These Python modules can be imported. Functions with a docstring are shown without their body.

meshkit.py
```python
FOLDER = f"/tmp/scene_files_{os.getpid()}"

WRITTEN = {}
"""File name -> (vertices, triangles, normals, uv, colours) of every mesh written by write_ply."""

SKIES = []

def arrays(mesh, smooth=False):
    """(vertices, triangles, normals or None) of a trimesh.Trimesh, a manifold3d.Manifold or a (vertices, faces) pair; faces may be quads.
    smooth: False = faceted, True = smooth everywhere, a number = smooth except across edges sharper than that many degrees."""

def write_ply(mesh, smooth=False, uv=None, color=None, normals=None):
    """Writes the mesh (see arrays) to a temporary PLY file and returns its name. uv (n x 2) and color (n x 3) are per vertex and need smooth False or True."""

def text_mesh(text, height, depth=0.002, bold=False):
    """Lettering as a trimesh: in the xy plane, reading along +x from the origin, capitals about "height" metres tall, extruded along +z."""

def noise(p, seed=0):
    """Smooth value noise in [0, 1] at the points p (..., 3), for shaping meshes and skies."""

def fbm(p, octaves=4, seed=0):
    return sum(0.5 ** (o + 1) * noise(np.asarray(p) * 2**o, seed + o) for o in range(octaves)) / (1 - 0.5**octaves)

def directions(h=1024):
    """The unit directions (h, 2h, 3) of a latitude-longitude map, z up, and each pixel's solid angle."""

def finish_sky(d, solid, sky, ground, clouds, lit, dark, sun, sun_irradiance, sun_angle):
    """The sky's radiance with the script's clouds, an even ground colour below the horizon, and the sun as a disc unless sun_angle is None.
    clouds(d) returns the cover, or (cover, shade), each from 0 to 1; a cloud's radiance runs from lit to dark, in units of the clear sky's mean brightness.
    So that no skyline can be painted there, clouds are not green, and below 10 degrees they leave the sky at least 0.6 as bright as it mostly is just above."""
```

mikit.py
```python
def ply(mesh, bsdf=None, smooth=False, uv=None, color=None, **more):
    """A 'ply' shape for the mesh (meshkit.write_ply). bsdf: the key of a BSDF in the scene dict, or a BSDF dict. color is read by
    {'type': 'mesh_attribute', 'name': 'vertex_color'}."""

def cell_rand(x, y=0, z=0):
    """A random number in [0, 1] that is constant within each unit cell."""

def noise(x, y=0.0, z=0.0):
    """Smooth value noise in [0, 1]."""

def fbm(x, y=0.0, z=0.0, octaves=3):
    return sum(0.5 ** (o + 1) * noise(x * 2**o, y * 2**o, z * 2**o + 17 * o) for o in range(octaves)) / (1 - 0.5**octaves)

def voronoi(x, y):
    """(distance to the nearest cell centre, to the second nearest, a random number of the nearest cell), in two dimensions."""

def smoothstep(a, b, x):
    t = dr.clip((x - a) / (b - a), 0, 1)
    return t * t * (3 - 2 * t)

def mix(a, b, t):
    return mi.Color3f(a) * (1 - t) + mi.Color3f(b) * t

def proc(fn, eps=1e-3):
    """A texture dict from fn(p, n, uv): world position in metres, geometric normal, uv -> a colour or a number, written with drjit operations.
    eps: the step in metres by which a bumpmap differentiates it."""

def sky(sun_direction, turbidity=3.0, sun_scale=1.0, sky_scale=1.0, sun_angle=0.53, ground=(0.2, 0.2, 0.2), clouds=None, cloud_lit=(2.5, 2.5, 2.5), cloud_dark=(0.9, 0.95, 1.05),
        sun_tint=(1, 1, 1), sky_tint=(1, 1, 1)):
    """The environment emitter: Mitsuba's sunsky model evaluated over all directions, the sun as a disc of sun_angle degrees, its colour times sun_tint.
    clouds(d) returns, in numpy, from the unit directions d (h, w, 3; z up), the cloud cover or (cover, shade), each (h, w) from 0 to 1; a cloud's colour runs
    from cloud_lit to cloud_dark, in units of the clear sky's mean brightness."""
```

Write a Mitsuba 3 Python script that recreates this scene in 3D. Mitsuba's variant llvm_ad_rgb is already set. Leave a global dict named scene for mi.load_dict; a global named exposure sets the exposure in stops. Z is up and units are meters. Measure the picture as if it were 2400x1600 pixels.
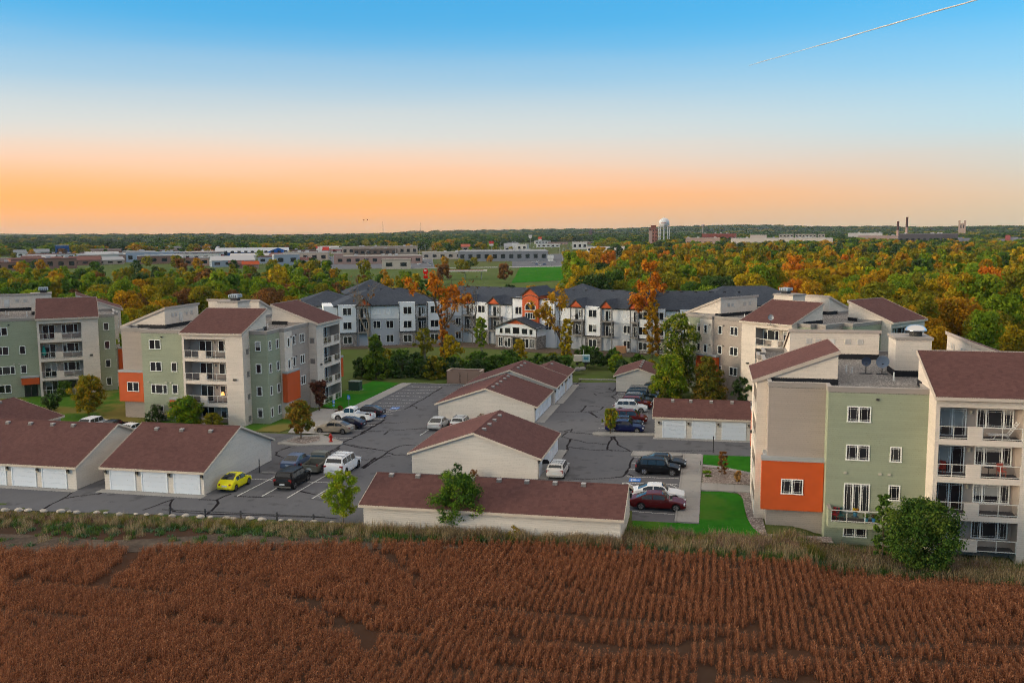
import math, random, numpy as np, trimesh, mitsuba as mi, drjit as dr, mikit, meshkit
from shapely.geometry import Polygon, LineString, box as sbox, MultiPolygon
from shapely.ops import unary_union
from shapely import affinity
from mikit import noise, fbm, mix, smoothstep, voronoi, proc, cell_rand
RND = random.Random(7)
T4 = mi.ScalarTransform4f
scene, labels = {}, {}
# ------------------------------------------------------------------ camera, sky, exposure
# Site axes: x = u along the garage fronts (right), y = v away from the field, z up, metres. The drone hovers 25 m over the field.
YAW, PITCH, ROLL, CAMH = math.radians(12.13), math.radians(6.668), math.radians(.368), 25.0
fwd = np.array([-math.sin(YAW) * math.cos(PITCH), math.cos(YAW) * math.cos(PITCH), -math.sin(PITCH)])
right = np.array([math.cos(YAW), math.sin(YAW), 0.0])
lup = np.cross(right, fwd)
up = lup * math.cos(ROLL) + right * math.sin(ROLL)
scene['drone_camera'] = {'type': 'perspective', 'fov': 57.81, 'fov_axis': 'x', 'near_clip': 0.5, 'far_clip': 40000.0,
    'to_world': T4().look_at(origin=[0, 0, CAMH], target=[float(a) for a in np.array([0, 0, CAMH]) + fwd * 100], up=[float(a) for a in up])}
SUN_SCALE, LIT, DRK, TINT = .38, (2.66, 2.38, 2.06), (3.7, 1.48, .34), (.19, .71, 1.18)
SUN_AZ, SUN_EL = np.array([-0.88, -0.47, 0.0]), 9.0      # dusk: the sun is low and veiled, behind and to the left of the drone
SUN_DIR = SUN_AZ / np.linalg.norm(SUN_AZ) * math.cos(math.radians(SUN_EL)) + np.array([0, 0, math.sin(math.radians(SUN_EL))])
def dusk(d):
    """Dusk haze band round the horizon (orange below, paling upwards), clear blue above it, then an unseen bright layer added overhead to light the ground: (cover, shade)."""
    el = np.degrees(np.arcsin(np.clip(d[..., 2], -.2, 1)))
    hz = d[..., :2] / np.maximum(np.linalg.norm(d[..., :2], axis=-1, keepdims=True), 1e-6)
    west = np.clip(hz @ np.array([-.97, .24]) * .5 + .5, 0, 1)          # 1 towards the left of the view
    e = el + (meshkit.fbm(d * np.array([3.0, 3.0, 40.0]), 4, 3) - .5) * .9
    def st(a, b, x): t = np.clip((x - a) / (b - a), 0, 1); return t * t * (3 - 2 * t)
    band = (.66 + .34 * st(.0, 2.2, e) * st(.2, .7, west)) * (1 - st(3.6, 13.0, e)) * (.42 + .58 * st(.1, .9, west))
    overhead_fill = 1.0 * st(13.5, 36, el)  # bright layer above the view, added to light the ground
    cover = np.clip(band + overhead_fill, 0, 1)
    shade = np.clip(1 - st(.5 + .8 * west, 6.6, e), 0, 1) * (1 - st(10, 14, el))
    return cover, shade
scene['sky'] = mikit.sky(SUN_DIR, turbidity=3.0, sun_scale=SUN_SCALE, sky_scale=1.0, sun_angle=24.0, ground=(.12, .10, .08), clouds=dusk,
    cloud_lit=LIT, cloud_dark=DRK, sun_tint=(.84, 1.12, 2.35), sky_tint=TINT)
exposure = 3.3
# ------------------------------------------------------------------ materials
def uv_colour(p, n, uv):
    """The face's own colour, which its uv carries (red in the whole part of u, green in the rest of it, blue in v); meshes of one BSDF can then be joined."""
    r = dr.floor(uv.x); return mi.Color3f(r / 255, (uv.x - r - .05) / .9, uv.y)
VC = proc(uv_colour)
def to_uv(c): return np.c_[np.round(np.clip(c[:, 0], 0, 1) * 255) + .05 + .9 * np.clip(c[:, 1], 0, 1), np.clip(c[:, 2], 0, 1)]
def two(b): return {'type': 'twosided', 'bsdf': b}
def prin(col, rough=.7, spec=.3, **k): return {'type': 'principled', 'base_color': col, 'roughness': rough, 'specular': spec, **k}
def rgb(c): return {'type': 'rgb', 'value': list(map(float, c))}
def bump(b, fn, scale, eps=.01): return {'type': 'bumpmap', 'arbitrary': proc(fn, eps), 'scale': scale, 'bsdf': b}
scene['paint'] = two(prin(VC, .65))
scene['gloss'] = two(prin(VC, .3, .5))
scene['matte'] = two({'type': 'diffuse', 'reflectance': VC})
scene['car_paint'] = two(prin(VC, .30, .18, clearcoat=.22, clearcoat_gloss=.95))
scene['metal'] = two(prin(VC, .25, .5, metallic=1.0))
scene['pane_glass'] = two(prin(VC, .06, .6))
scene['rail_glass'] = {'type': 'thindielectric', 'int_ior': 1.5}
scene['leaf'] = {'type': 'principledthin', 'base_color': VC, 'roughness': .6, 'diff_trans': .7}
def siding(c, var=.08):
    c = np.array(c)
    def col(p, n, uv):
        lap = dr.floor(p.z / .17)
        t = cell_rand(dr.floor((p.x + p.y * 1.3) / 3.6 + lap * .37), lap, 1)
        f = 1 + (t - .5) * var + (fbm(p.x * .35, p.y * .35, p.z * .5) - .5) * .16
        edge = smoothstep(.02, .0, p.z - lap * .17)  # shade line along each lap, painted into the colour
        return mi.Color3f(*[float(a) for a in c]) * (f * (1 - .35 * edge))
    return two(prin(proc(col), .6, .25))
def lap_h(p, n, uv):
    t = p.z / .17
    return 1 - (t - dr.floor(t))
CREAM, GREEN, TAUPE, ORANGE = (.66, .575, .50), (.29, .32, .23), (.36, .305, .27), (.52, .085, .018)
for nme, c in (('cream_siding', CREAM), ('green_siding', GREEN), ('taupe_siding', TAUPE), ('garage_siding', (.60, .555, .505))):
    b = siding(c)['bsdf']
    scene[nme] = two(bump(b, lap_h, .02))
def orange_f(p, n, uv): return mi.Color3f(*ORANGE) * (.9 + .2 * fbm(p.x * .8, p.y * .8, p.z * .8))
scene['orange_panel'] = two(prin(proc(orange_f), .55, .3))
def shingle(c, c2):
    def col(p, n, uv):
        s = p.x + p.y * .0
        r = cell_rand(dr.floor(p.x * 3.1), dr.floor(p.y * 3.1), dr.floor(p.z * 6))
        f = fbm(p.x * .5, p.y * .5, p.z * .5)
        g = cell_rand(dr.floor(p.x * 14), dr.floor(p.y * 14), dr.floor(p.z * 22))
        return mix(c, c2, dr.clip(.42 * r + .3 * f + .3 * g, 0, 1))
    return two(prin(proc(col), .9, .15))
scene['brown_shingle'] = shingle((.070, .033, .033), (.145, .070, .064))
scene['dark_shingle'] = shingle((.026, .033, .048), (.075, .088, .115))
def gravel_f(p, n, uv):
    a, b, r = voronoi(p.x * 7, p.y * 7)
    return mix((.10, .095, .095), (.36, .34, .33), r * smoothstep(.02, .35, b - a) * (.6 + .6 * fbm(p.x * .6, p.y * .6)))
scene['roof_gravel'] = two(prin(proc(gravel_f), .95, .1))
def bed_f(p, n, uv):
    a, b, r = voronoi(p.x * 4.5, p.y * 4.5)
    return mix((.16, .13, .12), (.46, .40, .37), r * smoothstep(.02, .3, b - a))
scene['bed_gravel'] = two(bump(prin(proc(bed_f), .9, .15), lambda p, n, uv: smoothstep(.0, .4, voronoi(p.x * 4.5, p.y * 4.5)[1] - voronoi(p.x * 4.5, p.y * 4.5)[0]), .05))
def asphalt_f(p, n, uv):
    f = fbm(p.x * .12, p.y * .12, octaves=4); g = fbm(p.x * 2.2, p.y * .7); h = cell_rand(dr.floor(p.x * 11), dr.floor(p.y * 11))
    drip = smoothstep(.62, .8, fbm(p.x * .9 + 40, p.y * .9))
    return mix((.078, .080, .092), (.125, .127, .142), dr.clip(.55 * f + .3 * g + .18 * h, 0, 1)) * (1 - .28 * drip)
scene['asphalt'] = two(prin(proc(asphalt_f), .85, .3))
def concrete_f(p, n, uv):
    f = fbm(p.x * .4, p.y * .4, octaves=4); g = cell_rand(dr.floor(p.x * 9), dr.floor(p.y * 9))
    return mix((.23, .225, .22), (.34, .33, .32), dr.clip(.8 * f + .25 * g, 0, 1))
scene['concrete'] = two(prin(proc(concrete_f), .85, .2))
def lawn_f(p, n, uv):
    f = fbm(p.x * .35, p.y * .35, octaves=4); g = fbm(p.x * 3, p.y * 3); d = smoothstep(.55, .8, fbm(p.x * .22 + 9, p.y * .22 + 4))
    return mix(mix((.012, .115, .006), (.04, .20, .012), .6 * f + .5 * g), (.15, .16, .03), d * .3)
def grass_h(p, n, uv): return noise(p.x * 18, p.y * 18) + .5 * noise(p.x * 45, p.y * 45)
scene['lawn_grass'] = two(bump(prin(proc(lawn_f), .9, .1), grass_h, .05))
def rough_f(p, n, uv):
    f = fbm(p.x * .2, p.y * .2, octaves=4); g = fbm(p.x * 2.4, p.y * 2.4)
    return mix(mix((.035, .11, .012), (.08, .16, .02), g), (.20, .17, .05), smoothstep(.45, .72, f))
scene['rough_grass'] = two(bump(prin(proc(rough_f), .95, .1), grass_h, .06))
def soil_f(p, n, uv):
    f = fbm(p.x * .5, p.y * .9, octaves=5); g = fbm(p.x * 5, p.y * 5)
    return mix((.045, .034, .028), (.135, .105, .082), dr.clip(.7 * f + .4 * g - .05, 0, 1))
scene['soil_surface'] = two(bump(prin(proc(soil_f), .95, .1), lambda p, n, uv: fbm(p.x * 3, p.y * 3, octaves=4), .12))
def land_f(p, n, uv):
    v = p.y
    f = fbm(p.x * .02, p.y * .02, octaves=4); g = fbm(p.x * .3, p.y * .3)
    fld = cell_rand(dr.floor((p.x + .3 * p.y) / 420), dr.floor((p.y - .2 * p.x) / 600), 5)
    near = mix(mix((.035, .09, .012), (.09, .12, .03), f), (.085, .065, .04), .5 * g)
    crop = mix((.075, .033, .018), (.05, .036, .027), g)
    far = mix((.10, .085, .04), (.05, .075, .02), fld)
    c = mix(crop, near, smoothstep(70., 73., v))
    return mix(c, far, smoothstep(500., 900., v))
scene['land_surface'] = two(prin(proc(land_f), .95, .1))
def stone_f(p, n, uv):
    a, b, r = voronoi((p.x + p.y) * 1.6, p.z * 2.6)
    return mix((.07, .066, .065), mix((.2, .18, .17), (.40, .36, .33), r), smoothstep(.03, .14, b - a))
scene['ledge_stone'] = two(prin(proc(stone_f), .9, .15))
# ------------------------------------------------------------------ helpers
class MB:
    """Collects faces with one colour each."""
    def __init__(s): s.V, s.F, s.C, s.n = [], [], [], 0
    def add(s, v, f, c):
        v = np.asarray(v, float); f = np.asarray(f, int)
        if f.shape[1] == 4: f = np.vstack([f[:, [0, 1, 2]], f[:, [0, 2, 3]]])
        c = np.asarray(c, float); c = np.broadcast_to(c, v.shape) if c.ndim == 1 else c
        s.V.append(v); s.F.append(f + s.n); s.C.append(c); s.n += len(v); return s
    def box(s, x0, x1, y0, y1, z0, z1, c=(.5, .5, .5)):
        v = [(x, y, z) for x in (x0, x1) for y in (y0, y1) for z in (z0, z1)]
        return s.flat(v, [(0, 1, 3, 2), (4, 6, 7, 5), (0, 4, 5, 1), (2, 3, 7, 6), (0, 2, 6, 4), (1, 5, 7, 3)], c)
    def flat(s, v, quads, c):
        v = np.asarray(v, float)
        for q in quads: s.add(v[list(q)], [list(range(len(q)))] if len(q) < 5 else [(0, k, k + 1) for k in range(1, len(q) - 1)], c)
        return s
    def poly(s, pts, c):
        pts = np.asarray(pts, float); return s.add(pts, [(0, k, k + 1) for k in range(1, len(pts) - 1)], c)
    def mesh(s, m, c, split=True):
        v, f = np.asarray(m.vertices), np.asarray(m.faces)
        if split: v, f = v[f.ravel()], np.arange(len(f) * 3).reshape(-1, 3)
        return s.add(v, f, c)
    def prism(s, poly, z0, z1, c):
        for g in getattr(poly, 'geoms', [poly]):
            if g.is_empty or g.area < 1e-6: continue
            m = trimesh.creation.extrude_polygon(g, z1 - z0, engine='earcut'); m.apply_translation([0, 0, z0]); s.mesh(m, c)
        return s
    def tube(s, p, r, c, sides=6, cap=True):
        p = np.asarray(p, float); r = np.broadcast_to(r, (len(p),)); t = np.gradient(p, axis=0); t /= np.linalg.norm(t, axis=1, keepdims=True) + 1e-9
        a = np.cross(t, np.where(np.abs(t[:, 2:]) < .9, [0, 0, 1.], [1., 0, 0])); a /= np.linalg.norm(a, axis=1, keepdims=True) + 1e-9
        b = np.cross(t, a); an = np.arange(sides) * 2 * np.pi / sides
        v = (p[:, None] + r[:, None, None] * (np.cos(an)[None, :, None] * a[:, None] + np.sin(an)[None, :, None] * b[:, None])).reshape(-1, 3)
        i, j = np.meshgrid(np.arange(len(p) - 1), np.arange(sides), indexing='ij')
        q = np.stack([i * sides + j, i * sides + (j + 1) % sides, (i + 1) * sides + (j + 1) % sides, (i + 1) * sides + j], -1).reshape(-1, 4)
        s.add(v, q, c)
        if cap: s.poly(v[-sides:], c); s.poly(v[:sides][::-1], c)
        return s
    def cyl(s, x, y, z0, z1, r, c, sides=12): return s.tube([(x, y, z0), (x, y, z1)], r, c, sides)
    def done(s):
        return np.vstack(s.V), np.vstack(s.F), np.vstack(s.C)
def place(x=0, y=0, z=0, rot=0, s=1.0):
    c, n = math.cos(math.radians(rot)), math.sin(math.radians(rot))
    return np.array([[c * s, -n * s, 0, x], [n * s, c * s, 0, y], [0, 0, s, z], [0, 0, 0, 1.0]])
def numbered(k):
    if k not in used: used.add(k); return k
    i = counts.get(k, 1)
    while f'{k}_{i:03d}' in used: i += 1
    counts[k] = i + 1; k = f'{k}_{i:03d}'; used.add(k); return k
used, counts = set(), {}
def put(key, mb, mat, M=None, smooth=False):
    if mb.n == 0: return None
    v, f, c = mb.done()
    if M is not None: v = v @ M[:3, :3].T + M[:3, 3]
    scene[key] = mikit.ply((v, f), mat, smooth=smooth, uv=to_uv(c) if mat in COLOURED else None); return key
COLOURED = ('paint', 'gloss', 'matte', 'car_paint', 'metal', 'pane_glass', 'leaf')
class Thing:
    def __init__(s, name, label, cat, M=None, group=None, kind=None):
        s.key = numbered(name); s.M = np.eye(4) if M is None else M
        labels[s.key] = {'label': label, 'category': cat}
        if group: labels[s.key]['group'] = group
    def part(s, name, mb, mat='paint', under=None, label=None, smooth=False, kind=None):
        if mb.n == 0: return None
        k = numbered((under or s.key) + '__' + name); put(k, mb, mat, s.M, smooth)
        if label or kind: labels[k] = {**({'label': label} if label else {}), **({'kind': kind} if kind else {})}
        return k
def whole(name, mb, mat, label, cat, M=None, group=None, smooth=False, kind=None):
    k = numbered(name); put(k, mb, mat, M, smooth); labels[k] = {'label': label, 'category': cat}
    if group: labels[k]['group'] = group
    if kind: labels[k]['kind'] = kind
    return k
def struct(name, mb, mat, label=None, smooth=False):
    k = numbered(name); put(k, mb, mat, None, smooth); labels[k] = {'kind': 'structure', **({'label': label} if label else {})}; return k
def spart(holder, name, mb, mat, kind=None):
    k = numbered(holder + '__' + name); put(k, mb, mat)
    if kind: labels[k] = {'kind': kind}
    return k
WHITE, DARK = (.78, .78, .76), (.018, .02, .024)
# ------------------------------------------------------------------ land and paving
def ss(a, b, x): t = np.clip((x - a) / (b - a), 0, 1); return t * t * (3 - 2 * t)
def land_h(x, y):
    d = np.hypot(x, y)
    h = np.where(d > 2500, (meshkit.fbm(np.stack([x / 1500, y / 1500, x * 0], -1), 4, 5) - .42) * 95 * ss(2600, 6000, d), 0.0)
    h = h + ss(3500, 9000, d) * (12 + 22 * ss(-1000, 5000, x))
    h = h - .75 * ss(7.0, 10, x) * ss(82.5, 79.5, y) * ss(66, 70, y)           # the ground drops before the near block's basement windows
    h = h - 1.0 * ss(158, 164, y) * ss(186, 176, y) * ss(90, 40, np.abs(x + 30))   # creek bed behind the lot
    near = (y < 73) & (d < 140)
    h = h + np.where(near, (meshkit.fbm(np.stack([x * .5, y * .5, x * 0], -1), 3, 9) - .5) * .22, 0)
    return h - .02
gx = np.concatenate([-np.geomspace(9000, 85, 46), np.arange(-80, 60, 1.0), np.geomspace(62, 9000, 46)])
gy = np.concatenate([np.arange(18, 40, 2.0), np.arange(40, 84, .8), np.arange(84, 200, 2.5), np.geomspace(202, 12000, 80)])
X, Y = np.meshgrid(gx, gy, indexing='ij'); V = np.stack([X, Y, land_h(X, Y)], -1).reshape(-1, 3)
i, j = np.meshgrid(np.arange(len(gx) - 1), np.arange(len(gy) - 1), indexing='ij'); n_ = len(gy)
Q = np.stack([i * n_ + j, (i + 1) * n_ + j, (i + 1) * n_ + j + 1, i * n_ + j + 1], -1).reshape(-1, 4)
struct('land', MB().add(V, Q, (.1, .1, .1)), 'land_surface', smooth=True)
def sheet(poly, z, c=(.5, .5, .5), th=0.0):
    """A flat polygon as a sheet, or a slab of the given thickness."""
    mb = MB()
    if th: return mb.prism(poly, z - th, z, c)
    for g in getattr(poly, 'geoms', [poly]):
        if g.is_empty: continue
        v, f = trimesh.creation.triangulate_polygon(g, engine='earcut'); mb.add(np.c_[v, np.full(len(v), z)], f, c)
    return mb
P = Polygon
lot = unary_union([P([(-110, 66.5), (-63.9, 71.3), (-47.3, 72.8), (-32.4, 73.6), (-28, 73.7), (-28, 82), (-6.6, 82), (-6.4, 79.1), (-2.7, 79.1), (-2.7, 104.8), (30, 104.6), (30, 112.4), (-6.4, 112.4), (-6.4, 156), (-50.5, 146.4), (-50.5, 122), (-46.5, 122), (-46.5, 106.5), (-58, 106.4), (-110, 106)]),
    P([(-110, 106), (-82, 106), (-98, 118), (-118, 112)])])
lot_key = struct('parking_lot', sheet(lot, .0), 'asphalt', 'grey asphalt car park with dark crack seal lines between the garages')
def slabs(holder, x0, x1, y0, y1, nx, ny, z=.13, gap=.018):
    """Concrete laid in separate slabs with open joints."""
    for a in range(nx):
        for b in range(ny):
            xa, xb = x0 + (x1 - x0) * a / nx, x0 + (x1 - x0) * (a + 1) / nx; ya, yb = y0 + (y1 - y0) * b / ny, y0 + (y1 - y0) * (b + 1) / ny
            spart(holder, 'slab', MB().box(xa + gap, xb - gap, ya + gap, yb - gap, -.1, z + RND.uniform(-.004, .004), (.4, .4, .4)), 'concrete')
walk = struct('sidewalk', sheet(P([(-2.7, 79.1), (-.65, 79.1), (-.5, 104.7), (-2.7, 104.7)]), .05), 'concrete', 'pale concrete pavement beside the near apartment block')
slabs(walk, -2.55, -.62, 79.15, 104.6, 1, 13); 
spart(walk, 'kerb', MB().box(-2.72, -2.57, 79.15, 104.5, -.1, .145, (.4, .4, .4)), 'concrete')
path = struct('entrance_path', sheet(P([(-.55, 89.6), (4.3, 90.0), (4.3, 92.6), (-.55, 92.4)]), .05), 'concrete', 'concrete path from the pavement to the near apartment block')
slabs(path, -.58, 4.2, 89.7, 92.3, 3, 1)
path2 = struct('side_path', sheet(P([(-.5, 99.9), (1.1, 99.5), (4.4, 97.4), (4.4, 96.4), (1.0, 98.4), (-.5, 98.9)]), .12), 'concrete', 'curving concrete path along the small gravel bed')
struct('lawn', sheet(P([(-.5, 104.4), (4.6, 104.6), (4.6, 97.6), (2.9, 97.5), (1.2, 99.4), (-.5, 100.3)]), .09), 'lawn_grass', 'bright green lawn patch above the gravel bed')
struct('gravel_bed', sheet(P([(-.5, 98.8), (1.0, 98.3), (4.3, 96.4), (4.3, 92.6), (-.5, 92.4)]), .10), 'bed_gravel', 'pinkish gravel planting bed beside the path')
struct('gravel_strip', sheet(P([(2.6, 90.0), (4.6, 90.0), (4.9, 77.5), (10, 77.6), (10, 76.2), (5.2, 75.6), (3.6, 79), (3.3, 86), (3.2, 88.6)]), .06), 'bed_gravel', 'gravel strip along the foot of the near block')
a_ = [(-.6, 89.4), (1.8, 89.6), (2.9, 89.0), (3.3, 87.3), (3.4, 82), (3.8, 79), (4.6, 76.2), (3, 75.8), (-1, 78.6), (-6.4, 78.8), (-6.3, 77.6), (-6.2, 76), (4, 74.6), (4.2, 75)]
struct('lawn', sheet(P([(-.6, 89.4), (1.8, 89.6), (2.9, 89.0), (3.3, 87.3), (3.4, 82), (3.8, 79), (4.8, 76), (4.6, 75), (-6.2, 76.4), (-6.3, 78.9), (-.64, 79.0)]), .07), 'lawn_grass', 'bright green lawn in front of the near block')
struct('lawn', sheet(P([(-52.1, 122.6), (-50.7, 123.2), (-50.8, 146.4), (-56, 148), (-57, 136), (-55.3, 124.5)]), .10), 'lawn_grass', 'green lawn strip beside the empty marked bays')
struct('lawn', sheet(P([(-59.0, 107.0), (-53.4, 107.0), (-52.4, 110.5), (-55.2, 116), (-55.5, 120), (-62, 112), (-82, 112), (-82, 106.4)]), .05), 'rough_grass', 'lawn at the foot of the left centre block')
struct('lawn', sheet(P([(-75, 106.5), (-118, 106.5), (-135, 128), (-90, 150), (-79.5, 140), (-79.2, 112.6), (-75, 112)]), .03), 'rough_grass', 'patchy lawn between the two left blocks')
wn = struct('sidewalk', sheet(P([(-50.6, 146.4), (-49.0, 146.4), (-48.6, 123), (-46.6, 121.5), (-46.6, 106.6), (-52, 106.6), (-54.6, 116), (-54.6, 122.6), (-50.7, 122.8)]), .12), 'concrete', 'concrete pavement by the marked bays of the left centre block')
for k in range(12): spart(wn, 'slab', MB().box(-50.45, -48.75, 123.0 + k * 1.95, 124.92 + k * 1.95, 0, .132, (.4, .4, .4)), 'concrete')
for nme, pts, lab in (('kerb_island', [(-14.2, 113.5), (-13.6, 114.3), (-6.5, 114.6), (-6.5, 113.3), (-12.8, 112.3), (-13.9, 112.7)], 'long concrete island beside the dark blue sedan'),
        ('kerb_island', [(-8.5, 102.5), (-8.4, 104.6), (-6.8, 104.9), (-2.75, 104.6), (-2.75, 103.4), (-6.9, 102.4)], 'concrete island beside the black sedan on the right'),
        ('kerb_island', [(-50.7, 100.9), (-50.2, 105.0), (-47.4, 106.4), (-45.6, 105), (-43.1, 103.1), (-42.7, 101.6), (-47.5, 100.3)], 'concrete island with the red hydrant')):
    pl = P(pts); pl = pl.buffer(-.3).buffer(.3)
    k = struct(nme, sheet(pl, .10, th=.25), 'concrete', lab)
    spart(k, 'kerb', MB().prism(pl.difference(pl.buffer(-.16)), .101, .15, (.4, .4, .4)), 'concrete')
struct('gravel_island', sheet(P([(-50.0, 102.0), (-49.7, 104.5), (-47.2, 105.6), (-46.2, 103.2), (-47.3, 101.2)]), .125), 'bed_gravel', 'gravel round the foot of the island maple')
# kerb at the far end of the lot, concrete aprons before the doors
ek = struct('lot_kerb', MB().box(-50.4, -35.9, 146.5, 146.8, -.1, .15, (.45, .44, .42)).box(-21.9, -14.3, 156.0, 156.3, -.1, .15, (.5, .49, .46)), 'concrete', 'pale kerb at the far end of the car park')
for nme, (x0, x1, y0, y1) in (('apron', (-58.8, -47.3, 78.1, 79.3)), ('apron', (-84, -60.9, 77.7, 78.6)), ('apron', (-16.9, -15.9, 91.2, 104.2)), ('apron', (-22.5, -21.3, 119.3, 132.6)), ('apron', (-22.1, -21.0, 133.2, 150.5)), ('apron', (-6.6, 30, 111.9, 112.9))):
    struct('concrete_apron', sheet(sbox(x0, y0, x1, y1), .012), 'concrete', 'concrete apron before a row of garage doors')
# painted lines and crack sealing, thin sheets on the asphalt
LINE = (.62, .62, .61)
def stripe(pts, w, z, c, name, mat='paint'):
    spart(lot_key, name, sheet(LineString(pts).buffer(w / 2, cap_style=2), z, c), mat)
for a, b in [((-44.3, 79.5), (-43.9, 89.2)), ((-41.9, 79.9), (-41.7, 89.4)), ((-39.25, 79.9), (-38.95, 89.4)), ((-36.8, 80.1), (-36.5, 89.4)), ((-46.0, 85.6), (-37.0, 85.75)),
        ((-36.5, 81.7), (-35.4, 84.6)), ((-36.6, 80.9), (-35.0, 84.2)), ((-36.2, 80.5), (-34.8, 82.9)), ((-34.7, 80.3), (-34.4, 85)),
        ((-35.2, 108.7), (-35.1, 113)), ((-32.4, 109), (-32.3, 114)), ((-47.6, 105.3), (-42.9, 105.7)), ((-47, 109.7), (-43.6, 110.4)), ((-47, 113.0), (-42.9, 113.5)), ((-46, 117.4), (-43, 117.6)),
        ((-44.8, 121.2), (-43.0, 121.4)), ((-47, 124.0), (-43.1, 124.4)), ((-44.9, 121.3), (-43.4, 123.9)), ((-45.9, 121.2), (-44.4, 123.9)), ((-46.9, 121.4), (-45.4, 123.9)), ((-48.2, 126.4), (-43.3, 127)), ((-48.2, 129.2), (-43.2, 129.6)), ((-48.3, 132.0), (-43.1, 132.4)), ((-48.3, 134.9), (-42.9, 135.2)), ((-48.4, 137.8), (-42.9, 138.1)), ((-48.4, 140.9), (-42.9, 141.2)), ((-48.4, 144.0), (-42.8, 144.3)),
        ((-8.2, 93.75), (-2.8, 93.9)), ((-8.2, 96.7), (-2.8, 96.8)), ((-8.1, 99.6), (-2.8, 99.7)), ((-8.1, 102.4), (-2.8, 102.4)), ((-8.3, 91.3), (-2.8, 91.6)), ((-8.3, 89.2), (-2.8, 89.4)), ((-8.3, 91.3), (-8.2, 89.2)), ((-7.9, 91.3), (-6.6, 89.3)), ((-6.4, 91.4), (-5.1, 89.4)), ((-4.9, 91.5), (-3.5, 89.4)), ((-3.7, 91.6), (-2.8, 90.3)),
        ((-6.6, 81.8), (-2.8, 81.6)), ((-6.6, 84.6), (-2.8, 84.6)), ((-6.6, 87.3), (-2.8, 87.4))] + [((-13.8, 116.9 + k * 2.72), (-8.2, 116.9 + k * 2.72)) for k in range(11)]:
    stripe([a, b], .115, .008, np.array(LINE) * RND.uniform(.8, 1.02), 'painted_line')
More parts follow.
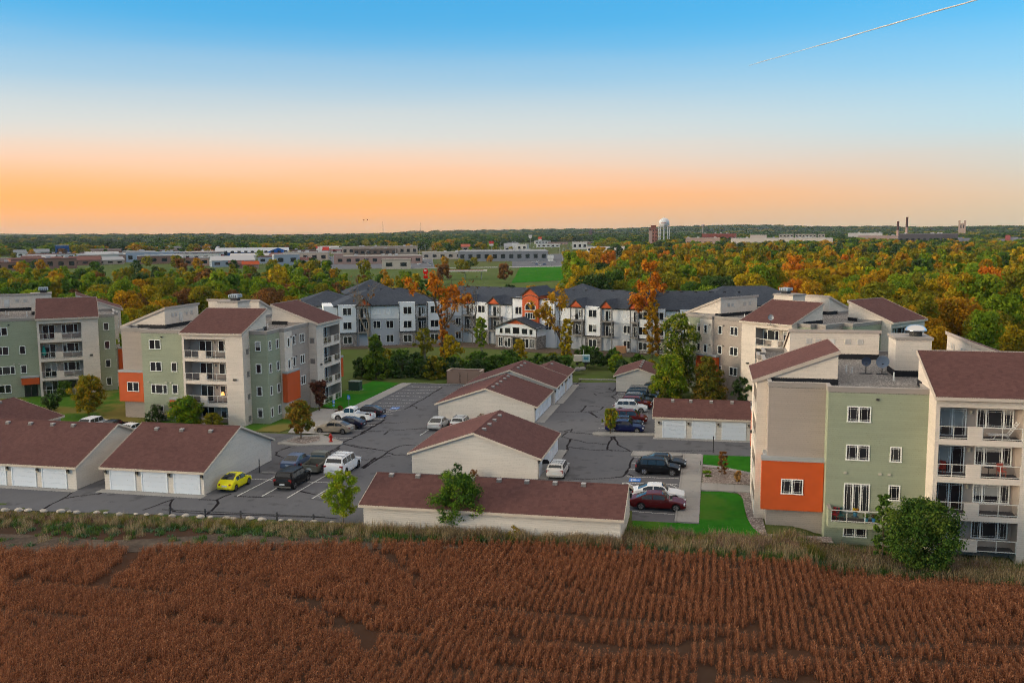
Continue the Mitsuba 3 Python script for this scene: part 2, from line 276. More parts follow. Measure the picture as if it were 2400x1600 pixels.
def wheelchair(x, y, rot, s):
    """The accessible-bay mark: white figure on a blue square."""
    M = place(x, y, 0, rot, s)
    def tr(g): return affinity.affine_transform(g, [M[0, 0], M[0, 1], M[1, 0], M[1, 1], x, y])
    k = spart(lot_key, 'accessible_mark', sheet(tr(sbox(-.62, -.55, .62, .55)), .010, (.03, .16, .55)), 'paint')
    sym = unary_union([LineString([(math.cos(t) * .24 + .02, math.sin(t) * .24 - .14) for t in np.linspace(2.0, 5.9, 16)]).buffer(.05), LineString([(-.02, .26), (0, -.05), (.2, -.05), (.3, -.3), (.4, -.28)]).buffer(.055), P([(-.1, .42), (.06, .42), (.06, .30), (-.1, .30)]).buffer(.02), LineString([(-.02, .1), (.18, .1)]).buffer(.04)])
    spart(k, 'symbol', sheet(tr(sym), .014, (.7, .72, .74)), 'paint')
wheelchair(-7.2, 92.55, -90, 1.05); wheelchair(-44.3, 125.4, -90, 1.1); wheelchair(-44.2, 119.5, -90, 1.0)
TAR = (.022, .022, .026)
def tar(*pts, w=.19):
    out = []
    for a, b in zip(pts[:-1], pts[1:]):
        n = max(2, int(math.hypot(b[0] - a[0], b[1] - a[1]) / 1.2))
        for k in range(n): t = k / n; out.append((a[0] + (b[0] - a[0]) * t + RND.uniform(-.12, .12), a[1] + (b[1] - a[1]) * t + RND.uniform(-.12, .12)))
    out.append(pts[-1])
    g = LineString(out)
    spart(lot_key, 'crack_seal', sheet(unary_union([g.buffer(w * RND.uniform(.42, .6)), *[LineString(out[k:k + 2]).buffer(w * RND.uniform(.5, .85)) for k in range(0, len(out) - 1, 2)]]), .004, TAR), 'matte')
tar((-59.8, 72.1), (-60.6, 76.4), (-61.0, 77.9))
tar((-69.4, 77.9), (-66.3, 77.9), (-62.5, 78.0), (-61.0, 78.0))
tar((-60.1, 75.9), (-59.0, 77.2), (-58.0, 77.6), (-58.2, 78.8))
tar((-50.6, 73.7), (-49.8, 77.5), (-48.9, 75.6), (-47.5, 73.9))
tar((-47.5, 73.9), (-45.7, 73.9), (-44.3, 73.7))
tar((-44.0, 73.7), (-44.5, 76.2), (-45.5, 78.0), (-45.3, 80.1))
tar((-47.2, 77.9), (-45.5, 77.9))
tar((-44.0, 73.7), (-40.3, 74.2), (-37.0, 74.5), (-32.1, 74.7))
tar((-44.3, 79.4), (-43.0, 79.5), (-40.8, 80.1))
tar((-39.1, 82.3), (-36.6, 81.2), (-34.7, 80.5))
tar((-48.4, 99.9), (-48.9, 97.1), (-48.4, 95.9), (-46.3, 94.4))
tar((-42.6, 109.3), (-43.2, 103.2), (-42.7, 100.0), (-43.2, 97.3))
tar((-42.4, 100.5), (-42.4, 98.8), (-43.3, 97.7))
tar((-42.6, 102.4), (-39.7, 100.6), (-38.1, 100.7))
tar((-36.6, 96.6), (-36.4, 92.1))
tar((-43.0, 105.0), (-42.7, 110.2), (-42.9, 116.9))
tar((-41.8, 102.1), (-39.2, 101.0), (-36.4, 99.9))
tar((-36.1, 92.0), (-36.2, 96.7), (-36.1, 101.3), (-35.4, 103.3), (-34.1, 103.3))
tar((-35.9, 99.1), (-35.1, 98.4), (-33.1, 98.6))
tar((-37.8, 95.4), (-36.4, 95.9), (-35.2, 97.8))
tar((-42.4, 110.0), (-39.4, 110.8), (-35.7, 112.8))
tar((-39.7, 108.3), (-39.9, 110.1))
tar((-42.8, 144.3), (-42.5, 135.1), (-42.6, 128.3), (-42.7, 124.9))
tar((-42.4, 127.8), (-41.4, 126.8), (-41.1, 125.7))
tar((-44.0, 120.3), (-42.8, 116.4), (-43.0, 108.9))
tar((-44.6, 113.7), (-41.9, 115.1), (-39.2, 116.1))
tar((-17.8, 114.5), (-17.1, 115.5))
tar((-23.0, 152.7), (-21.5, 154.5))
tar((-22.0, 133.2), (-23.0, 152.7))
tar((-18.3, 114.1), (-16.9, 113.8), (-14.2, 113.4))
tar((-17.1, 114.3), (-17.1, 115.9))
tar((-17.4, 113.7), (-17.7, 111.1))
tar((-17.7, 111.1), (-16.3, 109.9), (-14.2, 108.4), (-11.7, 107.9))
tar((-16.3, 109.9), (-16.4, 107.0), (-16.0, 105.3), (-16.0, 98.5))
tar((-16.0, 105.7), (-13.3, 104.9), (-9.0, 105.0))
tar((-11.1, 112.2), (-11.6, 112.0), (-11.4, 105.5), (-10.8, 104.7))
tar((-11.3, 112.1), (-10.4, 108.1), (-8.7, 104.9))
tar((-8.5, 103.6), (-8.3, 105.0), (-4.4, 105.9), (0.7, 107.0))
tar((-8.2, 101.8), (-8.2, 96.1), (-8.5, 93.6), (-10.4, 92.4), (-13.8, 91.4))
tar((-7.9, 94.7), (-7.5, 93.9))
tar((-17.0, 131.9), (-15.4, 131.8), (-14.1, 131.7))
tar((-15.0, 131.8), (-15.0, 129.1), (-16.5, 127.8))
tar((-16.1, 127.2), (-14.9, 124.0), (-14.4, 123.8))
tar((-14.8, 150.1), (-14.8, 145.2), (-15.6, 146.9), (-15.7, 148.2))
tar((-16.8, 143.0), (-15.7, 144.4), (-14.2, 144.6), (-14.0, 143.5), (-14.5, 140.6), (-13.6, 137.7))
tar((-17.7, 142.8), (-17.0, 140.9))
tar((-23.8, 140.5), (-23.2, 144.0), (-19.3, 148.2))
tar((-21.4, 155.0), (-21.7, 145.2), (-21.8, 132.9))
tar((-21.6, 126.7), (-18.7, 126.7), (-15.3, 127.9))
tar((-17.5, 127.5), (-17.4, 132.0), (-18.1, 132.1))
tar((-16.2, 127.2), (-14.8, 124.0))
# ------------------------------------------------------------------ windows
PANES = [(.010, .012, .016), (.016, .02, .026), (.022, .026, .032), (.03, .034, .036)]
class Face:
    """A wall face: origin o, unit vector r to the right as seen from outside, outward normal n (all in the thing's own frame)."""
    def __init__(s, o, r, n): s.o, s.r, s.n = np.array([*o, 0.0]), np.array([*r, 0.0]), np.array([*n, 0.0])
    def pt(s, a, z, d=0.0): return s.o + s.r * a + s.n * d + np.array([0, 0, z])
    def box(s, mb, a0, a1, z0, z1, d0, d1, c):
        v = [s.pt(a, z, d) for a in (a0, a1) for d in (d0, d1) for z in (z0, z1)]
        mb.flat(v, [(0, 1, 3, 2), (4, 6, 7, 5), (0, 4, 5, 1), (2, 3, 7, 6), (0, 2, 6, 4), (1, 5, 7, 3)], c)
    def quad(s, mb, a0, a1, z0, z1, d, c): mb.poly([s.pt(a0, z0, d), s.pt(a1, z0, d), s.pt(a1, z1, d), s.pt(a0, z1, d)], c)
def window(t, f, a, z, w, h, sashes=2, prairie=False, name='window', c=WHITE, blind=.12, trim=.085, door=False, under=None, arch=False):
    """White frame with its sashes; each pane is a sub-part set back in the frame. sashes: a number or a list of relative widths."""
    ws = np.ones(sashes) if isinstance(sashes, int) else np.array(sashes, float)
    edges = a + w * np.r_[0, np.cumsum(ws / ws.sum())]
    mb = MB(); d1 = .07; e = .055
    f.box(mb, a - trim, a + w + trim, z + h, z + h + trim, -.02, d1, c); f.box(mb, a - trim - .03, a + w + trim + .03, z - trim, z, -.02, d1 + .03, c)
    f.box(mb, a - trim, a, z, z + h, -.02, d1, c); f.box(mb, a + w, a + w + trim, z, z + h, -.02, d1, c)
    for x in edges[1:-1]: f.box(mb, x - e, x + e, z, z + h, -.02, d1 - .01, c)
    if prairie:
        for x0, x1 in zip(edges[:-1], edges[1:]):
            x0, x1 = x0 + e, x1 - e
            for q in (x0 + .11, x1 - .11): f.box(mb, q - .011, q + .011, z, z + h, .022, .034, c)
            for q in ([z + h - .13] if door else [z + .13, z + h - .13]): f.box(mb, x0, x1, q - .011, q + .011, .022, .036, c)
    k = t.part(name, mb, 'paint', under)
    for x0, x1 in zip(edges[:-1], edges[1:]):
        pb = MB(); col = RND.choice(PANES)
        f.quad(pb, x0, x1, z, z + h, .012, col); sub = k if under is None else None
        if sub: t.part('pane', pb, 'pane_glass', k)
        else: t.part('pane', pb, 'pane_glass', under)
        if RND.random() < blind:
            bb = MB(); f.quad(bb, x0 + .03, x1 - .03, z + h * RND.choice([.35, .6, .75]), z + h, .016, (.32, .32, .31))
            t.part('blind', bb, 'paint', k if sub else under)
    return k
# ------------------------------------------------------------------ four-storey apartment block
CAP, BLACK, CREAMV, TAUPEV, GREENV = (.30, .265, .245), (.012, .012, .016), CREAM, TAUPE, GREEN
FL = [0.0, 2.92, 5.93, 8.92]
TOPS = [2.47, 5.47, 8.45, 11.42]
def apartment(M, label, gl=7.0, gy=1.5, tl=11.0, ty=3.0, wy=6.7, orange=(2.3, 6.35, .5), sides='SEWN', near=False, extra=None, door=(.6, 2.5), win=(3.4, 5.9), zb=-1.3, rail=True, entry=True):
    t = Thing('apartment_building', label, 'apartment building', M)
    cx, cy, CX, CY = -.25, 14.8, -.5, 29.6
    R180 = lambda p: (CX - p[0], CY - p[1])
    Z = 11.92
    def block(x0, x1, y0, y1, mat, z1=Z, z0=zb, name='wall', rot=False):
        if rot: x0, x1, y0, y1 = CX - x1, CX - x0, CY - y1, CY - y0
        flats.append(sbox(x0, y0, x1, y1)); return t.part(name, MB().box(x0, x1, y0, y1, z0, z1, (.5, .5, .5)), mat)
    flats = []
    # flat-roofed blocks of the south and east sides, and the same turned round for north and west
    for rot in (False, True):
        block(-gl, .05, gy, 9, 'green_siding', rot=rot)
        block(-tl, -gl + .01, ty, 9.5, 'taupe_siding', rot=rot)
        block(8.65, 11.2, 1.9, 5.6, 'green_siding', rot=rot)
        block(8.6, 11.9, 5.58, 7.9, 'cream_siding', rot=rot)
        block(8.5, 11.5, 7.88, 14.25, 'taupe_siding', rot=rot)
        block(5, 11.6, 22.7, 25, 'green_siding', rot=rot)
    block(-9, 8.6, 5, 24.6, 'cream_siding')
    wings = {'S': (0.0, 8.7, 0.0, 6.8), 'E': (5.9, 12.7, 14.2, 22.9), 'N': (-9.2, -.5, 22.8, 29.6), 'W': (-13.2, -6.6, wy, wy + 8.7)}
    foot = unary_union([sbox(w[0], w[2], w[1], w[3]) for w in wings.values()])
    flat = unary_union(flats).buffer(.01).difference(foot)
    t.part('flat_roof', MB().prism(flat.buffer(-.02), Z - .2, 12.0, (.4, .4, .4)), 'roof_gravel')
    ring = unary_union(flats).buffer(.045, join_style=2).difference(unary_union(flats).buffer(-.22, join_style=2)).difference(foot)
    for g_ in getattr(ring, 'geoms', [ring]): t.part('parapet', MB().prism(g_, 11.96, 12.36, CAP), 'paint')
    ring2 = unary_union(flats).buffer(.075, join_style=2).difference(unary_union(flats).buffer(-.26, join_style=2)).difference(foot)
    for g_ in getattr(ring2, 'geoms', [ring2]): t.part('parapet_cap', MB().prism(g_, 12.36, 12.41, (.36, .33, .31)), 'paint')
    # wings with their single-pitch roofs; the high walls face the middle of the pinwheel
    LO, HI = 12.25, 14.75
    def wing(side):
        x0, x1, y0, y1 = wings[side]
        o, r, n = {'S': ((x0, y0), (1, 0), (0, -1)), 'E': ((x1, y0), (0, 1), (1, 0)), 'N': ((x1, y1), (-1, 0), (0, 1)), 'W': ((x0, y1), (0, -1), (-1, 0))}[side]
        f = Face(o, r, n); L, D = 8.7, (6.8 if side in 'SNE' else 6.6); mir = side in 'EW'
        rec = 1.55
        a0, a1 = (.3, 6.25) if not mir else (2.5, 8.42)
        def bx(mb, p0, p1, z0, z1, q0, q1): f.box(mb, p0, p1, z0, z1, -q1, -q0, (.5, .5, .5))
        # body behind the balconies, with sloping top
        def zr(d): return LO + (HI - LO) * d / D
        def sloped(p0, p1, d0, d1, z0):
            m = MB(); q = [(p0, d0), (p1, d0), (p1, d1), (p0, d1)]
            v = [f.pt(a, z0, -d) for a, d in q] + [f.pt(a, zr(d), -d) for a, d in q]
            return m.flat(v, [(0, 3, 2, 1), (4, 5, 6, 7), (0, 1, 5, 4), (1, 2, 6, 5), (2, 3, 7, 6), (3, 0, 4, 7)], (.5, .5, .5))
        t.part('wall', sloped(0, L, rec, D, zb), 'cream_siding')
        front = MB()
        for p0, p1 in ((0, a0), (a1, L)):
            m = sloped(p0, p1, 0, rec, zb); front.add(*m.done())
        m = sloped(a0, a1, 0, rec, TOPS[3]); front.add(*m.done())
        for k in range(1, 4): bx(front, a0, a1, TOPS[k - 1], FL[k], 0, rec)
        t.part('front_wall', front, 'cream_siding')
        # roof
        oh = .14; rb = MB()
        q = [(-oh, -.35), (L + oh, -.35), (L + oh, D + .12), (-oh, D + .12)]
        th = .13
        v = [f.pt(a, zr(d) + .03, -d) for a, d in q] + [f.pt(a, zr(d) + .03 + th, -d) for a, d in q]
        rb.flat(v, [(4, 5, 6, 7), (0, 3, 2, 1), (0, 1, 5, 4), (1, 2, 6, 5), (2, 3, 7, 6), (3, 0, 4, 7)], (.5, .5, .5))
        t.part('roof', rb, 'brown_shingle')
        fb = MB()
        for p0, p1 in ((-oh - .04, -oh), (L + oh, L + oh + .04)):
            v = [f.pt(a, zr(d) + zz, -d) for a in (p0, p1) for d in (-.37, D + .14) for zz in (-.14, .2)]
            fb.flat(v, [(0, 1, 3, 2), (4, 6, 7, 5), (0, 4, 5, 1), (2, 3, 7, 6), (0, 2, 6, 4), (1, 5, 7, 3)], (.46, .39, .34))
        f.box(fb, -oh - .04, L + oh + .04, zr(-.37) - .12, zr(-.37) + .14, .37, .41, (.52, .45, .39))
        f.box(fb, -oh - .04, L + oh + .04, HI - .05, HI + .27, -D - .17, -D - .13, (.40, .34, .31))
        t.part('fascia', fb, 'paint')
        # louvres on the high wall
        hf = Face(f.pt(L, 0, -D)[:2], (-np.array(r)).tolist(), (-np.array(n)).tolist())
        vb = MB()
        for a in (1.6, 2.5, 5.4, 6.6):
            vb = MB(); hf.box(vb, a, a + .55, 13.5, 14.05, .004, .05, (.54, .50, .47)); hf.box(vb, a + .06, a + .49, 13.56, 13.99, .05, .056, (.44, .41, .39)); t.part('roof_vent', vb, 'paint')
        if side in 'NW': vb = MB(); hf.box(vb, 3.6, 4.4, 12.75, 14.0, .004, .06, (.58, .57, .56)); t.part('roof_door', vb, 'paint')
        # inside of the balconies
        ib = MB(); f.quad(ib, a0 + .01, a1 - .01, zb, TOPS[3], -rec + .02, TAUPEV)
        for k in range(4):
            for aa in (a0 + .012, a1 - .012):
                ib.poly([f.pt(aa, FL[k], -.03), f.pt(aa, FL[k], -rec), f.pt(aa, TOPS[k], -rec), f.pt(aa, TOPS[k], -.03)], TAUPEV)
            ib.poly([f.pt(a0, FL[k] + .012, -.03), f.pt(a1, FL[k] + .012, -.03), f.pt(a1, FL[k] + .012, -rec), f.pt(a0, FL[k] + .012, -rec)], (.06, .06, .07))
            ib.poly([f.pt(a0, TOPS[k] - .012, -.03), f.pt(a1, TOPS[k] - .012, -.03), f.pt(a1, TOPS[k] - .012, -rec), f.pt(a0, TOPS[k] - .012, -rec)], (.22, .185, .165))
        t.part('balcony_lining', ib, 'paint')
        g = Face(f.pt(a0 if not mir else 0, 0, -rec + .02)[:2], r, n); span = a1 - a0
        W = a1 - a0
        for k in range(4):
            def m_(a, w): return a if not mir else 8.7 - a - w          # mirrored wings
            g2 = Face(f.pt(0, 0, -rec + .02)[:2], r, n)
            window(t, g2, m_(door[0], door[1] - door[0]), FL[k] + .05, door[1] - door[0], 2.05, 2, near, 'patio_door', blind=.25, door=True, trim=.07)
            wa = m_(win[0], win[1] - win[0])
            window(t, g2, wa, FL[k] + .75, win[1] - win[0], 1.35, [.8, 1.7, .8] if win[1] - win[0] > 1.8 else 2, near, blind=.2)
            lb = MB(); g2.box(lb, m_(door[1] + .3, .16), m_(door[1] + .3, .16) + .16, FL[k] + 1.75, FL[k] + 2.05, 0, .14, (.5, .45, .35)); t.part('wall_light', lb, 'paint')
            if not rail: continue
            pz = FL[k]; rbm = MB(); pan = MB(); gl_ = MB()
            p0, p1 = m_(2.4, 1.0), m_(2.4, 1.0) + 1.0
            f.box(pan, p0, p1, pz - .02, pz + 1.02, -.10, .015, CREAMV)
            t.part('balcony_panel', pan, 'cream_siding')
            for q0, q1 in ((a0, p0), (p1, a1)):
                if q1 - q0 < .3: continue
                f.box(rbm, q0, q1, pz + .96, pz + 1.01, -.07, -.02, (.66, .64, .60)); f.box(rbm, q0, q1, pz + .08, pz + .13, -.07, -.02, (.62, .60, .56))
                for xx in (q0 + .03, (q0 + q1) / 2, q1 - .03): f.box(rbm, xx - .025, xx + .025, pz, pz + .97, -.065, -.025, (.64, .62, .58))
                f.quad(gl_, q0 + .02, q1 - .02, pz + .13, pz + .96, -.045, (.5, .5, .5))
            t.part('balcony_rail', rbm, 'paint'); t.part('balcony_glass', gl_, 'rail_glass')
        wl = MB(); mid = (a1 + L) / 2 if not mir else a0 / 2
        f.box(wl, mid - .22, mid + .22, 6.05, 6.28, .0, .18, (.05, .05, .05)); t.part('wall_light', wl, 'paint')
        return f
    for s in 'SEWN':
        f = wing(s)
    # black flashing where the flat roof meets the wing walls
    fl = foot.buffer(.05, join_style=2).difference(foot.buffer(-.2, join_style=2)).intersection(unary_union(flats).buffer(-.26))
    for g_ in getattr(fl, 'geoms', [fl]): t.part('flashing', MB().prism(g_, 11.99, 12.52, BLACK), 'paint')
    # lift tower with its hood vent
    tx0, tx1, ty0, ty1 = -1.0, 2.0, 11.5, 15.0
    t.part('lift_tower', MB().box(tx0, tx1, ty0, ty1, 11.9, 15.3, (.5, .5, .5)), 'cream_siding')
    t.part('tower_cap', MB().box(tx0 - .12, tx1 + .12, ty0 - .12, ty1 + .12, 15.3, 15.55, CAP), 'paint')
    t.part('flashing', MB().box(tx0 - .05, tx1 + .05, ty0 - .05, ty1 + .05, 12.0, 12.55, BLACK), 'paint')
    hood = MB(); hx, hy = .9, 12.9
    if near:
        hood.cyl(hx, hy, 15.55, 15.95, .55, (.05, .05, .05), 16)
        hm = trimesh.creation.revolve(np.array([(.02, 15.96), (.95, 16.0), (.93, 16.12), (.78, 16.34), (.5, 16.5), (.02, 16.56)]), sections=28); hm.apply_translation([hx, hy, 0])
        t.part('vent_base', hood, 'paint'); t.part('vent_hood', MB().add(np.asarray(hm.vertices), hm.faces, (.75, .76, .78)), 'metal', smooth=True)
    else:
        hood.box(hx - .5, hx + .5, hy - .5, hy + .5, 15.55, 16.0, (.03, .03, .035)); t.part('vent_base', hood, 'paint')
        lv = MB(); lv.box(hx - .72, hx + .72, hy - .72, hy + .72, 16.38, 16.46, (.30, .36, .42))
        for q in np.linspace(-.62, .62, 5):
            for a, b in ((q, -.7), (q, .7)): lv.box(hx + a - .07, hx + a + .07, hy + b - .03, hy + b + .03, 16.0, 16.38, (.45, .52, .58))
            for a, b in ((-.7, q), (.7, q)): lv.box(hx + a - .03, hx + a + .03, hy + b - .07, hy + b + .07, 16.0, 16.38, (.45, .52, .58))
        lv.box(hx - .6, hx + .6, hy - .6, hy + .6, 16.0, 16.38, (.05, .07, .09)); t.part('louvred_vent', lv, 'gloss')
    # pipes on the flat roof
    for x, y, h in ((-4.9, 13.2, .75), (-4.5, 12.7, .6), (-1.6, 8.6, .8), (3.5, 19, .7), (7.2, 10.2, .6)):
        t.part('vent_pipe', MB().cyl(x, y, 12.0, 12.0 + h, .07, (.75, .75, .74), 8), 'paint')
    # windows of the green and taupe blocks
    S = Face((0, gy), (1, 0), (0, -1)); heads = [z + 2.05 for z in FL]
    def wn(f, a, k, w, h=1.12, s=1, dz=0.0, name='window'): window(t, f, a, heads[k] - h + dz, w, h, s, near, name)
    def tf(f): return Face(R180(f.o), -f.r[:2], -f.n[:2])
    (extra or side_windows)(t, S, wn, gl, tl, ty, near)
    E = Face((11.2, 1.9), (0, 1), (1, 0)); E2 = Face((11.9, 5.58), (0, 1), (1, 0)); E3 = Face((11.5, 7.9), (0, 1), (1, 0)); S2 = Face((8.7, 1.9), (1, 0), (0, -1)); EN = Face((11.6, 22.9), (0, 1), (1, 0))
    for rot in (False, True):
        q = tf if rot else (lambda f: f)
        for k in range(4):
            wn(q(S2), .9, k, .62); wn(q(E), .5, k, .5)
            wn(q(E), 2.6, k, .62)
            if k > 1: wn(q(E2), .9, k, .5)
            if k: wn(q(E3), 1.0, k, .62)
            if k: wn(q(E3), 3.3, k, .7 if rot else 1.3, s=1 if rot else 2)
            wn(q(EN), .7, k, .62)
        if rot: wn(q(S), -5.4, 3, 1.6, s=2); wn(q(S), -5.4, 2, 1.6, s=2); wn(q(S), -5.4, 1, 1.6, s=2)
    # orange bays
    oz0, oz1, od = orange
    def bay(f, a0, a1, z0, z1, d, wnd=True, back=0.3):
        mb = MB(); f.box(mb, a0, a1, z0, z1, -back, d, (.5, .5, .5)); k = t.part('orange_bay', mb, 'orange_panel')
        cp = MB(); f.box(cp, a0 - .05, a1 + .05, z1, z1 + .28, -back, d + .05, (.33, .34, .35)); t.part('bay_cap', cp, 'paint', k)
        if wnd: window(t, Face(f.pt(0, 0, d)[:2], f.r[:2], f.n[:2]), (a0 + a1) / 2 - .82, z0 + 1.5, 1.62, 1.15, 2, near)
    T_ = Face((-tl, ty), (1, 0), (0, -1))
    bay(T_, -.45, tl - gl - .05, oz0, oz1, od)
    for q in ((lambda f: f), tf): bay(q(E2), -.35, 3.6, 2.35, 6.3, .42, False)
    for q in ((lambda f: f), tf): bay(q(EN), .15, 2.5, 2.9, 5.9, .45, False)
    bay(tf(T_), -.45, tl - gl - .05, 2.3, 6.35, .5)
    if entry:       # entrance with its orange canopy beside the wing
        mb = MB(); S.box(mb, -2.6, -.1, 2.05, 3.1, -.2, .9, (.5, .5, .5)); k = t.part('entrance_canopy', mb, 'orange_panel')
        mb = MB(); S.box(mb, -2.65, -.06, 3.1, 3.34, -.2, .95, (.33, .34, .35)); t.part('canopy_cap', mb, 'paint', k)
        window(t, S, -2.2, .05, 1.7, 1.95, 2, False, 'entrance_door', c=(.06, .05, .045), blind=0)
    # small wall vents
    vb = MB()
    for a, z in ((-4.0, 11.35), (-6.3, 5.2), (-3.6, 5.2), (-2.9, 5.2)): S.box(vb, a, a + .22, z, z + .16, .003, .14, (.45, .42, .36) if z < 6 else (.03, .03, .03))
    for f in (E2, E3):
        for z in (11.0, 8.0): f.box(vb, 1.9, 2.08, z, z + .16, .003, .12, (.06, .05, .05))
    t.part('wall_vent', vb, 'paint')
    lv = MB()
    R = Face((8.7, 0), (0, 1), (1, 0))
    for k in range(4): R.box(lv, .9, 1.55, FL[k] + .5, FL[k] + 1.2, .003, .05, (.21, .19, .18))
    R2 = Face((11.5, 14.2), (1, 0), (0, -1))
    for k in range(1, 4): R2.box(lv, .2, .85, FL[k] + .5, FL[k] + 1.2, .003, .05, (.21, .19, .18))
    t.part('wall_louvre', lv, 'paint')
    return t
def side_windows(t, S, wn, gl, tl, ty, near):
    for k in range(4): wn(S, -5.72, k, 1.55 if k != 1 else 2.25, s=2 if k != 1 else [.8, 1.5, .8], dz=0 if k != 1 else -.05)
    for k in (1, 2): wn(S, -2.55, k, .68)
def near_windows(t, S, wn, gl, tl, ty, near):
    window(t, S, -6.1, 9.6, 1.66, 1.14, 2, True); window(t, S, -6.1, 6.42, 1.66, 1.14, 2, True); window(t, S, -2.7, 6.4, .72, 1.12, 1, True); window(t, S, -2.7, 3.2, .72, 1.12, 1, True)
    window(t, S, -6.15, 1.62 + .45, 1.85, 2.25, 3, True, 'patio_door', door=True); window(t, S, -6.1, -.05, 1.66, .95, 2, True)
    # balcony of the green face
    z0, x0, x1, d = .95, -7.55, -3.0, 1.25
    mb = MB(); S.box(mb, x0, x1, z0, z0 + .5, 0, d, (.5, .5, .5)); k = t.part('balcony', mb, 'green_siding')
    fl = MB(); S.box(fl, x0 + .1, x1 - .1, z0 + .5, z0 + .52, 0, d - .06, (.05, .05, .06)); t.part('balcony_floor', fl, 'paint', k)
    sd = MB(); S.box(sd, x0, x0 + .22, z0 + .5, z0 + 1.55, 0, d, (.5, .5, .5)); S.box(sd, x1 - .3, x1, z0 + .5, z0 + 1.55, 0, d, (.5, .5, .5)); t.part('side_panel', sd, 'green_siding', k)
    sc = MB(); S.box(sc, x0 - .03, x0 + .25, z0 + 1.55, z0 + 1.6, 0, d + .03, CAP); S.box(sc, x1 - .33, x1 + .03, z0 + 1.55, z0 + 1.6, 0, d + .03, CAP); t.part('panel_cap', sc, 'paint', k)
    r = MB()
    S.box(r, x0 + .22, x1 - .3, z0 + 1.45, z0 + 1.5, d - .08, d - .02, (.66, .64, .6)); S.box(r, x0 + .22, x1 - .3, z0 + .56, z0 + .61, d - .08, d - .02, (.66, .64, .6))
    for q in (x0 + .25, -6.1, -4.7, x1 - .34): S.box(r, q - .025, q + .025, z0 + .5, z0 + 1.46, d - .075, d - .025, (.64, .62, .58))
    t.part('balcony_rail', r, 'paint', k); g = MB(); S.quad(g, x0 + .24, x1 - .32, z0 + .61, z0 + 1.45, d - .05, (.5, .5, .5)); t.part('balcony_glass', g, 'rail_glass', k)
apartment(place(-68.1, 109.6), 'cream and sage green four-storey apartment block with brown sloped roofs, left of the car park', orange=(2.3, 6.35, .5), door=(1.7, 3.4), win=(4.5, 6.05))
apartment(place(17.25, 76.1), 'near apartment block on the right with green front, orange bay and gravel flat roof', gl=7.68, gy=2.45, tl=12.3, ty=4.1, wy=5.7, orange=(1.5, 5.75, .55), near=True, extra=near_windows, entry=False)
apartment(place(-102.2, 124.55, rot=37.34), 'apartment block at the far left edge with green walls and recessed balconies', gy=.9, ty=2.4, door=(.8, 2.4), win=(3.5, 5.7))
ca = math.radians(-131); ox, oy = 4.46, 137.3
apartment(place(ox - (math.cos(ca) * 12.7 - math.sin(ca) * 14.2), oy - (math.sin(ca) * 12.7 + math.cos(ca) * 14.2), rot=-131), 'far right apartment block behind the near one, peach walls, half hidden orange bay', entry=False)
